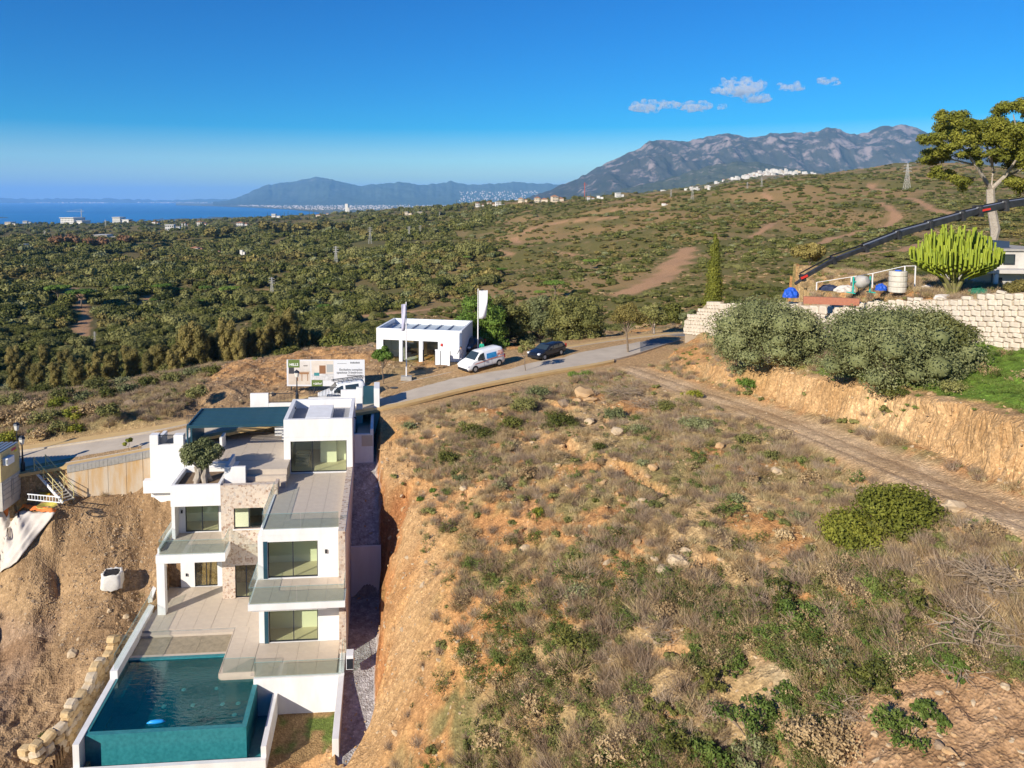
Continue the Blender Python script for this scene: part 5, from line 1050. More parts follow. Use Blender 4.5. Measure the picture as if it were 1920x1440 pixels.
# large pine on the right
def big_pine():
    Y = 82; x = (1862 - CX) / F * Y; zb = -9.0; P = lambda u, v, dy=0: Vector(PYd(u, v, Y + dy)) - Vector((x, Y, zb)); q = np.random.RandomState(21)
    root = empty('pine_tree', (x, Y, zb), 0, 'tall old pine with pale forked trunk and broad yellow-green crown on the right', 'tree'); w_ = MB()
    fork = P(1857, 355); w_.tube([(0, 0, -1), P(1866, 430), P(1858, 385), fork], [.55, .48, .42, .40], 8)
    ends = [((1858, 355), (1830, 310), (1800, 270), .24), ((1858, 355), (1862, 320), (1858, 285), .18), ((1858, 355), (1885, 330), (1905, 300), .26), ((1885, 330), (1925, 315), (1960, 290), .18), ((1830, 310), (1790, 300), (1750, 295), .12), ((1862, 320), (1850, 270), (1830, 240), .12), ((1905, 300), (1910, 260), (1900, 215), .14)]
    for a, b, c, r_ in ends: w_.tube([P(*a), P(*b, dy=q.uniform(-1, 1)), P(*c, dy=q.uniform(-2, 2))], [r_, r_ * .7, r_ * .4], 6)
    w_.build('trunk', M_barkp, root); cl = []
    pads = [(1752,290,34,13),(1742,262,22,11),(1775,250,34,16),(1795,225,28,14),(1785,280,30,12),(1815,250,34,18),(1818,285,26,12),(1835,225,24,13),(1850,255,34,18),(1880,225,34,18),(1905,205,34,16),(1890,260,38,20),(1925,235,40,22),(1930,280,44,22),(1905,300,34,16),(1870,290,26,12),(1788,330,28,12),(1810,345,24,10),(1760,322,18,8),(1835,300,20,9),(1960,215,40,20),(1970,260,44,22),(1950,310,40,18),(1925,345,36,14),(1975,340,30,14),(1990,300,40,20),(1900,340,26,10),(1770,215,20,10),(1745,305,20,8)]
    for u, v, a, b in pads:
        for k_ in range(6):
            p = P(u + q.uniform(-.75, .75) * a, v + q.uniform(-.8, .9) * b, dy=q.uniform(-4, 4)); s1 = a * Y / F * q.uniform(.28, .55); cl.append((p.x, p.y, p.z, s1, s1, b * Y / F * q.uniform(.45, .9)))
    link('crown', crown_mesh('crown', cl, 90000, .12, L_pine, 22, up=.4, shell=(.4, 1.15), core=.55), root)
big_pine()
# olive tree in the planter
pl_ = toW(-10.6, 7.4, 8.27); q = np.random.RandomState(31); cl = dome(16, q, 1.0, 1.45, .52, (.26, .38), .9, .66); w_ = MB()
for a in range(5): w_.tube([(.32 * math.cos(a * 1.26), .30 * math.sin(a * 1.26), -.05), (.16 * math.cos(a * 1.26), .16 * math.sin(a * 1.26), .28), (.22 * math.cos(a * 1.26 + .4), .22 * math.sin(a * 1.26 + .4), .62)], [.11, .13, .09], 7)
limbs(w_, (0, 0, .15), cl[::2], .12, q, .4, 6)
plant('olive_tree', pl_, crown_mesh('crown', cl, 15000, .045, L_grey, 32, shell=(.5, 1.15), core=.5), w_.mesh('trunk', M_barkp), 1.85, label='old olive tree with gnarled forked trunk in the white roof planter', cat='tree', rz=.4)

# ------------------------------------------------------------------ ground cover near the camera
def blades(name, n, r, h, m_, seed, wd=.012, lean=.45):
    q = np.random.RandomState(seed); a = q.uniform(0, 6.28, n); rr = q.uniform(0, r, n) ** 1; b = np.stack([rr * np.cos(a), rr * np.sin(a), np.zeros(n)], 1); d = q.normal(size=(n, 3)) * lean; d[:, :2] += b[:, :2] / r * .5; d[:, 2] = 1; d /= np.linalg.norm(d, axis=1)[:, None]; L = h * q.uniform(.5, 1.2, n)[:, None]
    s = np.cross(d, q.normal(size=(n, 3))); s /= np.linalg.norm(s, axis=1)[:, None]; s *= wd
    V_ = np.stack([b - s, b + s, b + d * L], 1).reshape(-1, 3); Q = np.arange(3 * n).reshape(n, 3); return np_mesh(name, V_, Q, m_, {'tint': ('FLOAT', np.repeat(q.uniform(0, 1, n), 3))})
G_dry = [blades('dry_tuft', 90, .22, .34, L_grass, 600 + i, .010) for i in range(3)]; L_brush = leaf_mat('brushwood', (.15, .10, .065), (.30, .21, .135), (.46, .355, .25)); G_brush = [blades('brush', 210, .34, .55, L_brush if i < 2 else L_dry, 610 + i, .008, .8) for i in range(3)]; G_green = [blades('green_tuft', 80, .2, .16, L_green, 620 + i, .014, .7) for i in range(2)]; G_low = shrub_set(L_olive, 130, .12, 2, 5, 630)
def near_pts(n, a0, a1, y0, y1):
    X, Y = sample(n, a0, a1, y0, y1, 1.5); h, info = height(X, Y); full = {k: np.zeros(n) for k in ('road', 'track', 'path', 'lawn', 'under', 'cliff', 'bank', 'upper', 'ledge')}
    for k in full: full[k][info['i']] = info[k]
    r, d = toL(X, Y); full['house'] = (((r < .6) & (r > -14.2) & (d > -8.7) & (d < 18.9)) | ((r < .6) & (r > -16.2) & (d > 10.5) & (d < 18.9))) * 1.0; return X, Y, h, full
def px_uv(X, Y, h):
    dy = Y * math.cos(PT) - h * math.sin(PT); return CX + F * X / dy, PY - F * (h * math.cos(PT) + Y * math.sin(PT)) / dy
X, Y, h, f = near_pts(60000, -.62, .86, 15, 112); U_, V_ = px_uv(X, Y, h); f['road'] = np.maximum(f['road'], ((U_ < 125) & (V_ > 945) & (V_ < 1085)) * 1.0); clear = (f['road'] < .3) & (f['track'] < .35) & (f['path'] == 0) & (f['under'] == 0) & (f['house'] == 0)
n1 = fbm(X / 3.2, Y / 3.2, 3, 201); n2 = fbm(X / 7, Y / 7, 3, 202); hill = (toL(X, Y)[0] > 1.5) & (Y < 74); pdist = poly_dist(X, Y, PB)[0]
earth = np.hypot(X - 15.5, (Y - 20.5) / 1.2) > 3.6; clay = np.hypot((X - 11.8), (Y - 27.5)) > 1.6
dens = np.where(hill, np.clip((n1 - .30) * 3.2, .05, 1) * sstep(1.5, 5.5, pdist + (n2 - .5) * 4), np.where((X < -24 - .12 * (Y - 66)) & (Y > 66), .7, .012)) * (1 - .86 * np.clip(f['bank'], 0, 1)) * (1 - .85 * f['ledge']) * (1 - .95 * np.clip(f['cliff'], 0, 1)) * earth * clay
k = clear & (RS.uniform(0, 1, len(X)) < dens); t_ = RS.uniform(0, 1, len(X)); up_ = f['upper'] > .5
idx = np.where(up_ & (n2 > .42), 6 + RS.randint(0, 2, len(X)), np.where(t_ < .42, RS.randint(0, 3, len(X)), np.where(t_ < .82, 3 + RS.randint(0, 3, len(X)), np.where(t_ < .92, 6 + RS.randint(0, 2, len(X)), 8 + RS.randint(0, 2, len(X))))))
s_ = RS.uniform(.6, 1.3, len(X)) * np.where(idx >= 8, .36, 1.0) * np.where((V_ > 1060) & (U_ > 840) & (idx >= 3) & (idx < 6), RS.uniform(.9, 1.55, len(X)), 1)
scatter('dry_grass', G_dry + G_brush + G_green + G_low, np.stack([X, Y, h - .02], 1)[k], RS.uniform(0, 6.28, k.sum()), s_[k], label='dry grass and low weeds over the near slopes', idx=idx[k])
# tangled undergrowth on the lower slope
X, Y, h, f = near_pts(12000, -.05, .80, 15, 60); U_, V_ = px_uv(X, Y, h); nn_ = fbm(X / 2.4, Y / 2.4, 3, 230); low = sstep(1050, 1180, V_ + (nn_ - .5) * 200) * sstep(820, 900, U_ - (V_ - 1100) * .1)
k = (RS.uniform(0, 1, len(X)) < (low * np.clip((nn_ - .30) * 5, 0, 1) * .95 + (1 - low) * .05 * (nn_ > .5)) ) & (np.hypot(X - 15.5, (Y - 20.5) / 1.2) > 3.4) & (np.hypot(X - 11.8, Y - 27.5) > 1.5) & (f['track'] < .2) & (f['road'] < .2) & (f['cliff'] < .3) & (f['bank'] < .1) & (toL(X, Y)[0] > 4)
U_herb = []
for i, m_ in enumerate((L_herb, L_olive, L_dark, L_dry)):
    for j in range(2):
        q = np.random.RandomState(650 + 5 * i + j); cl = [(q.uniform(-.8, .8), q.uniform(-.8, .8), q.uniform(.05, .8), c, c, c * .8) for c in q.uniform(.12, .3, 14)]; U_herb.append(crown_mesh('herb', cl, 560, .05, m_, 650 + 5 * i + j, shell=(.1, 1.9), core=0))
n_ = int(k.sum()); s_ = RS.uniform(.25, .75, n_); scatter('undergrowth', U_herb, np.stack([X, Y, h - .03], 1)[k], RS.uniform(0, 6.28, n_), s_, label='tangle of low green and dry plants on the lower slope', idx=RS.choice(8, n_, p=[.18, .17, .1, .1, .1, .1, .13, .12]))
# loose stones: rubble on the slopes
def stone_shape(seed, m_, sub=1):
    q = np.random.RandomState(seed); bm = bmesh.new(); bmesh.ops.create_icosphere(bm, subdivisions=sub, radius=.5); S = Matrix.Diagonal((q.uniform(.8, 1.3), q.uniform(.6, 1.0), q.uniform(.4, .75), 1))
    for v in bm.verts: v.co = S @ (v.co * q.uniform(.78, 1.2))
    me = bpy.data.meshes.new('stone'); bm.to_mesh(me); bm.free(); me.materials.append(m_); return me
M_rock = mat('ochre_rock', (.50, .335, .18), (.40, .24, .11), 2.5, .95, bump=.5); M_rockp = mat('pale_rock', (.54, .42, .28), (.44, .32, .19), 2.5, .95, bump=.4); M_rockb = mat('brown_rock', (.34, .25, .165), (.25, .17, .105), 2.5, .95, bump=.4)
ST = [stone_shape(i, (M_rock, M_rockp, M_rockb)[i % 3]) for i in range(9)]
X, Y, h, f = near_pts(50000, -.62, .86, 15, 100); U_, V_ = px_uv(X, Y, h); f['road'] = np.maximum(f['road'], ((U_ < 125) & (V_ > 945) & (V_ < 1085)) * 1.0); clear = (f['road'] < .15) & (f['path'] < 2) & (f['under'] == 0) & (f['house'] == 0) & (f['lawn'] == 0)
n1 = fbm(X / 2.2, Y / 2.2, 3, 211); left = X < -9; dens = np.where(left, np.where(h < -28.9, .12, .75), .14 + np.clip((n1 - .5) * 4, 0, .8) + f['ledge'] * .6 + sum(.8 * np.exp(-(((U_ - a) / b) ** 2 + ((V_ - c) / d) ** 2)) for a, b, c, d in ((920, 55, 945, 28), (1390, 60, 880, 30), (1265, 60, 1070, 30), (1120, 60, 1000, 25), (860, 50, 1060, 40), (1180, 70, 950, 16), (1390, 30, 900, 30))))  * np.where(f['track'] > .3, .06, 1) * np.where(f['upper'] > .5, .2, 1) * np.where(f['path'] > 0, .25, 1); dens = np.maximum(dens, np.clip(f['bank'], 0, 1) * .3); pr_ = poly_dist(X, Y, PB)[0]; dens = np.where((~left) & (Y < 60), np.maximum(dens, .75 * (1 - sstep(2.5, 7, pr_)) * (f['path'] == 0)), dens); dens = np.where(np.hypot(X - 15.5, (Y - 20.5) / 1.2) < 4, .85, dens)
k = clear & (RS.uniform(0, 1, len(X)) < dens); s_ = np.exp(RS.normal(-2.15, .5, k.sum())); s_ = np.clip(s_, .05, .42)
pk = np.where(left[k], RS.choice([2, 5, 8, 0, 1], k.sum()), RS.choice([0, 3, 6, 1, 4], k.sum()))
scatter('rubble', ST, np.stack([X, Y, h + .0], 1)[k], RS.uniform(0, 6.28, k.sum()), s_, tilt=(RS.uniform(-.5, .5, k.sum()), RS.uniform(-.5, .5, k.sum())), label='loose stones and rubble on the bare slopes', idx=pk)
X, Y, h, f = near_pts(34000, -.75, -.10, 34, 64); r_, d_ = toL(X, Y); k = (f['road'] < .1) & (f['house'] == 0) & (f['under'] == 0) & (f['lawn'] == 0) & (r_ < -13.8) & (h > -30.2) & (RS.uniform(0, 1, len(X)) < .25 + sstep(.4, .6, fbm(X / 2, Y / 2, 3, 240))); U_, V_ = px_uv(X, Y, h); k &= ~((U_ < 110) & (V_ > 955) & (V_ < 1080)); n_ = int(k.sum())
scatter('stony_fill', ST, np.stack([X, Y, h], 1)[k], RS.uniform(0, 6.28, n_), np.clip(np.exp(RS.normal(-2.2, .45, n_)), .05, .3), tilt=(RS.uniform(-.5, .5, n_), RS.uniform(-.5, .5, n_)), label='stony excavated fill on the slope left of the villa', idx=RS.choice([2, 5, 8, 0, 1, 3], n_))
# boulders one by one
bl = [(1097,742,46,'largest flat ochre boulder near the road corner'),(1058,760,30,'brown boulder left below the largest one'),(1082,757,26,'tilted slab under the largest boulder'),(1108,752,24,'rough boulder right under the largest one'),(1105,793,22,'rounded pale boulder below the cluster'),(1158,812,26,'ochre boulder above the white pebble'),(1130,803,16,'small yellowish boulder below the cluster'),(1275,790,18,'pale boulder at the left of the big grey bush'),(1350,838,20,'buff rock among the grass below the track'),
 (868,918,14,'upright pale stone on the slope near the cliff'),(986,1030,22,'rounded pale boulder in the red gully'),(970,1038,14,'small pale boulder left of the rounded one'),(1270,1060,40,'large cream boulder at the top right of the pale rocks'),(1250,1075,34,'cream boulder in the middle of the pale rocks'),(1228,1050,22,'small cream boulder left of the pale rocks'),(1285,1035,24,'leaning cream boulder above the pale rocks'),(1425,1045,26,'buff slab in the dry grass'),(1452,1062,18,'small buff rock right of the slab'),(1500,1052,22,'buff rock below the yellow-green bush'),
 (1790,955,44,'wide pale rock slab beside the track'),(1820,985,34,'pale rock below the wide slab'),(1745,1335,26,'brown rock on the bare earth'),(1885,1290,20,'white stone on the bare earth'),(1760,1400,24,'brown rock at the bottom right'),(1455,885,20,'white rock on the pale rubble'),(1640,1378,14,'white stone in the thicket'),(1875,903,16,'white boulder at the foot of the bank'),(1888,908,14,'ochre boulder beside the white one at the foot of the bank'),
 (645,735,14,'rock under the billboard'),(236,1158,16,'pale boulder above the stone retaining wall'),(205,1147,12,'small pale boulder on the rubble slope'),(135,1228,22,'white rock beside the yellow stone wall'),(245,758,20,'flat brown rock on the mound behind the left road'),(510,742,16,'pale rock at the edge of the mound'),(330,880,14,'rock under the white plinth'),(1195,1018,16,'buff rock in the lower grass'),(1130,905,18,'ochre rock by the orange ledge'),(1225,880,20,'ochre rock on the orange ledge'),(1215,895,16,'rust rock at the end of the orange ledge'),(1420,1165,20,'pale rock above the leafy plants')]
for i, (u, v, w, lab) in enumerate(bl):
    g = gpt(u, v); s = w / F * g.y; o = link('boulder', stone_shape(700 + i, M_rockp if ('pale' in lab or 'white' in lab or 'cream' in lab) else (M_rockb if 'brown' in lab else M_rock), 2)); o.location = g + Vector((0, 0, s * .12)); o.scale = (s, s, s); o.rotation_euler = (.2, .1, i); tag(o, lab, 'rock')
# left verge bushes beyond the near road
vb = [(40,800,60),(90,790,56),(140,785,60),(60,770,50),(20,760,60),(110,765,50),(170,775,50),(30,735,56),(75,740,50),(120,745,50),(160,752,44),(200,742,40),(15,715,50),(240,735,40),(280,722,44),(320,715,44),(360,706,46),(395,700,40),(180,730,56),(230,722,40),(12,830,50),(75,818,40),(110,808,44),(145,808,36),(8,790,50)]
for i, (u, v, w) in enumerate(vb):
    m_ = (L_dry, L_olive, L_yellow)[i % 3] if v > 755 else (L_olive, L_grey, L_dark)[i % 3]; ds = {'dry_foliage': 'tawny', 'olive_foliage': 'olive', 'yellow_green_foliage': 'yellowish', 'grey_foliage': 'grey-green', 'dark_foliage': 'dark green'}[m_.name]
    pos = ('low' if v > 755 else 'tall'); near_bush('verge_bush', u, v, w * 1.15, m_, f'{ds} {pos} bush ' + ('near the left edge beyond the road' if u < 70 else ('on the bank beyond the left road' if v > 755 else ('in the green strip below the mound' if u > 170 else 'in the hollow behind the bank'))), leaf=.09, hk=.7).__setitem__('group', 'bushes beyond the left stretch of road')
# ------------------------------------------------------------------ road, kerbs, pavements
M_road = mat('road_concrete', (.56, .47, .36), (.44, .365, .28), .45, .9, bump=.15, bscale=25)
M_asph = mat('asphalt', (.22, .21, .20), (.17, .16, .155), 1.5, .9)
M_pave = mat('ochre_paving', (.58, .40, .175), (.50, .33, .15), 1.5, .9, bump=.1, bscale=20)
M_kerb = mat('pale_kerb', (.56, .48, .37), (.46, .39, .30), 3, .9)
def res(P, k=6):
    out = []
    for i in range(len(P) - 1):
        for j in range(k): out.append(P[i] + (P[i + 1] - P[i]) * j / k)
    out.append(P[-1]); return np.array(out)
def smooth(P, it=3):
    P = P.copy()
    for _ in range(it * 4): P[1:-1] = .25 * P[:-2] + .5 * P[1:-1] + .25 * P[2:]
    return P
rf = smooth(res(RF)); rn = smooth(res(RN)); nrm = rf - rn; nrm[:, 2] = 0; nrm /= np.linalg.norm(nrm, axis=1)[:, None]
def strip(name, A, B, lift, m, thick=.25, kind='structure'):
    n = len(A); V_ = []
    for a, b in zip(A, B): V_ += [(a[0], a[1], a[2] + lift), (b[0], b[1], b[2] + lift), (b[0], b[1], b[2] + lift - thick), (a[0], a[1], a[2] + lift - thick)]
    Fq = [(4 * i, 4 * i + 4, 4 * i + 5, 4 * i + 1) for i in range(n - 1)] + [(4 * i + 1, 4 * i + 5, 4 * i + 6, 4 * i + 2) for i in range(n - 1)] + [(4 * i + 3, 4 * i + 7, 4 * i + 4, 4 * i) for i in range(n - 1)]
    Fq = [f[::-1] for f in Fq]; Fq += [(0, 1, 2, 3), (4 * n - 1, 4 * n - 2, 4 * n - 3, 4 * n - 4)]
    me = bpy.data.meshes.new(name); me.from_pydata([tuple(map(float, v)) for v in V_], [], Fq); me.materials.append(m); me.update(); return tag(link(name, me), kind=kind)
def split_strip(name, A, B, lift, m, i0, i1): return strip(name, A[i0:i1], B[i0:i1], lift, m)
S_ = 60
strip('road', rn[:S_ + 1], rf[:S_ + 1], .0, M_road); strip('road', rn[S_:], rf[S_:], -.004, M_asph)
strip('kerb', rf, rf + nrm * .18, .12, M_kerb); strip('kerb', rn - nrm * .18, rn, .12, M_kerb)
strip('pavement', rf + nrm * .181, rf + nrm * 1.5, .11, M_pave)
k1 = 57; nw = np.full(len(rn), 1.15); nw[:24] = .95
strip('pavement', (rn - nrm * nw[:, None])[:k1], (rn - nrm * .181)[:k1], .11, M_pave)
# retaining wall below the left stretch of road, poured bay by bay
M_stain = mat('rust_stained_concrete', (.55, .33, .13), (.60, .53, .43), 1.1, .9, bump=.2, stretch=(1.4, 1.4, .28))
wl = empty('retaining_wall', (0, 0, 0), 0, 'rust-stained concrete retaining wall below the left road beside the villa', 'wall')
wa = rn - nrm * (nw[:, None] + .02); j0 = max(i for i in range(20) if wa[i][0] < (140 - CX) / F * wa[i][1]); ends = [wa[i] for i in range(j0, j0 + 9)]
for a, b in zip(ends[:-1], ends[1:]):
    n_ = np.array([a[1] - b[1], b[0] - a[0], 0]); n_ /= np.linalg.norm(n_); a2 = a + (b - a) * .006; b2 = b - (b - a) * .006
    q = MB(); q.prism([tuple(a2[:2] - n_[:2] * .3), tuple(b2[:2] - n_[:2] * .3), tuple(b2[:2]), tuple(a2[:2])], [a2[2] - 4.2, b2[2] - 4.2, b2[2] - 4.2, a2[2] - 4.2], [a2[2] - .35, b2[2] - .35, b2[2] - .35, a2[2] - .35]); q.build('wall_bay', M_stain, wl)
    for j in range(5):
        c = a + (b - a) * (j / 5 + .004); e = a + (b - a) * ((j + 1) / 5 - .004); q = MB(); q.prism([tuple(c[:2] - n_[:2] * .34), tuple(e[:2] - n_[:2] * .34), tuple(e[:2] + n_[:2] * .04), tuple(c[:2] + n_[:2] * .04)], [c[2] - .345, e[2] - .345, e[2] - .345, c[2] - .345], [c[2] + .16, e[2] + .16, e[2] + .16, c[2] + .16]); q.build('coping_block', M_conc, wl)
def onroad(u, v, lift=0.0):
    """point on the road or pavement surface seen at a photo pixel"""
    z = -17.5
    for _ in range(8):
        w = Pz(u, v, z); d, s_, zz, _t = poly_dist(np.array([w[0]]), np.array([w[1]]), RC); z = float(zz[0]) + lift
    return Vector(Pz(u, v, z))
M_iron = mat('cast_iron', (.10, .095, .09), None, rough=.7, metal=.4)
for i, (u, v, w, l) in enumerate([(739,727,.42,'round manhole cover in the road right of the villa entrance'),(967,699,.42,'round manhole cover in the road below the white van'),]):
    q = MB(); q.lathe([(.40, 0), (.40, .018), (.30, .02), (.30, .026)], 20); o = q.build('manhole_cover', M_iron); o.location = onroad(u, v, .004); tag(o, l, 'manhole cover')
q = MB(); q.box(-.55, .55, -.4, .4, 0, .03); q.box(-.5, .5, -.35, .35, .03, .05); o = q.build('service_hatch', M_conc); o.location = onroad(940, 712, .12); o.rotation_euler = (0, 0, .5); tag(o, 'square concrete hatch in the near pavement below the white van', 'hatch')
# ------------------------------------------------------------------ vehicles
def car(name, L, Wd, prof, belt, loc, rz, paint, label, cat, wheels, glassrange, pillars, roofrack=False, wr=.33, dark_sill=True, extras=None, tilt=0.0):
    """prof: (x, z) top line front to back; x from 0 (front) to L. Local: x forward = -x ... front at x=0"""
    root = empty(name, loc, rz, label, cat); root.rotation_euler = (0, tilt, rz)
    xs = np.linspace(0, L, 44); top = np.interp(xs, [p[0] for p in prof], [p[1] for p in prof]); V_ = []; Fq = []
    def section(x, t):
        e = min(x, L - x); w = Wd / 2 * (1 - .16 * math.exp(-e / .22)); zb = .28; bl_ = min(belt, t - .03); wt = w * (1 - .16 * max(0, (t - belt)) / .6) if t > belt else w * .97
        pts = [(w * .93, zb), (w, zb + .22), (w, (zb + bl_) / 2 + .1), (w * .985, bl_), (max(wt, w * .6), t - .07 if t > belt + .1 else t - .03), (wt * .88, t), (0, t + .02)]
        return pts
    for x, t in zip(xs, top):
        s = section(x, t); full = [(x, -a, z) for a, z in s] + [(x, a, z) for a, z in reversed(s[:-1])]; V_ += full
    k = 13
    for i in range(len(xs) - 1):
        for j in range(k - 1): Fq.append((i * k + j, i * k + j + 1, (i + 1) * k + j + 1, (i + 1) * k + j))
        Fq.append((i * k + k - 1, i * k, (i + 1) * k, (i + 1) * k + k - 1))
    Fq += [tuple(range(k))[::-1], tuple((len(xs) - 1) * k + j for j in range(k))]
    me = bpy.data.meshes.new('body'); me.from_pydata(V_, [], Fq); me.materials.append(paint); me.update()
    bm = bmesh.new(); bm.from_mesh(me); bmesh.ops.recalc_face_normals(bm, faces=bm.faces); bm.to_mesh(me); bm.free(); me.polygons.foreach_set('use_smooth', [True] * len(me.polygons)); link('body', me, root)
    topf = lambda x: float(np.interp(x, [p[0] for p in prof], [p[1] for p in prof]))
    for side in (-1, 1):
        for (a, b) in glassrange:
            mb = MB(); pts = []
            n = 6; lo = []; hi = []
            for i in range(n + 1):
                x = a + (b - a) * i / n; t = topf(x); s = section(x, t); zl = belt + .03; zh = max(zl + .05, t - .14); f = (zh - s[3][1]) / max(.05, s[4][1] - s[3][1]); wh = s[3][0] + (s[4][0] - s[3][0]) * min(1, f); fl = (zl - s[3][1]) / max(.05, s[4][1] - s[3][1]); wl_ = s[3][0] + (s[4][0] - s[3][0]) * fl
                lo.append((x, side * (wl_ + .012), zl)); hi.append((x, side * (wh + .012), zh))
            for i in range(n): mb.quad(*( (lo[i], lo[i + 1], hi[i + 1], hi[i]) if side < 0 else (lo[i + 1], lo[i], hi[i], hi[i + 1])))
            mb.build('side_window', M_cargl, root)
        for xw in wheels:
            w = MB(); w.lathe([(wr * .55, -.11), (wr, -.09), (wr, .09), (wr * .55, .11)], 20); ty = w.build('wheel', M_black, root); ty.rotation_euler = (R(90), 0, 0); ty.location = (xw, side * (Wd / 2 - .10), wr)
            r_ = MB(); r_.lathe([(wr * .60, -.125), (wr * .62, 0), (wr * .60, .125)], 12); rm = r_.build('rim', M_chrome, ty)
            ar = MB(); ar.lathe([(wr * 1.16, -.06), (wr * 1.16, .06)], 20); a_ = ar.build('wheel_arch', M_black, root); a_.rotation_euler = (R(90), 0, 0); a_.location = (xw, side * (Wd / 2 - .052), wr + .02)
    # windscreen and rear window follow the top line
    def across(a, b, nm, inset=.1):
        mb = MB(); n = 4
        for i in range(n):
            x0 = a + (b - a) * i / n; x1 = a + (b - a) * (i + 1) / n; t0, t1 = topf(x0), topf(x1); w0 = section(x0, t0)[5][0] - .02; w1 = section(x1, t1)[5][0] - .02
            mb.quad((x0, -w0, t0 + .028), (x1, -w1, t1 + .028), (x1, w1, t1 + .028), (x0, w0, t0 + .028))
        mb.build(nm, M_cargl, root)
    across(pillars[0], pillars[1], 'windscreen'); across(pillars[2], pillars[3], 'rear_window')
    lm = mat('lamp_glass', (.75, .77, .8), None, rough=.1); rl = mat('tail_lamp', (.45, .02, .02), None, rough=.2)
    for side in (-1, 1):
        q = MB(); q.box(.02, .30, side * Wd * .40 - .14, side * Wd * .40 + .14, .66, .84); q.build('headlight', lm, root, bevel=.03)
        q = MB(); q.box(L - .08, L + .012, side * Wd * .43 - .07, side * Wd * .43 + .07, .75, 1.15); q.build('tail_light', rl, root)
        q = MB(); q.box(pillars[1] + .0, pillars[1] + .2, side * (Wd / 2 + .09) - .07, side * (Wd / 2 + .09) + .07, belt + .02, belt + .2); q.build('mirror', M_black if dark_sill else paint, root, bevel=.02)
    q = MB(); q.box(-.03, .25, -Wd * .42, Wd * .42, .26, .52); q.build('bumper', M_black, root, bevel=.03); q = MB(); q.box(L - .15, L + .04, -Wd * .42, Wd * .42, .26, .5); q.build('bumper', M_black if dark_sill else paint, root, bevel=.03)
    for side in (-1, 1):
        q = MB(); q.box(wheels[0] + .45, wheels[1] - .45, side * Wd / 2 - (.03 if side > 0 else .02), side * Wd / 2 + (.02 if side > 0 else .03), .30, .38); q.build('sill', M_black, root)
        for x in ((pillars[1] + .35), (pillars[1] + 1.35)): q = MB(); q.box(x, x + .015, side * Wd / 2 - .006, side * Wd / 2 + .006, .45, belt); q.build('door_gap', M_black, root)
    if roofrack:
        zt = max(p[1] for p in prof); x0, x1 = roofrack; rk = MB()
        for y in (-.6, .6): rk.beam((x0, y, zt + .2), (x1, y, zt + .2), .04)
        for x in np.linspace(x0, x1, 7): rk.beam((x, -.6, zt + .2), (x, .6, zt + .2), .035)
        for x in (x0 + .1, (x0 + x1) / 2, x1 - .1):
            for y in (-.6, .6): rk.beam((x, y, zt - .02), (x, y, zt + .2), .03)
        for y in (-.25, .2): rk.beam((x0 - .2, y, zt + .27), (x1 + .2, y, zt + .27), .05)
        rk.build('roof_rack', M_dark, root)
    return root
M_vanw = mat('white_car_paint', (.80, .80, .80), None, rough=.25, spec=.5); M_blk = mat('black_car_paint', (.012, .014, .02), None, rough=.15, spec=.6)
M_orange = mat('orange_print', (.72, .16, .03), None, rough=.4); M_bluep = mat('blue_print', (.02, .22, .62), (.05, .42, .80), 3, .4)
vanprof = [(0, .72), (.12, .92), (.75, 1.12), (1.0, 1.2), (1.75, 1.84), (2.2, 1.92), (4.5, 1.93), (4.8, 1.88), (4.92, 1.2), (4.95, .7)]
P0 = onroad(868, 699); P1 = onroad(938, 681); rz = math.atan2(P1.y - P0.y, P1.x - P0.x)
van = car('white_van', 4.95, 1.92, vanprof, 1.08, P0, rz, M_vanw, 'white panel van with blue side graphic and orange lettering on the road', 'van', (.92, 4.05), [(1.35, 2.25)], (1.02, 1.75, 4.80, 4.90), tilt=-math.atan2(P1.z - P0.z, 4.2))
q = MB(); q.box(2.45, 3.75, -.985, -.968, 1.12, 1.66); q.build('side_graphic', M_bluep, van); q = MB(); q.box(2.47, 3.73, .968, .985, 1.12, 1.66); q.build('side_graphic', M_bluep, van)
for i in range(4): q = MB(); q.box(3.92, 4.7 - .12 * (i % 2), -.985, -.966, 1.62 - .12 * i, 1.67 - .12 * i); q.build('side_lettering', M_orange, van)
for a, b, z in ((.9, 2.3, .86), (2.3, 4.7, .95)): q = MB(); q.prism([(a, -.985), (b, -.985), (b, -.966), (a, -.966)], [z, z + .06, z + .06, z], [z + .04, z + .12, z + .12, z + .04]); q.build('stripe', M_orange, van)
smallprof = [(0, .7), (.1, .88), (.8, 1.05), (1.05, 1.12), (1.7, 1.62), (2.1, 1.76), (4.0, 1.78), (4.25, 1.7), (4.38, 1.1), (4.4, .65)]
P0 = onroad(598, 757); van2 = car('white_van', 4.4, 1.82, smallprof, 1.02, P0, R(16), M_vanw, 'small white van with roof rack parked between the villa and the billboard', 'van', (.85, 3.55), [(1.4, 2.25), (2.45, 3.7)], (1.1, 1.72, 4.15, 4.33), roofrack=(1.5, 4.2), tilt=-.06)
q = MB(); q.box(2.5, 3.9, -.935, -.915, .80, .87); q.build('stripe', M_orange, van2)
estprof = [(0, .62), (.12, .78), (.9, .93), (1.25, .98), (1.95, 1.36), (2.3, 1.44), (3.6, 1.45), (4.2, 1.38), (4.62, 1.0), (4.75, .7)]
P0 = onroad(1000, 677); P1 = onroad(1050, 663); rz = math.atan2(P1.y - P0.y, P1.x - P0.x)
car('black_car', 4.75, 1.82, estprof, .93, P0 + Vector((0, .3, 0)), rz, M_blk, 'black estate car parked on the far side of the road behind the white van', 'car', (.9, 3.7), [(1.65, 2.4), (2.5, 3.3), (3.4, 4.15)], (1.28, 1.95, 4.22, 4.6), dark_sill=False, tilt=-math.atan2(P1.z - P0.z, 3.3))
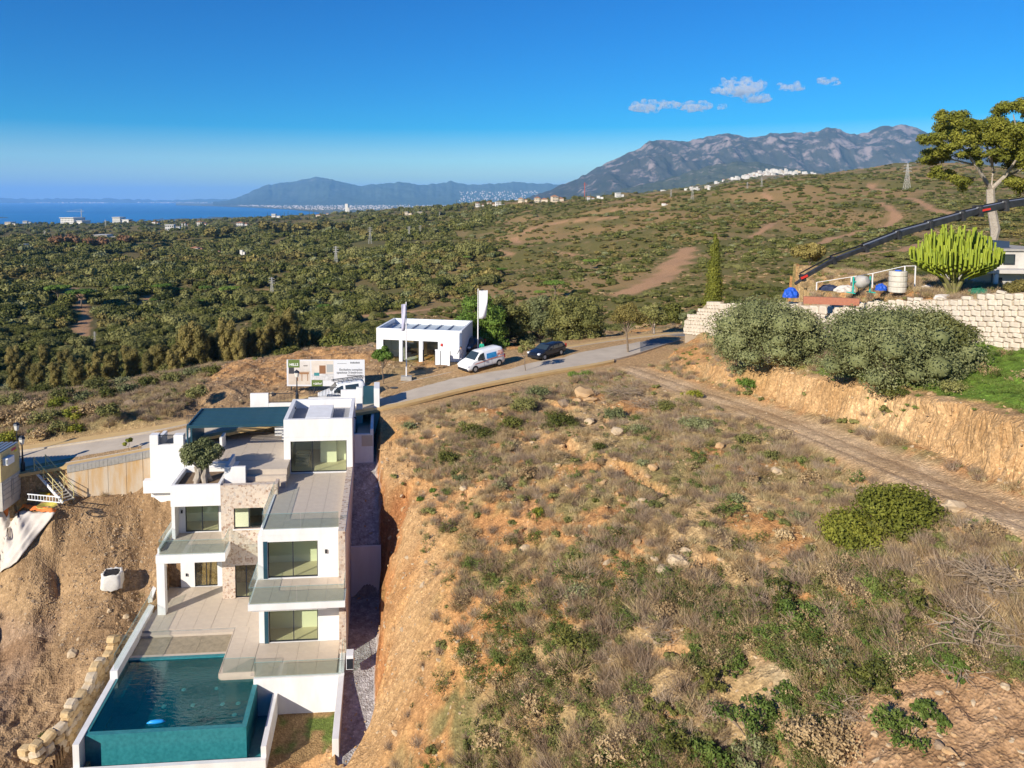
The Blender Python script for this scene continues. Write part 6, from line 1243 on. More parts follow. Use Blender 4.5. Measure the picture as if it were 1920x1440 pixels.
hb = [(0, .6), (.1, .75), (.8, .92), (1.1, .98), (1.75, 1.38), (2.1, 1.46), (3.3, 1.45), (3.9, 1.1), (4.0, .7)]
P0 = Vector(PYd(868, 672, 83)); P0.z = hz(P0.x, P0.y) + .05; car('dark_car', 4.0, 1.75, hb, .93, P0, R(60), mat('dark_blue_paint', (.03, .05, .08), None, rough=.2), 'dark blue-grey car half hidden between the sales office and the white van', 'car', (.8, 3.2), [(1.5, 2.2), (2.3, 3.1)], (1.12, 1.75, 3.35, 3.85))
# ------------------------------------------------------------------ people
def person(loc, rz, h, shirt, trousers, label, arm=(.12, .3)):
    root = empty('person', loc, rz, label, 'person'); s = h / 1.75
    vs = [(0, 0, .93), (0, 0, 1.15), (0, 0, 1.38), (0, 0, 1.48), (0, .01, 1.60), (0, .01, 1.70), (.10, 0, .88), (.11, .02, .48), (.11, 0, .08), (.11, .14, .03), (-.10, 0, .88), (-.12, .02, .48), (-.12, 0, .08), (-.12, .14, .03), (.18, 0, 1.40), (.24, .02 + arm[0], 1.14), (.22, .12 + arm[1], 1.0), (-.18, 0, 1.40), (-.25, .02 + arm[0], 1.14), (-.22, .12 + arm[1], 1.0)]
    ed = [(0, 1), (1, 2), (2, 3), (3, 4), (4, 5), (0, 6), (6, 7), (7, 8), (8, 9), (0, 10), (10, 11), (11, 12), (12, 13), (2, 14), (14, 15), (15, 16), (2, 17), (17, 18), (18, 19)]
    rad = [.15, .135, .16, .06, .10, .085, .10, .07, .05, .045, .10, .07, .05, .045, .07, .05, .04, .07, .05, .04]
    me = bpy.data.meshes.new('body'); me.from_pydata([tuple(c * s for c in v) for v in vs], ed, []); o = link('body', me, root)
    md = o.modifiers.new('skin', 'SKIN'); sd = me.skin_vertices[0].data
    for i, r_ in enumerate(rad): sd[i].radius = (r_ * s, r_ * s * .8); sd[i].use_root = (i == 0)
    o.modifiers.new('sub', 'SUBSURF').levels = 1; o.modifiers['sub'].render_levels = 1
    m, t, p, oo = new_mat('clothing'); tc = N(t, 'ShaderNodeTexCoord'); sp = N(t, 'ShaderNodeSeparateXYZ'); t.links.new(tc.outputs['Object'], sp.inputs[0]); mr = N(t, 'ShaderNodeMapRange'); mr.inputs[2].default_value = 1.8 * s; t.links.new(sp.outputs[2], mr.inputs[0])
    c = ramp(t, mr.outputs[0], [(0, (.05, .04, .03)), (.06, trousers), (.52, shirt), (.82, (.45, .27, .18)), (.92, (.04, .03, .02))])
    for nd in t.nodes:
        if nd.type == 'VALTORGB': nd.color_ramp.interpolation = 'CONSTANT'
    t.links.new(c, p.inputs['Base Color']); p.inputs['Roughness'].default_value = .85; me.materials.append(m)
    bm = bmesh.new(); bmesh.ops.create_icosphere(bm, subdivisions=2, radius=.108 * s)
    for v in bm.verts: v.co = Vector((v.co.x * .98, v.co.y - .02 * s, v.co.z * .75 + 1.70 * s))
    hm = bpy.data.meshes.new('hair'); bm.to_mesh(hm); bm.free(); hm.materials.append(mat('dark_hair', (.03, .02, .015), None, rough=.7)); link('hair', hm, root); return root
P0 = Vector(PYd(903, 680, 81)); P0.z = hz(P0.x, P0.y) + .1; person(P0, R(190), 1.78, (.02, .42, .26), (.05, .06, .10), 'person in a green T-shirt standing behind the white van')
P0 = Vector(PYd(864, 677, 79)); P0.z = hz(P0.x, P0.y) + .1; person(P0, R(150), 1.78, (.08, .08, .11), (.06, .07, .12), 'person in dark clothes standing at the corner of the sales office')
# ------------------------------------------------------------------ sales office
def office():
    Y = 82; A = Vector(PYd(706, 678, Y + 1.5)); B = Vector(PYd(868, 680, Y - .6)); rz = math.atan2(B.y - A.y, B.x - A.x); A.z = -17.75; A = Vector(PYd(706, 678, Y)); z0 = A.z
    L = (B.xy - A.xy).length; H = 65 / F * Y; D = 7.0; root = empty('sales_office', A, rz, 'single-storey white box building with big glass windows and parapet roof beside the road', 'building')
    X = lambda u: (u - 706) / 162.0 * L; zz = lambda v: (678 - v) / F * Y
    ops = [(X(719), X(750), .06, zz(635)), (X(757), X(788), .06, zz(635)), (X(796), X(824), .06, zz(635))]
    mb = MB(); [mb.box(*b) for b in wall_open(0, L, 0, .25, -1.2, H - .02, ops)]; mb.build('wall', M_white2, root)
    mb = MB(); [mb.box(*b) for b in wall_open(0, L, D - .25, D, -1.2, H, [(X(722), X(748), .9, 2.6)])]; mb.build('wall', M_white2, root)
    mb = MB(); mb.box(0, .25, .251, D - .251, -1.2, H); mb.build('wall', M_white2, root); mb = MB(); mb.box(L - .25, L, .251, D - .251, -1.2, H); mb.build('wall', M_white2, root)
    mb = MB(); mb.box(.251, L - .251, .251, D - .251, H - .9, H - .6); mb.build('roof', mat('grey_roof', (.42, .48, .52), None, rough=.5), root)
    for i in range(7): mb = MB(); x = .4 + i * (L - 1.2) / 6; mb.box(x, x + .05, .4, D - .4, H - .599, H - .45); mb.build('roof_panel_joint', M_chrome, root)
    mb = MB(); mb.box(.25, L - .25, .25, D - .25, -.3, .03); mb.build('floor', mat('office_floor', (.62, .62, .62), None, rough=.5), root)
    mb = MB(); mb.box(X(826), X(828), .3, D - .3, .03, H - .91); mb.box(X(766), X(786), 4.2, 4.3, .03, H - .91); mb.build('partition', mat('office_wall', (.50, .36, .25), None, rough=.8), root)
    for a, b, c, e in ops: window(a, b, .1, c, e, 1, root)
    for u0, u1 in ((751, 756), (789, 795)): mb = MB(); mb.box(X(u0), X(u1), -.06, -.003, -.3, zz(634)); mb.build('pillar', M_white2, root)
    # glass screens by the entrance, a small alarm box, deck boards
    for u0, u1, dy in ((824, 834, -1.6), (834, 852, -1.6)): mb = MB(); mb.box(X(u0) + .03, X(u1), dy - .03, dy, -.1, zz(644) if u0 == 824 else zz(650)); f = mb.build('entrance_screen', M_white2, root)
    for u in (802, 824, 834, 852): mb = MB(); mb.box(X(u), X(u) + .06, -1.66, -1.57, -.1, zz(646)); mb.build('screen_post', M_dark, root)
    mb = MB(); mb.box(X(829), X(833), -.08, -.003, zz(643), zz(638)); mb.build('alarm_box', mat('red_plastic', (.5, .05, .04), None, rough=.4), root)
    mb = MB(); mb.box(-.2, L - 1, -2.6, -.27, -.45, -.02); mb.build('terrace', M_conc, root)
    mb = MB(); mb.box(.26, 2.6, 2.2, 2.4, .03, 2.6); mb.build('partition', M_white2, root)
    return root
office()
# pallets and planks in front of the office
def pallet(u, v, lab, w=1.2):
    g = gpt(u, v); root = empty('pallet', g + Vector((0, 0, .0)), RS.uniform(0, .6), lab, 'pallet')
    for i in range(6): mb = MB(); mb.box(-w / 2, w / 2, -.5 + i * .18, -.39 + i * .18, .11, .135); mb.build('slat', M_wood, root)
    for x in (-.5, 0, .5): mb = MB(); mb.box(x - .05, x + .05, -.5, .5, 0, .108); mb.build('bearer', M_wood, root)
pallet(828, 688, 'wooden pallet on the ground in front of the sales office'); pallet(783, 690, 'pale pallet with boards left in front of the office windows')
# ------------------------------------------------------------------ flags
M_pole = mat('white_pole', (.78, .76, .76), None, rough=.4)
def flag(u, vb_, vt, Y, u0, u1, v0, v1, label, fm):
    x, _, zb = PYd(u, vb_, Y); zt = PYd(u, vt, Y)[2]; root = empty('banner_flag', (x, Y, zb), 0, label, 'flag'); mb = MB(); mb.tube([(0, 0, 0), (0, 0, (zt - zb) * .5), (0, 0, zt - zb)], [.07, .06, .045], 8); mb.build('pole', M_pole, root)
    mb = MB(); s_ = Y / F; n, k = 8, 5; a0 = (u0 - u) * s_; a1 = (u1 - u) * s_; zA = (vb_ - v0) * s_; zB = (vb_ - v1) * s_
    for j in range(n + 1):
        for i in range(k + 1): tt = i / k; mb.v.append((a0 + (a1 - a0) * tt * (1 - .18 * (j / n) ** 2), .14 * math.sin(3.4 * tt + j * .5) * tt * 2, zA + (zB - zA) * j / n + .05 * tt))
    for j in range(n):
        for i in range(k): q_ = j * (k + 1) + i; mb.f.append((q_, q_ + 1, q_ + k + 2, q_ + k + 1)); mb.m.append(0)
    f = mb.build('banner', fm, root, smooth=True); md = f.modifiers.new('thick', 'SOLIDIFY'); md.thickness = .012
    mb = MB(); mb.beam((0, 0, zA + .02), (a1, 0, zA + .05), .03); mb.build('banner_arm', M_pole, root); mb = MB(); mb.box(-.55, .55, -.4, .4, -.35, .06); mb.build('base_block', M_conc, root, bevel=.02); return root
flag(762, 706, 566, 74, 753, 761, 568, 619, 'white flagpole with furled grey-violet banner in front of the sales office', mat('grey_banner', (.46, .45, .56), (.36, .35, .46), 2, .8))
flag(896, 672, 541, 82, 898, 914, 543, 596, 'tall white flagpole with a pale grey vertical banner right of the office', mat('pale_banner', (.78, .76, .78), (.62, .60, .63), 2, .8))
# ------------------------------------------------------------------ billboard
def text(s, size, m, parent, loc, rot=(R(90), 0, 0), al='LEFT', bold=0.0, name='lettering'):
    cu = bpy.data.curves.new(name, 'FONT'); cu.body = s; cu.size = size; cu.align_x = al; cu.offset = bold; cu.extrude = .004; cu.materials.append(m); cu.resolution_u = 3
    o = bpy.data.objects.new(name, cu); COL.objects.link(o); o.parent = parent; o.location = loc; o.rotation_euler = rot
    bpy.context.view_layer.update(); me = bpy.data.meshes.new_from_object(o.evaluated_get(bpy.context.evaluated_depsgraph_get())); me.name = name
    n = bpy.data.objects.new(name, me); COL.objects.link(n); n.parent = parent; n.location = loc; n.rotation_euler = rot; bpy.data.objects.remove(o); return n
def billboard():
    Y = 73; A = Vector(PYd(538, 724, Y)); B = Vector(PYd(684, 722, Y)); L = B.x - A.x; s_ = Y / F; H = 51 * s_; zb = A.z
    root = empty('billboard', A, 0, 'long white advertising billboard with interior photos and green logo squares on thin posts', 'billboard')
    mb = MB(); mb.box(0, L, 0, .08, 0, H); mb.build('panel', mat('billboard_print', (.62, .63, .66), None, rough=.5), root); X = lambda u: (u - 538) * s_; Z = lambda v: (724 - v) * s_
    def pr(nm, u0, u1, v0, v1, m, lift=.006): mb = MB(); mb.box(X(u0), X(u1), -lift, -lift + .004, Z(v1), Z(v0)); return mb.build(nm, m, root)
    C_ = lambda n, c, c2=None, sc=2: mat('print_' + n, c, c2, sc, .5)
    pr('picture_wall', 541, 583, 675, 695, C_('grey', (.52, .47, .43), (.66, .62, .58), 1)); pr('picture_floor', 541, 583, 695, 721, C_('tan', (.48, .40, .33), (.60, .52, .44), 1)); pr('picture_table', 556, 580, 697, 701, C_('brown', (.30, .16, .08)), .012)
    for u in (558, 566, 577): pr('picture_table_leg', u, u + 1.5, 701, 714, C_('brown2', (.30, .16, .08)), .012)
    pr('picture_shelf', 542, 552, 688, 700, C_('dark', (.05, .05, .06)), .012); pr('picture_lamp', 570, 578, 684, 685.5, C_('dark2', (.10, .08, .07)), .012)
    pr('picture_room', 585, 627, 675, 700, C_('beige', (.55, .48, .42), (.68, .60, .52), 1)); pr('picture_wardrobe', 600, 612, 684, 700, C_('wood', (.25, .12, .06)), .012); pr('picture_bed', 585, 627, 700, 713, C_('linen', (.66, .66, .66), (.40, .38, .38), 3), .012); pr('picture_window', 614, 626, 682, 697, C_('glasslike', (.35, .36, .36)), .012); pr('picture_cushion', 590, 600, 698, 704, C_('teal', (.05, .22, .24)), .018)
    g = C_('olive', (.12, .17, .045)); pr('logo_square', 541, 562.5, 673, 688, g, .024); pr('area_square', 585, 606, 712, 724, g, .024)
    wt = C_('white', (.85, .85, .85)); gy = C_('letter_grey', (.16, .16, .17))
    text('HILLS', .36, wt, root, (X(543.5), -.03, Z(684.5)), bold=.004)
    text('+207m²', .28, wt, root, (X(588), -.03, Z(721)), bold=.004)
    [pr('emblem_stroke', 659 + 2.6 * i_, 661 + 2.6 * i_, 677.2 + (i_ % 2) * .6, 680.4, gy, .01) for i_ in range(7)]; text('Exclusive complex', .31, gy, root, (X(682), -.01, Z(694)), al='RIGHT', bold=.006); text('spacious 3-bedroom', .31, gy, root, (X(682), -.01, Z(699.6)), al='RIGHT', bold=.006); text('townhouses', .31, gy, root, (X(682), -.01, Z(705)), al='RIGHT', bold=.006)
    text('hills.com', .28, gy, root, (X(682), -.01, Z(712.5)), al='RIGHT'); text('7 328', .42, gy, root, (X(682), -.01, Z(719)), al='RIGHT', bold=.01); pr('rule', 634, 652, 680, 680.7, gy, .008)
    for u in (546, 590, 636, 674): mb = MB(); mb.box(X(u) - .05, X(u) + .05, .082, .16, -2.6, H - .1); mb.build('post', M_dark, root)
billboard()
# ------------------------------------------------------------------ lanterns
def lantern(u, vb_, vt, Y, label, head=True):
    x, _, zb = PYd(u, vb_, Y); zt = PYd(u, vt, Y)[2]; h = zt - zb; root = empty('street_lamp', (x, Y, zb), 0, label, 'street lamp'); mb = MB(); mb.lathe([(.16, -1.0), (.16, .3), (.09, .5), (.06, 1.0), (.045, h - .75)], 10); mb.build('post', M_dark, root)
    mb = MB(); mb.lathe([(.08, h - .75), (.16, h - .68), (.24, h - .28)], 6); mb.build('lamp_glass', mat('lantern_glass', (.72, .68, .60), None, rough=.3), root); mb = MB(); mb.lathe([(.28, h - .278), (.22, h - .15), (.06, h - .05), (.02, h)], 6); mb.build('lamp_cap', M_dark, root)
lantern(33, 848, 791, 61, 'farther black lantern on a tall post behind the site cabin'); lantern(43, 876, 816, 57.5, 'nearer black lantern right of the site cabin')
lantern(557, 745, 693, 69.5, 'dark lantern standing in front of the left part of the billboard')
q = MB(); q.tube([(0, 0, -.3), (0, 0, 2.6)], .09, 8); o = q.build('post', mat('pale_post', (.48, .42, .36), (.36, .30, .25), 3, .9)); o.location = onroad(1228, 625, .1) + Vector((0, .3, 0)); tag(o, 'bare grey post on the far pavement near the stone wall end', 'post')
# ------------------------------------------------------------------ site cabin on container, stairs, ladder
def cabin():
    Y = 54.6; s_ = Y / F; A = Vector(PYd(5, 952, Y)); D = 2.55
    c1 = empty('shipping_container', A, .02, 'lower grey-white metal container with double doors below the yellowish site cabin', 'container'); wmat = mat('container_paint', (.55, .52, .46), (.44, .40, .34), 2, .7, bump=.1); H1 = 50 * s_
    mb = MB(); mb.box(-6.0, 0, 0, D, -.3, H1 - .01); mb.build('body', wmat, c1)
    for i in range(2):
        a = .06 + i * (D - .08) / 2; b = a + (D - .12) / 2 - .03
        mb = MB(); mb.box(.004, .05, a, b, .12, H1 - .12); d = mb.build('door', wmat, c1)
        for z_ in (.45, .85, 1.25, 1.6): mb = MB(); mb.box(.052, .075, a + .03, b - .03, z_, z_ + .05); mb.build('door_rib', M_conc, d)
        y_ = b - .1 if i == 0 else a + .1; mb = MB(); mb.tube([(.09, y_, .15), (.09, y_, H1 - .15)], .02, 6); mb.build('lock_rod', M_chrome, d)
    c2 = empty('site_cabin', A + Vector((0, -.05, H1 + .01)), .02, 'beige site office cabin with ribbed metal roof and air conditioner on top of the container', 'cabin'); cm = mat('beige_cabin_paint', (.58, .48, .24), (.50, .40, .19), 1.5, .6); H2 = 56 * s_
    mb = MB(); mb.box(-6.0, 0, 0, D, 0, H2); mb.build('body', cm, c2)
    for i in range(17): mb = MB(); x = -6.0 + i * .355; mb.box(x, x + .2, -.1, D + .1, H2 + .004, H2 + .06); mb.build('roof_rib', M_chrome, c2)
    mb = MB(); mb.box(.003, .42, .25, 1.15, H2 - 1.0, H2 - .45); ac = mb.build('air_conditioner', M_white2, c2, bevel=.02); mb = MB(); mb.box(.3, .41, .24, .247, H2 - .9, H2 - .55); mb.build('fan_grille', M_chrome, ac)
    mb = MB(); mb.box(.003, .02, 1.5, 2.1, H2 - .32, H2 - .12); mb.build('sticker', mat('red_sticker', (.55, .10, .12), None), c2); mb = MB(); mb.box(.003, .02, 1.9, 2.25, H2 - .5, H2 - .34); mb.build('sticker', mat('yellow_sticker', (.65, .55, .05), None), c2)
cabin()
def stair():
    P0 = Vector(PYd(64, 882, 57.4)); P1 = Vector(PYd(118, 943, 56.2)); root = empty('site_stairs', P1, 0, 'narrow metal stairs with yellowish handrails leading down from the road to the container', 'stairs'); d = P0 - P1; n = 13; w = Vector((.55, .65, 0))
    st = MB(); st.box(-.45, .45, -.13, .13, 0, .04); me = st.mesh('tread', M_conc); yl = mat('yellow_rail_paint', (.55, .47, .22), None, rough=.6)
    for i in range(n): o = link('tread', me, root); o.location = d * (i + .5) / n + w * .5; o.rotation_euler = (0, 0, math.atan2(w.y, w.x))
    for k_ in (0, 1):
        off = w * k_; mb = MB(); mb.beam(off, d + off, .06, .22); mb.build('stringer', M_white2 if k_ == 0 else M_conc, root); mb = MB(); mb.beam(off + Vector((0, 0, 1.05)), d + off + Vector((0, 0, 1.05)), .05); mb.beam(off + Vector((0, 0, .6)), d + off + Vector((0, 0, .6)), .04)
        for j in range(4): p = d * (j / 3 * .98 + .01) + off; mb.beam(p, p + Vector((0, 0, 1.05)), .05)
        mb.build('handrail', yl, root)
stair()
P0 = Vector(PYd(52, 940, 55.2)); P1 = Vector(PYd(113, 946, 54.6)); lad = empty('ladder', P0, 0, 'aluminium ladder lying on its side in front of the site stairs', 'ladder'); d_ = P1 - P0
for z_ in (0, .42): mb = MB(); mb.beam((0, 0, .15 + z_), d_ + Vector((0, 0, .15 + z_)), .05, .07); mb.build('rail', M_white2, lad)
mb = MB(); mb.beam((0, 0, .02), (0, 0, .4), .035); me = mb.mesh('rung', M_white2)
for i in range(11): o = link('rung', me, lad); o.location = d_ * (i + .5) / 11 + Vector((0, 0, .15))
def crate(u, v, Y, sz, m, nm, lab, cat):
    x, _, z = PYd(u, v, Y); root = empty(nm, (x, Y, z), .3, lab, cat); mb = MB(); mb.box(-sz[0] / 2, sz[0] / 2, -sz[1] / 2, sz[1] / 2, 0, sz[2]); mb.build('body', m, root, bevel=.03); mb = MB(); mb.box(-sz[0] / 2 - .02, sz[0] / 2 + .02, -sz[1] / 2 - .02, sz[1] / 2 + .02, sz[2] * .82, sz[2] * .95); mb.build('rim', m, root); return root
crate(85, 936, 57, (.75, .5, .5), mat('yellow_plastic', (.62, .38, .03), None, rough=.5), 'yellow_crate', 'yellow plastic box under the site stairs', 'box')
mb = MB(); q = np.random.RandomState(3)
for i in range(7): c = Vector(PYd(84 + i * 2, 950, 54)); rr = .35 + .06 * i; mb.tube([(rr * math.cos(a), rr * .8 * math.sin(a), .05 + .02 * i) for a in np.linspace(0, 6.0, 22)], .02, 5)
o = mb.build('hose_coil', mat('yellow_hose', (.60, .52, .10), None, rough=.5)); o.location = PYd(88, 952, 54); tag(o, 'coil of yellow hose below the ladder', 'hose')
def cloth(name, corners, nu, nv, amp, m, lab, cat, fr=7.0, thick=.02, yr=(44, 62)):
    """a cloth lying on the ground between four photo pixels: top-left, top-right, bottom-right, bottom-left"""
    A, B, C_, D = [np.array(c, float) for c in corners]; mb = MB(); q = np.random.RandomState(len(lab)); ph = q.uniform(0, 6, 6); T, S = np.meshgrid(np.linspace(0, 1, nv + 1), np.linspace(0, 1, nu + 1), indexing='ij'); T = T.ravel(); S = S.ravel()
    Te = T * (1 + (.10 * np.sin(9 * S + 1) + .07 * np.sin(23 * S)) * T ** 2); UV = (A + (B - A) * S[:, None]) * (1 - Te[:, None]) + (D + (C_ - D) * S[:, None]) * Te[:, None]
    P = gpts(UV[:, 0], UV[:, 1], *yr); w = sum(np.sin(fr * (k_ + 1) * S * 2.2 + ph[k_] + T * (1.2 - k_ * .7)) / (k_ + 1) for k_ in range(4)); G = P[:, 2].reshape(nv + 1, nu + 1).copy()
    for _ in range(14): G[1:-1, 1:-1] = np.maximum(G[1:-1, 1:-1], .25 * (G[:-2, 1:-1] + G[2:, 1:-1] + G[1:-1, :-2] + G[1:-1, 2:]))
    P[:, 2] = G.ravel() + .3 + amp * (w + 1.2) * (.3 + .7 * T); mb.v = [tuple(p) for p in P]
    for j in range(nv):
        for i in range(nu): a = j * (nu + 1) + i; mb.f.append((a, a + nu + 1, a + nu + 2, a + 1)); mb.m.append(0)
    o = mb.build(name, m, smooth=True); md = o.modifiers.new('thick', 'SOLIDIFY'); md.thickness = thick; return tag(o, lab, cat)
M_tarp = mat('dusty_white_sheet', (.62, .56, .50), (.50, .44, .38), 1.2, .9, bump=.1)
cloth('ground_sheet', [(-40, 962), (104, 970), (22, 1074), (-70, 1068)], 70, 26, .12, M_tarp, 'large dirty white sheet with long folds spread over the slope below the container', 'sheet', 9)
cloth('safety_net', [(6, 946), (106, 962), (103, 971), (2, 956)], 50, 6, .06, mat('orange_net', (.70, .20, .05), (.55, .15, .04), 4, .8), 'crumpled orange safety net along the top of the white sheet', 'net', 14)
# white rubble bag
def bag():
    g = gpt(211, 1096); root = empty('rubble_bag', g, .25, 'open white builder\'s bag of rubble on the slope left of the villa', 'bag'); q = np.random.RandomState(2); mb = MB(); n = 24; rings = [(.78, -.15), (.85, .2), (.80, .55), (.74, .85), (.70, .98), (.60, .92)]
    for r_, z_ in rings:
        for j in range(n): a = 2 * math.pi * j / n; k_ = (abs(math.cos(a)) ** 9 + abs(math.sin(a)) ** 9) ** (-1 / 9); rr = r_ * k_ * .86 * (1 + .05 * q.normal()); mb.v.append((rr * math.cos(a), rr * math.sin(a), z_ + .04 * q.normal()))
    for i in range(len(rings) - 1):
        for j in range(n): a = i * n + j; b = i * n + (j + 1) % n; mb.f.append((a, b, b + n, a + n)); mb.m.append(0)
    mb.build('bag_body', mat('white_woven_bag', (.74, .71, .66), (.62, .58, .52), 3, .9), root, smooth=True); mb = MB()
    for i in range(26): p = Vector((q.uniform(-.42, .42), q.uniform(-.42, .42), .86)); s = q.uniform(.08, .16); mb.box(p.x - s, p.x + s, p.y - s, p.y + s, p.z - s, p.z + s * .6)
    tag(mb.build('rubble_fill', M_dark, root), kind='stuff')
bag()
# ------------------------------------------------------------------ yellow dry stone wall by the pool
def rock_me(seed, w, h, d, m_, j=.14):
    q = np.random.RandomState(seed); bm = bmesh.new(); bmesh.ops.create_cube(bm, size=1.0); bmesh.ops.bevel(bm, geom=list(bm.edges), offset=.16, segments=1, affect='EDGES')
    for v in bm.verts: v.co = Vector((v.co.x * w * (1 + q.uniform(-j, j)), v.co.y * d * (1 + q.uniform(-j, j)), v.co.z * h * (1 + q.uniform(-j, j))))
    me = bpy.data.meshes.new('stone'); bm.to_mesh(me); bm.free(); me.materials.append(m_); return me
def stone_wall(name, label, rows_pts, px, mats, seed, depth=.45, parent=None, gap=.02, jit=.12):
    """rows_pts(s, t) -> (point, direction along, outward normal) with s metres along and t from 0 (foot) to 1 (top)"""
    q = np.random.RandomState(seed); root = empty(name, (0, 0, 0), 0, label, 'stone wall'); L, hfun, P = rows_pts; mes = [[rock_me(seed * 50 + k_, 1, 1, 1, m_, .10) for k_ in range(5)] for m_ in mats]; n = 0; small = MB()
    hmax = max(hfun(L * i / 20) for i in range(21)); z = 0.0; row = 0
    while z < hmax - .04:
        hh = px * q.uniform(.7, 1.1); s = -q.uniform(0, .3) * px
        while s < L:
            w = px * q.uniform(.8, 1.8); sc = s + w / 2; H = hfun(min(max(sc, 0), L))
            if 0 <= sc <= L and z + hh * .45 < H:
                h2 = min(hh, H - z + q.uniform(-.02, .06)); p, t_, n_ = P(sc, z + h2 / 2); o = link('stone', mes[q.randint(len(mats))][q.randint(5)], root); o.location = Vector(p) + Vector(n_) * q.uniform(-.04, .05)
                o.scale = (w - gap, depth, h2 - gap); o.rotation_euler = (q.uniform(-.05, .05), q.uniform(-jit, jit), math.atan2(t_[1], t_[0]) + q.uniform(-.05, .05)); n += 1
            s += w
        z += hh; row += 1
    return root, n
def along(pts):
    P = [Vector(p) for p in pts]; L = [0]
    for a, b in zip(P[:-1], P[1:]): L.append(L[-1] + (b.xy - a.xy).length)
    def f(s, z):
        s = min(max(s, 0), L[-1]); i = max(0, min(len(P) - 2, sum(1 for l in L[1:-1] if s >= l))); t = (s - L[i]) / (L[i + 1] - L[i]); p = P[i].lerp(P[i + 1], t); d = (P[i + 1] - P[i]); d.z = 0; d.normalize(); return (p.x, p.y, p.z + z), (d.x, d.y), Vector((d.y, -d.x, 0))
    return L[-1], f
M_ys = mat('yellow_stone', (.62, .46, .25), (.48, .32, .15), 2.5, .9, bump=.5); M_ys2 = mat('buff_stone', (.60, .50, .36), (.50, .38, .24), 2.5, .9, bump=.5)
pts = [toW(-17.3, -6.6, -2.7), toW(-16.3, -6.9, -2.7), toW(-15.6, -5.6, -2.65), toW(-15.4, -3.6, -2.6), toW(-15.3, -1.2, -2.4), toW(-15.1, 1.5, -2.0)]
L_, f_ = along(pts); stone_wall('stone_retaining_wall', 'curved wall of rough yellow stones beside the pool', (L_, lambda s: 1.25 + .95 * min(1, s / 2.4) + .2 * math.sin(s * 2.1), f_), .56, [M_ys, M_ys2], 3, .6, jit=.4)
pts = [toW(-15.2, 1.75, -1.9), toW(-14.0, 1.75, -1.9)]; L_, f_ = along(pts); stone_wall('stone_retaining_wall', 'short return of the yellow stone wall at the terrace corner', (L_, lambda s: 1.9, f_), .5, [M_ys, M_ys2], 4, .6)
# ------------------------------------------------------------------ white stone walls on the right
M_ws = mat('white_stone', (.60, .52, .42), (.50, .42, .32), 2.0, .9, bump=.5); M_ws2 = mat('cream_stone', (.64, .57, .47), (.54, .45, .34), 2.0, .9, bump=.5); M_mort = mat('wall_mortar', (.40, .32, .23), (.32, .25, .18), 3, .95)
def core(root, pts, hf, name='mortar_core', th=.3):
    L_, f_ = along(pts); n = max(2, int(L_ / 1.0)); A = []; B = []; T = []
    for i in range(n + 1):
        p, d, nn = f_(L_ * i / n, 0); A.append(Vector(p) - Vector(nn) * .02); T.append(hf(L_ * i / n) - .06)
    mb = MB()
    for i in range(n):
        d = (A[i + 1] - A[i]); d.z = 0; d.normalize(); nn = Vector((-d.y, d.x, 0)); mb.prism([A[i].xy, A[i + 1].xy, (A[i + 1] + nn * th).xy, (A[i] + nn * th).xy], [A[i].z - 1, A[i + 1].z - 1, A[i + 1].z - 1, A[i].z - 1], [A[i].z + T[i], A[i + 1].z + T[i + 1], A[i + 1].z + T[i + 1], A[i].z + T[i]])
    mb.build(name, M_mort, root)
wp = [tuple(WALLB[3] + np.array([0, 0, -.2])), tuple(WALLB[4] + np.array([0, 0, -.2])), tuple(WALLB[5] + np.array([0, 0, -.2])), tuple(WALLB[5] + (WALLB[6] - WALLB[5]) * .25 + np.array([0, 0, -.2]))]
L_, f_ = along(wp); hf = lambda s: 3.7 + (.35 if s > L_ * .52 else 0) + .1 * math.sin(s * 3)
r_, n_ = stone_wall('white_stone_wall', 'high wall of white boulders along the right side of the terrace', (L_, hf, f_), .40, [M_ws, M_ws2], 5, .3); core(r_, wp, hf); print('wall stones', n_)
wp = [tuple(WALLB[2] + np.array([0, 0, .2])), tuple(WALLB[3] + np.array([0, 0, -.2]))]; L_, f_ = along(wp); hf = lambda s: 3.1 + .05 * s
r_, n_ = stone_wall('white_stone_wall', 'stretch of white stone wall hidden behind the two big grey-green trees', (L_, hf, f_), .75, [M_ws, M_ws2], 6, .3); core(r_, wp, hf)
wp = [tuple(WALLB[0]), tuple(WALLB[1])]; L_, f_ = along(wp); hf = lambda s: 1.6 if s < L_ * .12 else (2.3 if s < L_ * .4 else (3.0 if s < L_ * .62 else 3.7))
r_, n_ = stone_wall('white_stone_wall', 'left end of the white stone wall with stepped top by the road', (L_, hf, f_), .42, [M_ws, M_ws2], 7, .3); core(r_, wp, hf)
wp = [tuple(WALLB[1] + np.array([0, 0, .1])), tuple(WALLB[2] + np.array([0, 0, .2]))]; L_, f_ = along(wp); hf = lambda s: 3.4
r_, n_ = stone_wall('white_stone_wall', 'part of the white stone wall between the cypress and the big trees', (L_, hf, f_), .7, [M_ws, M_ws2], 8, .3); core(r_, wp, hf)
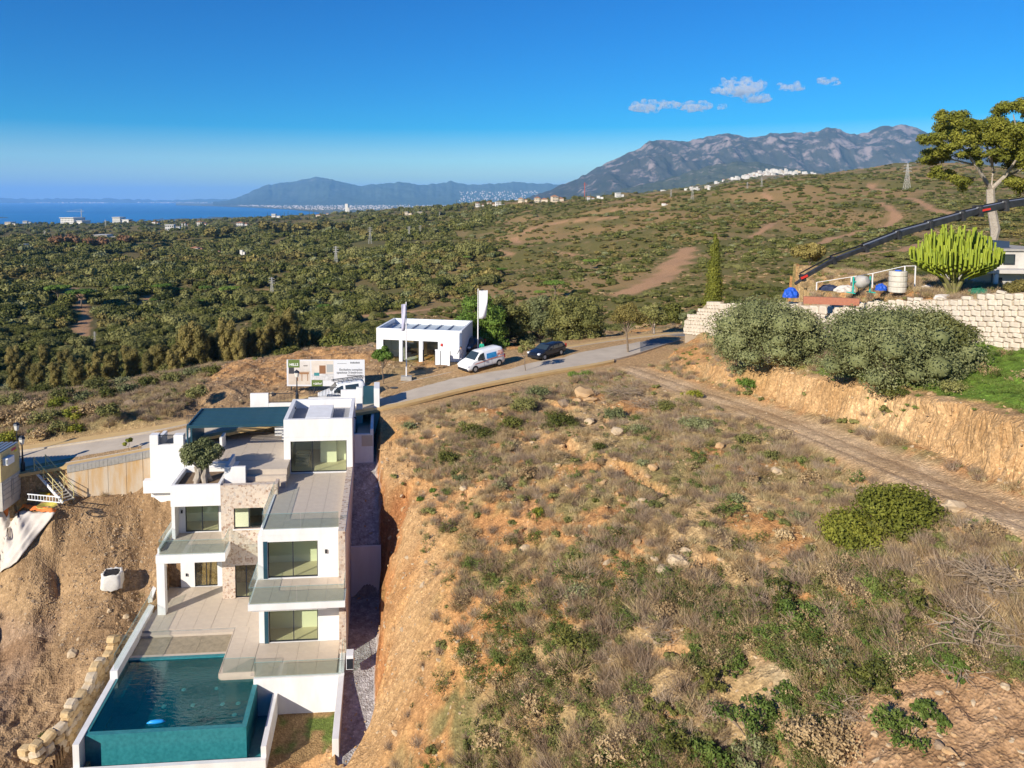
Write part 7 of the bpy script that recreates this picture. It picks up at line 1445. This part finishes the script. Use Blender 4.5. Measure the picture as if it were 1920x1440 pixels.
# ------------------------------------------------------------------ things on the terrace behind the wall
ZT = -7.25
def at(u, Y, z=ZT): return Vector(((u - CX) / F * Y, Y, z))
M_mix = mat('mixer_drum', (.42, .40, .37), (.34, .31, .28), 3, .7); M_grn = mat('green_frame_paint', (.02, .42, .34), None, rough=.5); M_bl = mat('blue_tarpaulin', (.015, .07, .42), (.02, .11, .55), 3, .5, bump=.3)
p = at(1620, 57.5); mx_ = empty('cement_mixer', p, .2, 'cement mixer with grey drum and turquoise frame behind the stone wall', 'cement mixer')
mb = MB(); mb.lathe([(.25, -.5), (.50, -.3), (.52, .05), (.30, .48), (.26, .5)], 18); dr = mb.build('drum', M_mix, mx_, smooth=True); dr.location = (0, 0, .95); dr.rotation_euler = (R(70), 0, .3)
mb = MB(); mb.beam((-.75, 0, .1), (-.75, 0, 1.35), .08); mb.beam((.75, 0, .1), (.75, 0, 1.35), .08); mb.beam((-.75, 0, .95), (.75, 0, .95), .08); mb.beam((-.9, -.4, .1), (-.9, .5, .1), .07); mb.beam((.9, -.4, .1), (.9, .5, .1), .07); mb.build('frame', M_grn, mx_)
p = at(1688, 58.5); tk = empty('water_tank', p, 0, 'pale ribbed round tank standing right of the cement mixer', 'tank')
for i in range(4): mb = MB(); mb.lathe([(.60, i * .42), (.64, i * .42 + .05), (.64, i * .42 + .36), (.60, i * .42 + .41)], 20); mb.build('tank_ring', mat('dirty_white_plastic', (.60, .56, .48), (.48, .43, .36), 3, .7), tk)
mb = MB(); mb.lathe([(.25, 1.68), (.22, 1.76)], 14); mb.build('lid', M_bl, tk)
def tarp_heap(u, Y, w, h, m, lab, z=ZT, nm='tarpaulin'):
    q = np.random.RandomState(int(u)); bm = bmesh.new(); bmesh.ops.create_icosphere(bm, subdivisions=3, radius=1)
    for v in bm.verts: v.co = Vector((v.co.x * w / 2, v.co.y * w / 2.6, max(v.co.z, -.05) * h)) * (1 + .16 * math.sin(v.co.x * 9 + u) * math.cos(v.co.y * 8) + q.uniform(-.05, .05))
    me = bpy.data.meshes.new(nm); bm.to_mesh(me); bm.free(); me.materials.append(m); o = link(nm, me); o.location = at(u, Y, z); return tag(o, lab, 'tarpaulin')
tarp_heap(1487, 66, 1.3, .85, M_bl, 'bright blue tarpaulin bundle showing above the left big tree', -8.6); tarp_heap(1657, 60, .9, .5, M_bl, 'small blue bundle between mixer and tank'); tarp_heap(1560, 60, 1.7, .4, mat('dark_tarpaulin', (.03, .04, .08), None), 'dark sheet left of the cement mixer'); tarp_heap(1590, 59, 1.6, .5, M_tarp, 'pale grey sheet beside the cement mixer'); tarp_heap(1745, 60, 1.1, .4, M_tarp, 'white sack lying left of the big cactus'); tarp_heap(1775, 54.5, 1.3, .35, M_tarp, 'pale bag at the wall top below the cactus')
tarp_heap(1862, 53, 1.5, .35, M_bl, 'blue sheet on the terrace below the white house'); tarp_heap(1840, 56, 1.5, .75, mat('dark_green_tarp', (.02, .14, .08), None), 'dark green covered thing right of the cactus foot')
q = MB(); q.box(-1.9, 1.9, -.15, .15, 0, .55); o = q.build('brick_edge', mat('brick_red', (.42, .17, .10), (.34, .13, .08), 6, .9, bump=.3)); o.location = at(1563, 56.5, -7.95); o.rotation_euler = (0, 0, -.35); tag(o, 'low red brick edge left of the cement mixer', 'low wall')
gr = empty('wire_fence', (0, 0, 0), 0, 'thin rail fence on posts behind the mixer and the tank', 'fence'); fp = [at(1535, 66, -8), at(1600, 63, -7.4), at(1640, 62, -7.3), at(1700, 61, -7.3), at(1720, 60, -7.2)]; hts = [.7, .9, 1.2, 1.9, 1.9]
for a_, h_ in zip(fp, hts): mb = MB(); mb.beam(a_, a_ + Vector((0, 0, h_)), .07); mb.build('post', M_pole, gr)
for i in range(4): mb = MB(); mb.beam(fp[i] + Vector((0, 0, hts[i])), fp[i + 1] + Vector((0, 0, hts[i + 1])), .04); mb.build('rail', M_pole, gr)
# crane boom reaching in from the right
def boom():
    pts_ = [Vector(PYd(u, v, Y)) for u, v, Y in [(1503,522,58), (1560,489,59), (1620,466,60), (1680,441,61), (1740,423,62), (1800,405,63), (1832,396,63.5), (1880,385,64.5), (1990,368,66)]]
    root = empty('crane_boom', pts_[0], 0, 'long black folding crane boom crossing the picture on the right', 'crane'); bk = mat('black_boom_paint', (.022, .022, .026), (.05, .05, .055), 2, .4); o0 = pts_[0]
    for i in range(len(pts_) - 1):
        a_, b_ = pts_[i] - o0, pts_[i + 1] - o0; w = .26 + .035 * i; mb = MB(); mb.beam(a_, b_, w, w * 1.15); mb.build('boom_section', bk, root, bevel=.03)
        mb = MB(); d = (b_ - a_).normalized(); c_ = a_ + d * .1; mb.beam(c_ - d * .12, c_ + d * .12, w * 1.7, w * 2.0); mb.build('boom_collar', bk, root)
        up_ = Vector((-.45, 0, 1)).normalized() * .42; mb = MB(); mb.tube([a_ + up_ * .4, a_ + up_, b_ + up_ * .8, b_ + up_ * .3], .055, 6); mb.build('hydraulic_hose', M_black, root)
        if i > 1: mb = MB(); mb.tube([a_ + up_ * .75 + Vector((0, -.15, 0)), b_ + up_ * .6 + Vector((0, -.15, 0))], .07, 6); mb.build('hydraulic_ram', M_chrome, root)
    mb = MB(); mb.beam((-.15, -.22, .02), (.35, -.22, .25), .1, .16); mb.build('red_marking', mat('red_paint', (.55, .03, .02), None), root); mb = MB(); mb.beam(Vector((-.5, 0, -.45)), Vector((.1, 0, 0)), .16, .2); mb.build('boom_head', bk, root)
    mb = MB(); p_ = pts_[6] - o0; mb.beam(p_ + Vector((.2, -.3, .06)), p_ + Vector((.9, -.3, .2)), .1, .16); mb.build('red_marking', mat('red_paint', (.55, .03, .02), None), root)
boom()
# white house on the far right
def white_house():
    Y = 60; A = Vector(PYd(1836, 556, Y)); s_ = Y / F; X = lambda u: (u - 1836) * s_; Z = lambda v: (556 - v) * s_; root = empty('white_house', A, -.12, 'plain white rendered house with flat roofs at the right edge behind the cactus', 'house')
    wh = mat('weathered_white_render', (.60, .56, .50), (.48, .44, .39), 1.0, .9, bump=.1)
    def b(nm, m, *bx, par=root):
        mb = MB(); [mb.box(*q_) for q_ in bx]; return mb.build(nm, m, par)
    b('wall', wh, (X(1850), X(1990), 1.6, 8, -.5, Z(472))); b('lower_roof', wh, (X(1838), X(1960), .0, 1.59, Z(512), Z(505))); b('wall', wh, (X(1842), X(1990), 1.2, 1.59, -.5, Z(513))); b('roof_slab', M_conc, (X(1846), X(1992), 1.4, 8.2, Z(471.5), Z(468)))
    b('column', M_white, (X(1862), X(1868), -.0, .25, -.5, Z(513))); f = b('window', M_dark, (X(1896), X(1916), 1.52, 1.595, Z(498), Z(478))); b('pane', M_cargl, (X(1898), X(1914), 1.50, 1.518, Z(496), Z(480)), par=f); b('roof_cover', mat('dark_blue_sheet', (.03, .05, .09), None, rough=.5), (X(1885), X(1925), 3, 6, Z(467.5), Z(455)))
    f = b('window', M_dark, (X(1880), X(1890), 1.13, 1.195, Z(540), Z(522)))
    b('downpipe', mat('blue_grey_pipe', (.12, .16, .25), None), (X(1871), X(1874), 1.1, 1.19, 0, Z(515)))
white_house()
near_bush('bush', 1912, 570, 60, L_euca, 'brownish-green cypress bush cut by the right edge in front of the white house', n=6000, leaf=.07, hk=2.4)
for u, v, w in ((1520, 560, 60), (1590, 530, 70), (1640, 540, 60), (1690, 520, 60), (1560, 545, 50)):
    Y = 78 + (560 - v) * .2; x = (u - CX) / F * Y; big_tree('hedge_bush', u, 0, Y, w, 44, L_pine if u % 20 else L_euca, f'bush {"at the left end" if u < 1540 else ("in the middle" if u < 1630 else "at the right end")} of the row below the crane boom', 3500, .13, 10, 800 + u, cat='bush', lz=hz(x, Y), z0=.1, tr=.1, group='bushes below the crane boom')
# ------------------------------------------------------------------ far houses, pylons, cranes
M_hw = mat('far_white_wall', (.74, .71, .66), (.62, .57, .50), .3, .9); M_hc = mat('far_cream_wall', (.66, .56, .42), (.56, .46, .34), .3, .9); M_hr = mat('terracotta_roof', (.42, .20, .11), (.34, .16, .09), .5, .9); M_hg = mat('far_grey_roof', (.45, .44, .42), None)
def far_house(u, v, w, h, label, wallm=M_hw, roof='flat', storeys=2, nwin=4, cat='house', name='house', group=None, Y=None, parts=True):
    g = gpt(u, v) if Y is None else Vector(PYd(u, v, Y))
    if g.y > 4200 and Y is None: g = Vector(PYd(u, v, 2600)); g.z = hz(g.x, g.y)
    s_ = g.y / F; W_ = w * s_; H = h * s_; D = W_ * .7; root = empty(name, g, RS.uniform(-.25, .25), label, cat, group); q = np.random.RandomState(int(u * 13 + v))
    Hw = H * (.72 if roof == 'tiled' else .92); a = q.uniform(.45, .7); lo = Hw * q.uniform(.45, .7)
    mb = MB(); mb.box(-W_ / 2, -W_ / 2 + W_ * a, 0, D, -H * .5, Hw); mb.build('wall', wallm, root); mb = MB(); mb.box(-W_ / 2 + W_ * a + .01, W_ / 2, D * .15, D * .9, -H * .5, lo); mb.build('wall', wallm, root)
    for x0, x1, y0, y1, z in ((-W_ / 2, -W_ / 2 + W_ * a, 0, D, Hw), (-W_ / 2 + W_ * a + .02, W_ / 2, D * .15, D * .9, lo)):
        mb = MB(); o_ = W_ * .03
        if roof == 'tiled':
            mb.prism([(x0 - o_, y0 - o_), (x1 + (o_ if x1 > 0 else 0), y0 - o_), (x1 + (o_ if x1 > 0 else 0), y1 + o_), (x0 - o_, y1 + o_)], z + .01, z + .25); m0 = len(mb.v); xm = (x0 + x1) / 2; ym = (y0 + y1) / 2
            mb.v += [(x0 - o_, y0 - o_, z + .26), (x1, y0 - o_, z + .26), (x1, y1 + o_, z + .26), (x0 - o_, y1 + o_, z + .26), (xm, ym, z + H * .26)]; mb.f += [(m0, m0 + 1, m0 + 4), (m0 + 1, m0 + 2, m0 + 4), (m0 + 2, m0 + 3, m0 + 4), (m0 + 3, m0, m0 + 4)]; mb.m += [0] * 4; mb.build('roof', M_hr, root)
        else: mb.box(x0 - o_, x1, y0 - o_, y1, z + .01, z + H * .07); mb.build('roof', wallm if q.rand() < .6 else M_hg, root)
    if w >= 13 and parts:
        for st in range(storeys):
            for k in range(nwin):
                x = -W_ / 2 + W_ * a * (k + .5) / nwin; z = Hw * (st + .35) / storeys; ww = W_ * a / nwin * .28; mb = MB(); mb.box(x - ww, x + ww, -.12, -.01, z, z + Hw / storeys * .42); mb.build('window', M_cargl, root)
    return root
fh = [(323,433,26,12,'white cubic villa among trees right of the russet row','flat'),(348,424,15,8,'small white house behind the cubic villa','tiled'),(376,423,20,9,'white house with red roof right of the cubic villa','tiled'),(290,421,12,6,'pale house left of the cubic villa at the far wood edge','tiled'),(453,425,20,10,'white house with terracotta roof in the left middle distance','tiled'),(517,410,16,9,'white pointed house on the skyline above the bay','flat'),(541,411,12,6,'small white house right of the pointed one','tiled'),(557,411,10,6,'tiny cream house near the bay','tiled'),(598,408,12,7,'cream house at the right end of the bay','tiled'),
 (38,466,28,8,'long low white house at the left edge of the valley','flat'),(4,467,14,6,'white house cut by the left edge','flat'),(367,474,24,12,'terracotta roofed house behind the olive wood','tiled'),(388,476,16,8,'cream house right of the terracotta roofed one','tiled'),(345,474,10,7,'small pinkish house left of the terracotta one','tiled'),(410,477,10,7,'small pale house in the trees of the middle distance','tiled'),(438,478,14,6,'low pale house left of the white chapel-like one','tiled'),(454,478,9,9,'small upright white house in the middle distance','flat'),
 (18,424,20,8,'cream block at the shore on the far left','flat'),(50,421,14,7,'white block right of the cream one at the shore','flat'),(765,404,13,7,'yellow house below the coastal town','flat'),(790,403,15,6,'white house right of the yellow one','flat'),(616,405,10,6,'small house left of the white tower','tiled'),
 (900,387,15,8,'red-roofed house at the left of the ridge row','tiled'),(921,386,14,9,'cream house in the ridge row','tiled'),(938,388,16,10,'white house in the ridge row','flat'),(980,378,17,8,'orange roofed house on the ridge','tiled'),(1014,380,25,12,'large cream villa on the ridge','tiled'),(1047,378,22,13,'large white villa on the ridge right of the cream one','tiled'),(1108,375,14,8,'red-roofed villa with crane beside it on the ridge','tiled'),(1125,373,12,6,'flat house right of the red-roofed villa on the ridge','flat'),(1163,370,15,9,'white villa at the right end of the ridge','flat'),(1248,385,10,5,'tiny house on the ridge end','tiled')]
for u, v, w, h, lab, rf_ in fh: far_house(u, v, w, h, lab, M_hc if ('cream' in lab or 'yellow' in lab or 'orange' in lab) else M_hw, rf_)
far_house(200, 449, 46, 9, 'long low pale building with light roof before the coast', M_hc, 'flat', 1, 8, 'building', 'long_building'); far_house(225, 414, 30, 11, 'white apartment block near the shore behind trees', M_hw, 'flat', 3, 8, 'building', 'apartment_block'); far_house(132, 419, 44, 17, 'large pale unfinished apartment block near the shore with a crane', M_hw, 'flat', 5, 9, 'building', 'apartment_block')
far_house(651, 401, 8, 19, 'slim white tower block standing above the coastal town', M_hw, 'flat', 8, 2, 'tower block', 'tower_block')
# white hillside village
q = np.random.RandomState(8); band = [(1200,362),(1290,356),(1335,350),(1365,340),(1395,332),(1425,326),(1455,319),(1488,322),(1545,329)]
for i in range(150):
    t = q.beta(2.2, 1.5); j = t * (len(band) - 1.001); k = int(j); u = band[k][0] + (band[k + 1][0] - band[k][0]) * (j - k) + q.uniform(-8, 8); v = band[k][1] + (band[k + 1][1] - band[k][1]) * (j - k) + abs(q.normal()) * 6
    v = min(v, 357 if u < 1330 else 352)
    far_house(u, v, q.uniform(4.5, 9.5), q.uniform(3.5, 6.5), 'small white house of the hillside village ' + next(t_ for k__, t_ in ((1250, 'at its far left tail'), (1300, 'beside the quarry'), (1340, 'right of the quarry'), (1365, 'at its lower left'), (1390, 'left of the two pylons'), (1412, 'just behind the left pylon'), (1430, 'between the two pylons'), (1450, 'right of the pylons'), (1470, 'on its crest'), (1500, 'right of its crest'), (9999, 'in the cluster at its right end')) if u < k__) + (', upper side' if v < np.interp(u, [b_[0] for b_ in band], [b_[1] for b_ in band]) + 3.5 else ', lower side'), M_hw if q.rand() < .85 else M_hc, 'flat' if q.rand() < .8 else 'tiled', parts=False, group='white houses of the hillside village', Y=3050 + q.uniform(-150, 150) if u > 1330 else None)
# coastal town and far villages: countless
mb = MB(); q = np.random.RandomState(12)
for i in range(2600):
    u = q.uniform(400, 1010); t = q.rand(); v = 381.5 + (12 if u > 600 else 6 + (u - 400) * .03) * t ** 1.4 + (0 if u > 560 else -.5)
    if u < 590 and v > 383 + (u - 400) * .06: continue
    x, y, z = Pz(u, v, -126); s = y / F * q.uniform(.5, 2.4); hh = y / F * q.uniform(.4, 1.3); mb.box(x, x + s, y, y + s, -129, -126 + hh)
for i in range(240):
    u = q.uniform(860, 1010); v = 352 + 22 * q.rand(); x, y, z = PYd(u, v + 6, 17000); s = q.uniform(10, 24); mb.box(x, x + s, y, y + s, z - 12, z + s * .5)
for i in range(160): u = q.choice([80, 160, 300, 330, 350]) + q.normal() * 25; x, y, z = PYd(u, 379.5 + q.uniform(-.6, .8), 31000); s = q.uniform(15, 50); mb.box(x, x + s, y, y + s, -130, z + 12)
tag(mb.build('coastal_town', mat('town_plaster', (.80, .74, .68), (.55, .44, .38), .02, .9)), 'pale buildings of the coastal towns across the bay', kind='stuff')
# pylons
def pylon_mesh(simple=False):
    mb = MB(); H = 1.0; leg = lambda z: .085 * (1 - z) ** 1.15 + .012
    for sx in (-1, 1):
        for sy in (-1, 1): mb.tube([(sx * leg(z), sy * leg(z), z) for z in (0, .3, .6, 1.0)], .0045, 4)
    zs = [0, .14, .27, .39, .5, .6, .69, .78, .87, .95]
    for a, b in zip(zs[:-1], zs[1:]):
        for sy in (-1, 1):
            mb.beam((-leg(a), sy * leg(a), a), (leg(b), sy * leg(b), b), .0035); mb.beam((leg(a), sy * leg(a), a), (-leg(b), sy * leg(b), b), .0035)
        for sx in (-1, 1): mb.beam((sx * leg(a), -leg(a), a), (sx * leg(b), leg(b), b), .0035); mb.beam((-leg(b), sx * leg(b), b), (leg(b), sx * leg(b), b), .003)
    return mb
M_steel = mat('galvanised_steel', (.48, .46, .43), None, rough=.6); M_steelr = mat('rusty_primer_steel', (.50, .36, .26), None, rough=.7)
tower_me = pylon_mesh().mesh('tower', M_steel); arm_ = MB()
for sx in (-1, 1): arm_.beam((0, 0, .03), (sx * .16, 0, 0), .009); arm_.beam((0, 0, -.02), (sx * .16, 0, 0), .007); arm_.beam((sx * .155, 0, 0), (sx * .155, 0, -.035), .008)
arm_me = arm_.mesh('cross_arm', M_steel)
for u, vb_, vt, lab in [(630,499,461,'nearest tall lattice pylon above the left flag'),(694,457,425,'lattice pylon right of the nearest tall one'),(767,447,424,'left one of two close slim pylons'),(788,443,422,'right one of two close slim pylons'),(510,560,519,'white lattice pylon standing in the valley wood'),(178,645,621,'top of a pylon between the eucalyptus trees'),(1700,357,307,'tall pylon on the hill left of the big pine'),(84,448,432,'small pylon at the far left'),(198,428,412,'small pylon near the shore buildings'),(824,409,397,'tiny pylon below the coastal town'),(1428,353,333,'pylon in front of the hillside village'),(1401,357,341,'pylon left of the one before the village'),(1298,374,349,'pylon left below the hillside village'),(1258,370,355,'smallest pylon left of the village')]:
    g = gpt(u, vb_)
    if g.y > 4000: g = Vector(PYd(u, vb_, 1700))
    h = (vb_ - vt) / F * g.y; o = empty('pylon', g, RS.uniform(-.3, .3), lab, 'pylon'); o.scale = (h, h, h); link('tower', tower_me, o)
    for z in (.72, .83, .94): a_ = link('cross_arm', arm_me, o); a_.location = (0, 0, z); a_.scale = (1.1 - z * .3,) * 3
def crane(u, vb_, vt, Y, u0, u1, m, lab):
    x, _, zb = PYd(u, vb_, Y); s_ = Y / F; H = (vb_ - vt) * s_; root = empty('tower_crane', (x, Y, zb), 0, lab, 'crane'); mb = MB(); w = .45 * s_
    for sx in (-1, 1):
        for sy in (-1, 1): mb.beam((sx * w, sy * w, -10), (sx * w, sy * w, H), w * .5)
    for i in range(12): z = H * i / 12; mb.beam((-w, -w, z), (w, -w, z + H / 12), w * .4); mb.beam((w, -w, z), (-w, -w, z + H / 12), w * .4)
    mb.build('mast', m, root); mb = MB(); a, b = (u0 - u) * s_, (u1 - u) * s_; mb.beam((a, 0, H * .9), (b, 0, H * .9), w * .8); mb.beam((a, 0, H * .9), (0, 0, H * 1.08), w * .35); mb.beam((b, 0, H * .9), (0, 0, H * 1.08), w * .35); mb.beam((0, 0, H * .88), (0, 0, H * 1.08), w); mb.build('jib', m, root)
crane(153, 416, 394, 3300, 126, 158, M_steel, 'tower crane above the unfinished block near the shore'); crane(1096, 373, 344, 1500, 1094, 1101, mat('red_crane_paint', (.5, .10, .05), None), 'thin red crane on the ridge beside a villa')
# dark cypresses and palms between the far houses
CY = crown_mesh('crown', [(0, 0, .3 + .28 * i, .20 - .02 * i, .20 - .02 * i, .3) for i in range(8)], 260, .09, L_dark, 900)
for i in range(70):
    u = RS.choice([330, 365, 400, 450, 520, 580, 700, 740, 880, 925, 960, 1000, 1040, 1110]) + RS.uniform(-28, 28); v = np.interp(u, [300, 450, 600, 700, 880, 1040, 1150], [425, 420, 406, 402, 390, 380, 374]) + RS.uniform(0, 5); g = gpt(u, v)
    if g.y > 4000: continue
    s = RS.uniform(3, 5.5) / F * g.y / 1.1; o = empty('cypress', g, 0, 'thin dark cypress among the distant houses ' + ('left of the bay end' if u < 600 else ('below the coastal town' if u < 860 else 'on the ridge')), 'tree', 'thin cypresses among the distant houses'); o.scale = (s, s, s * 1.5); link('crown', CY, o)
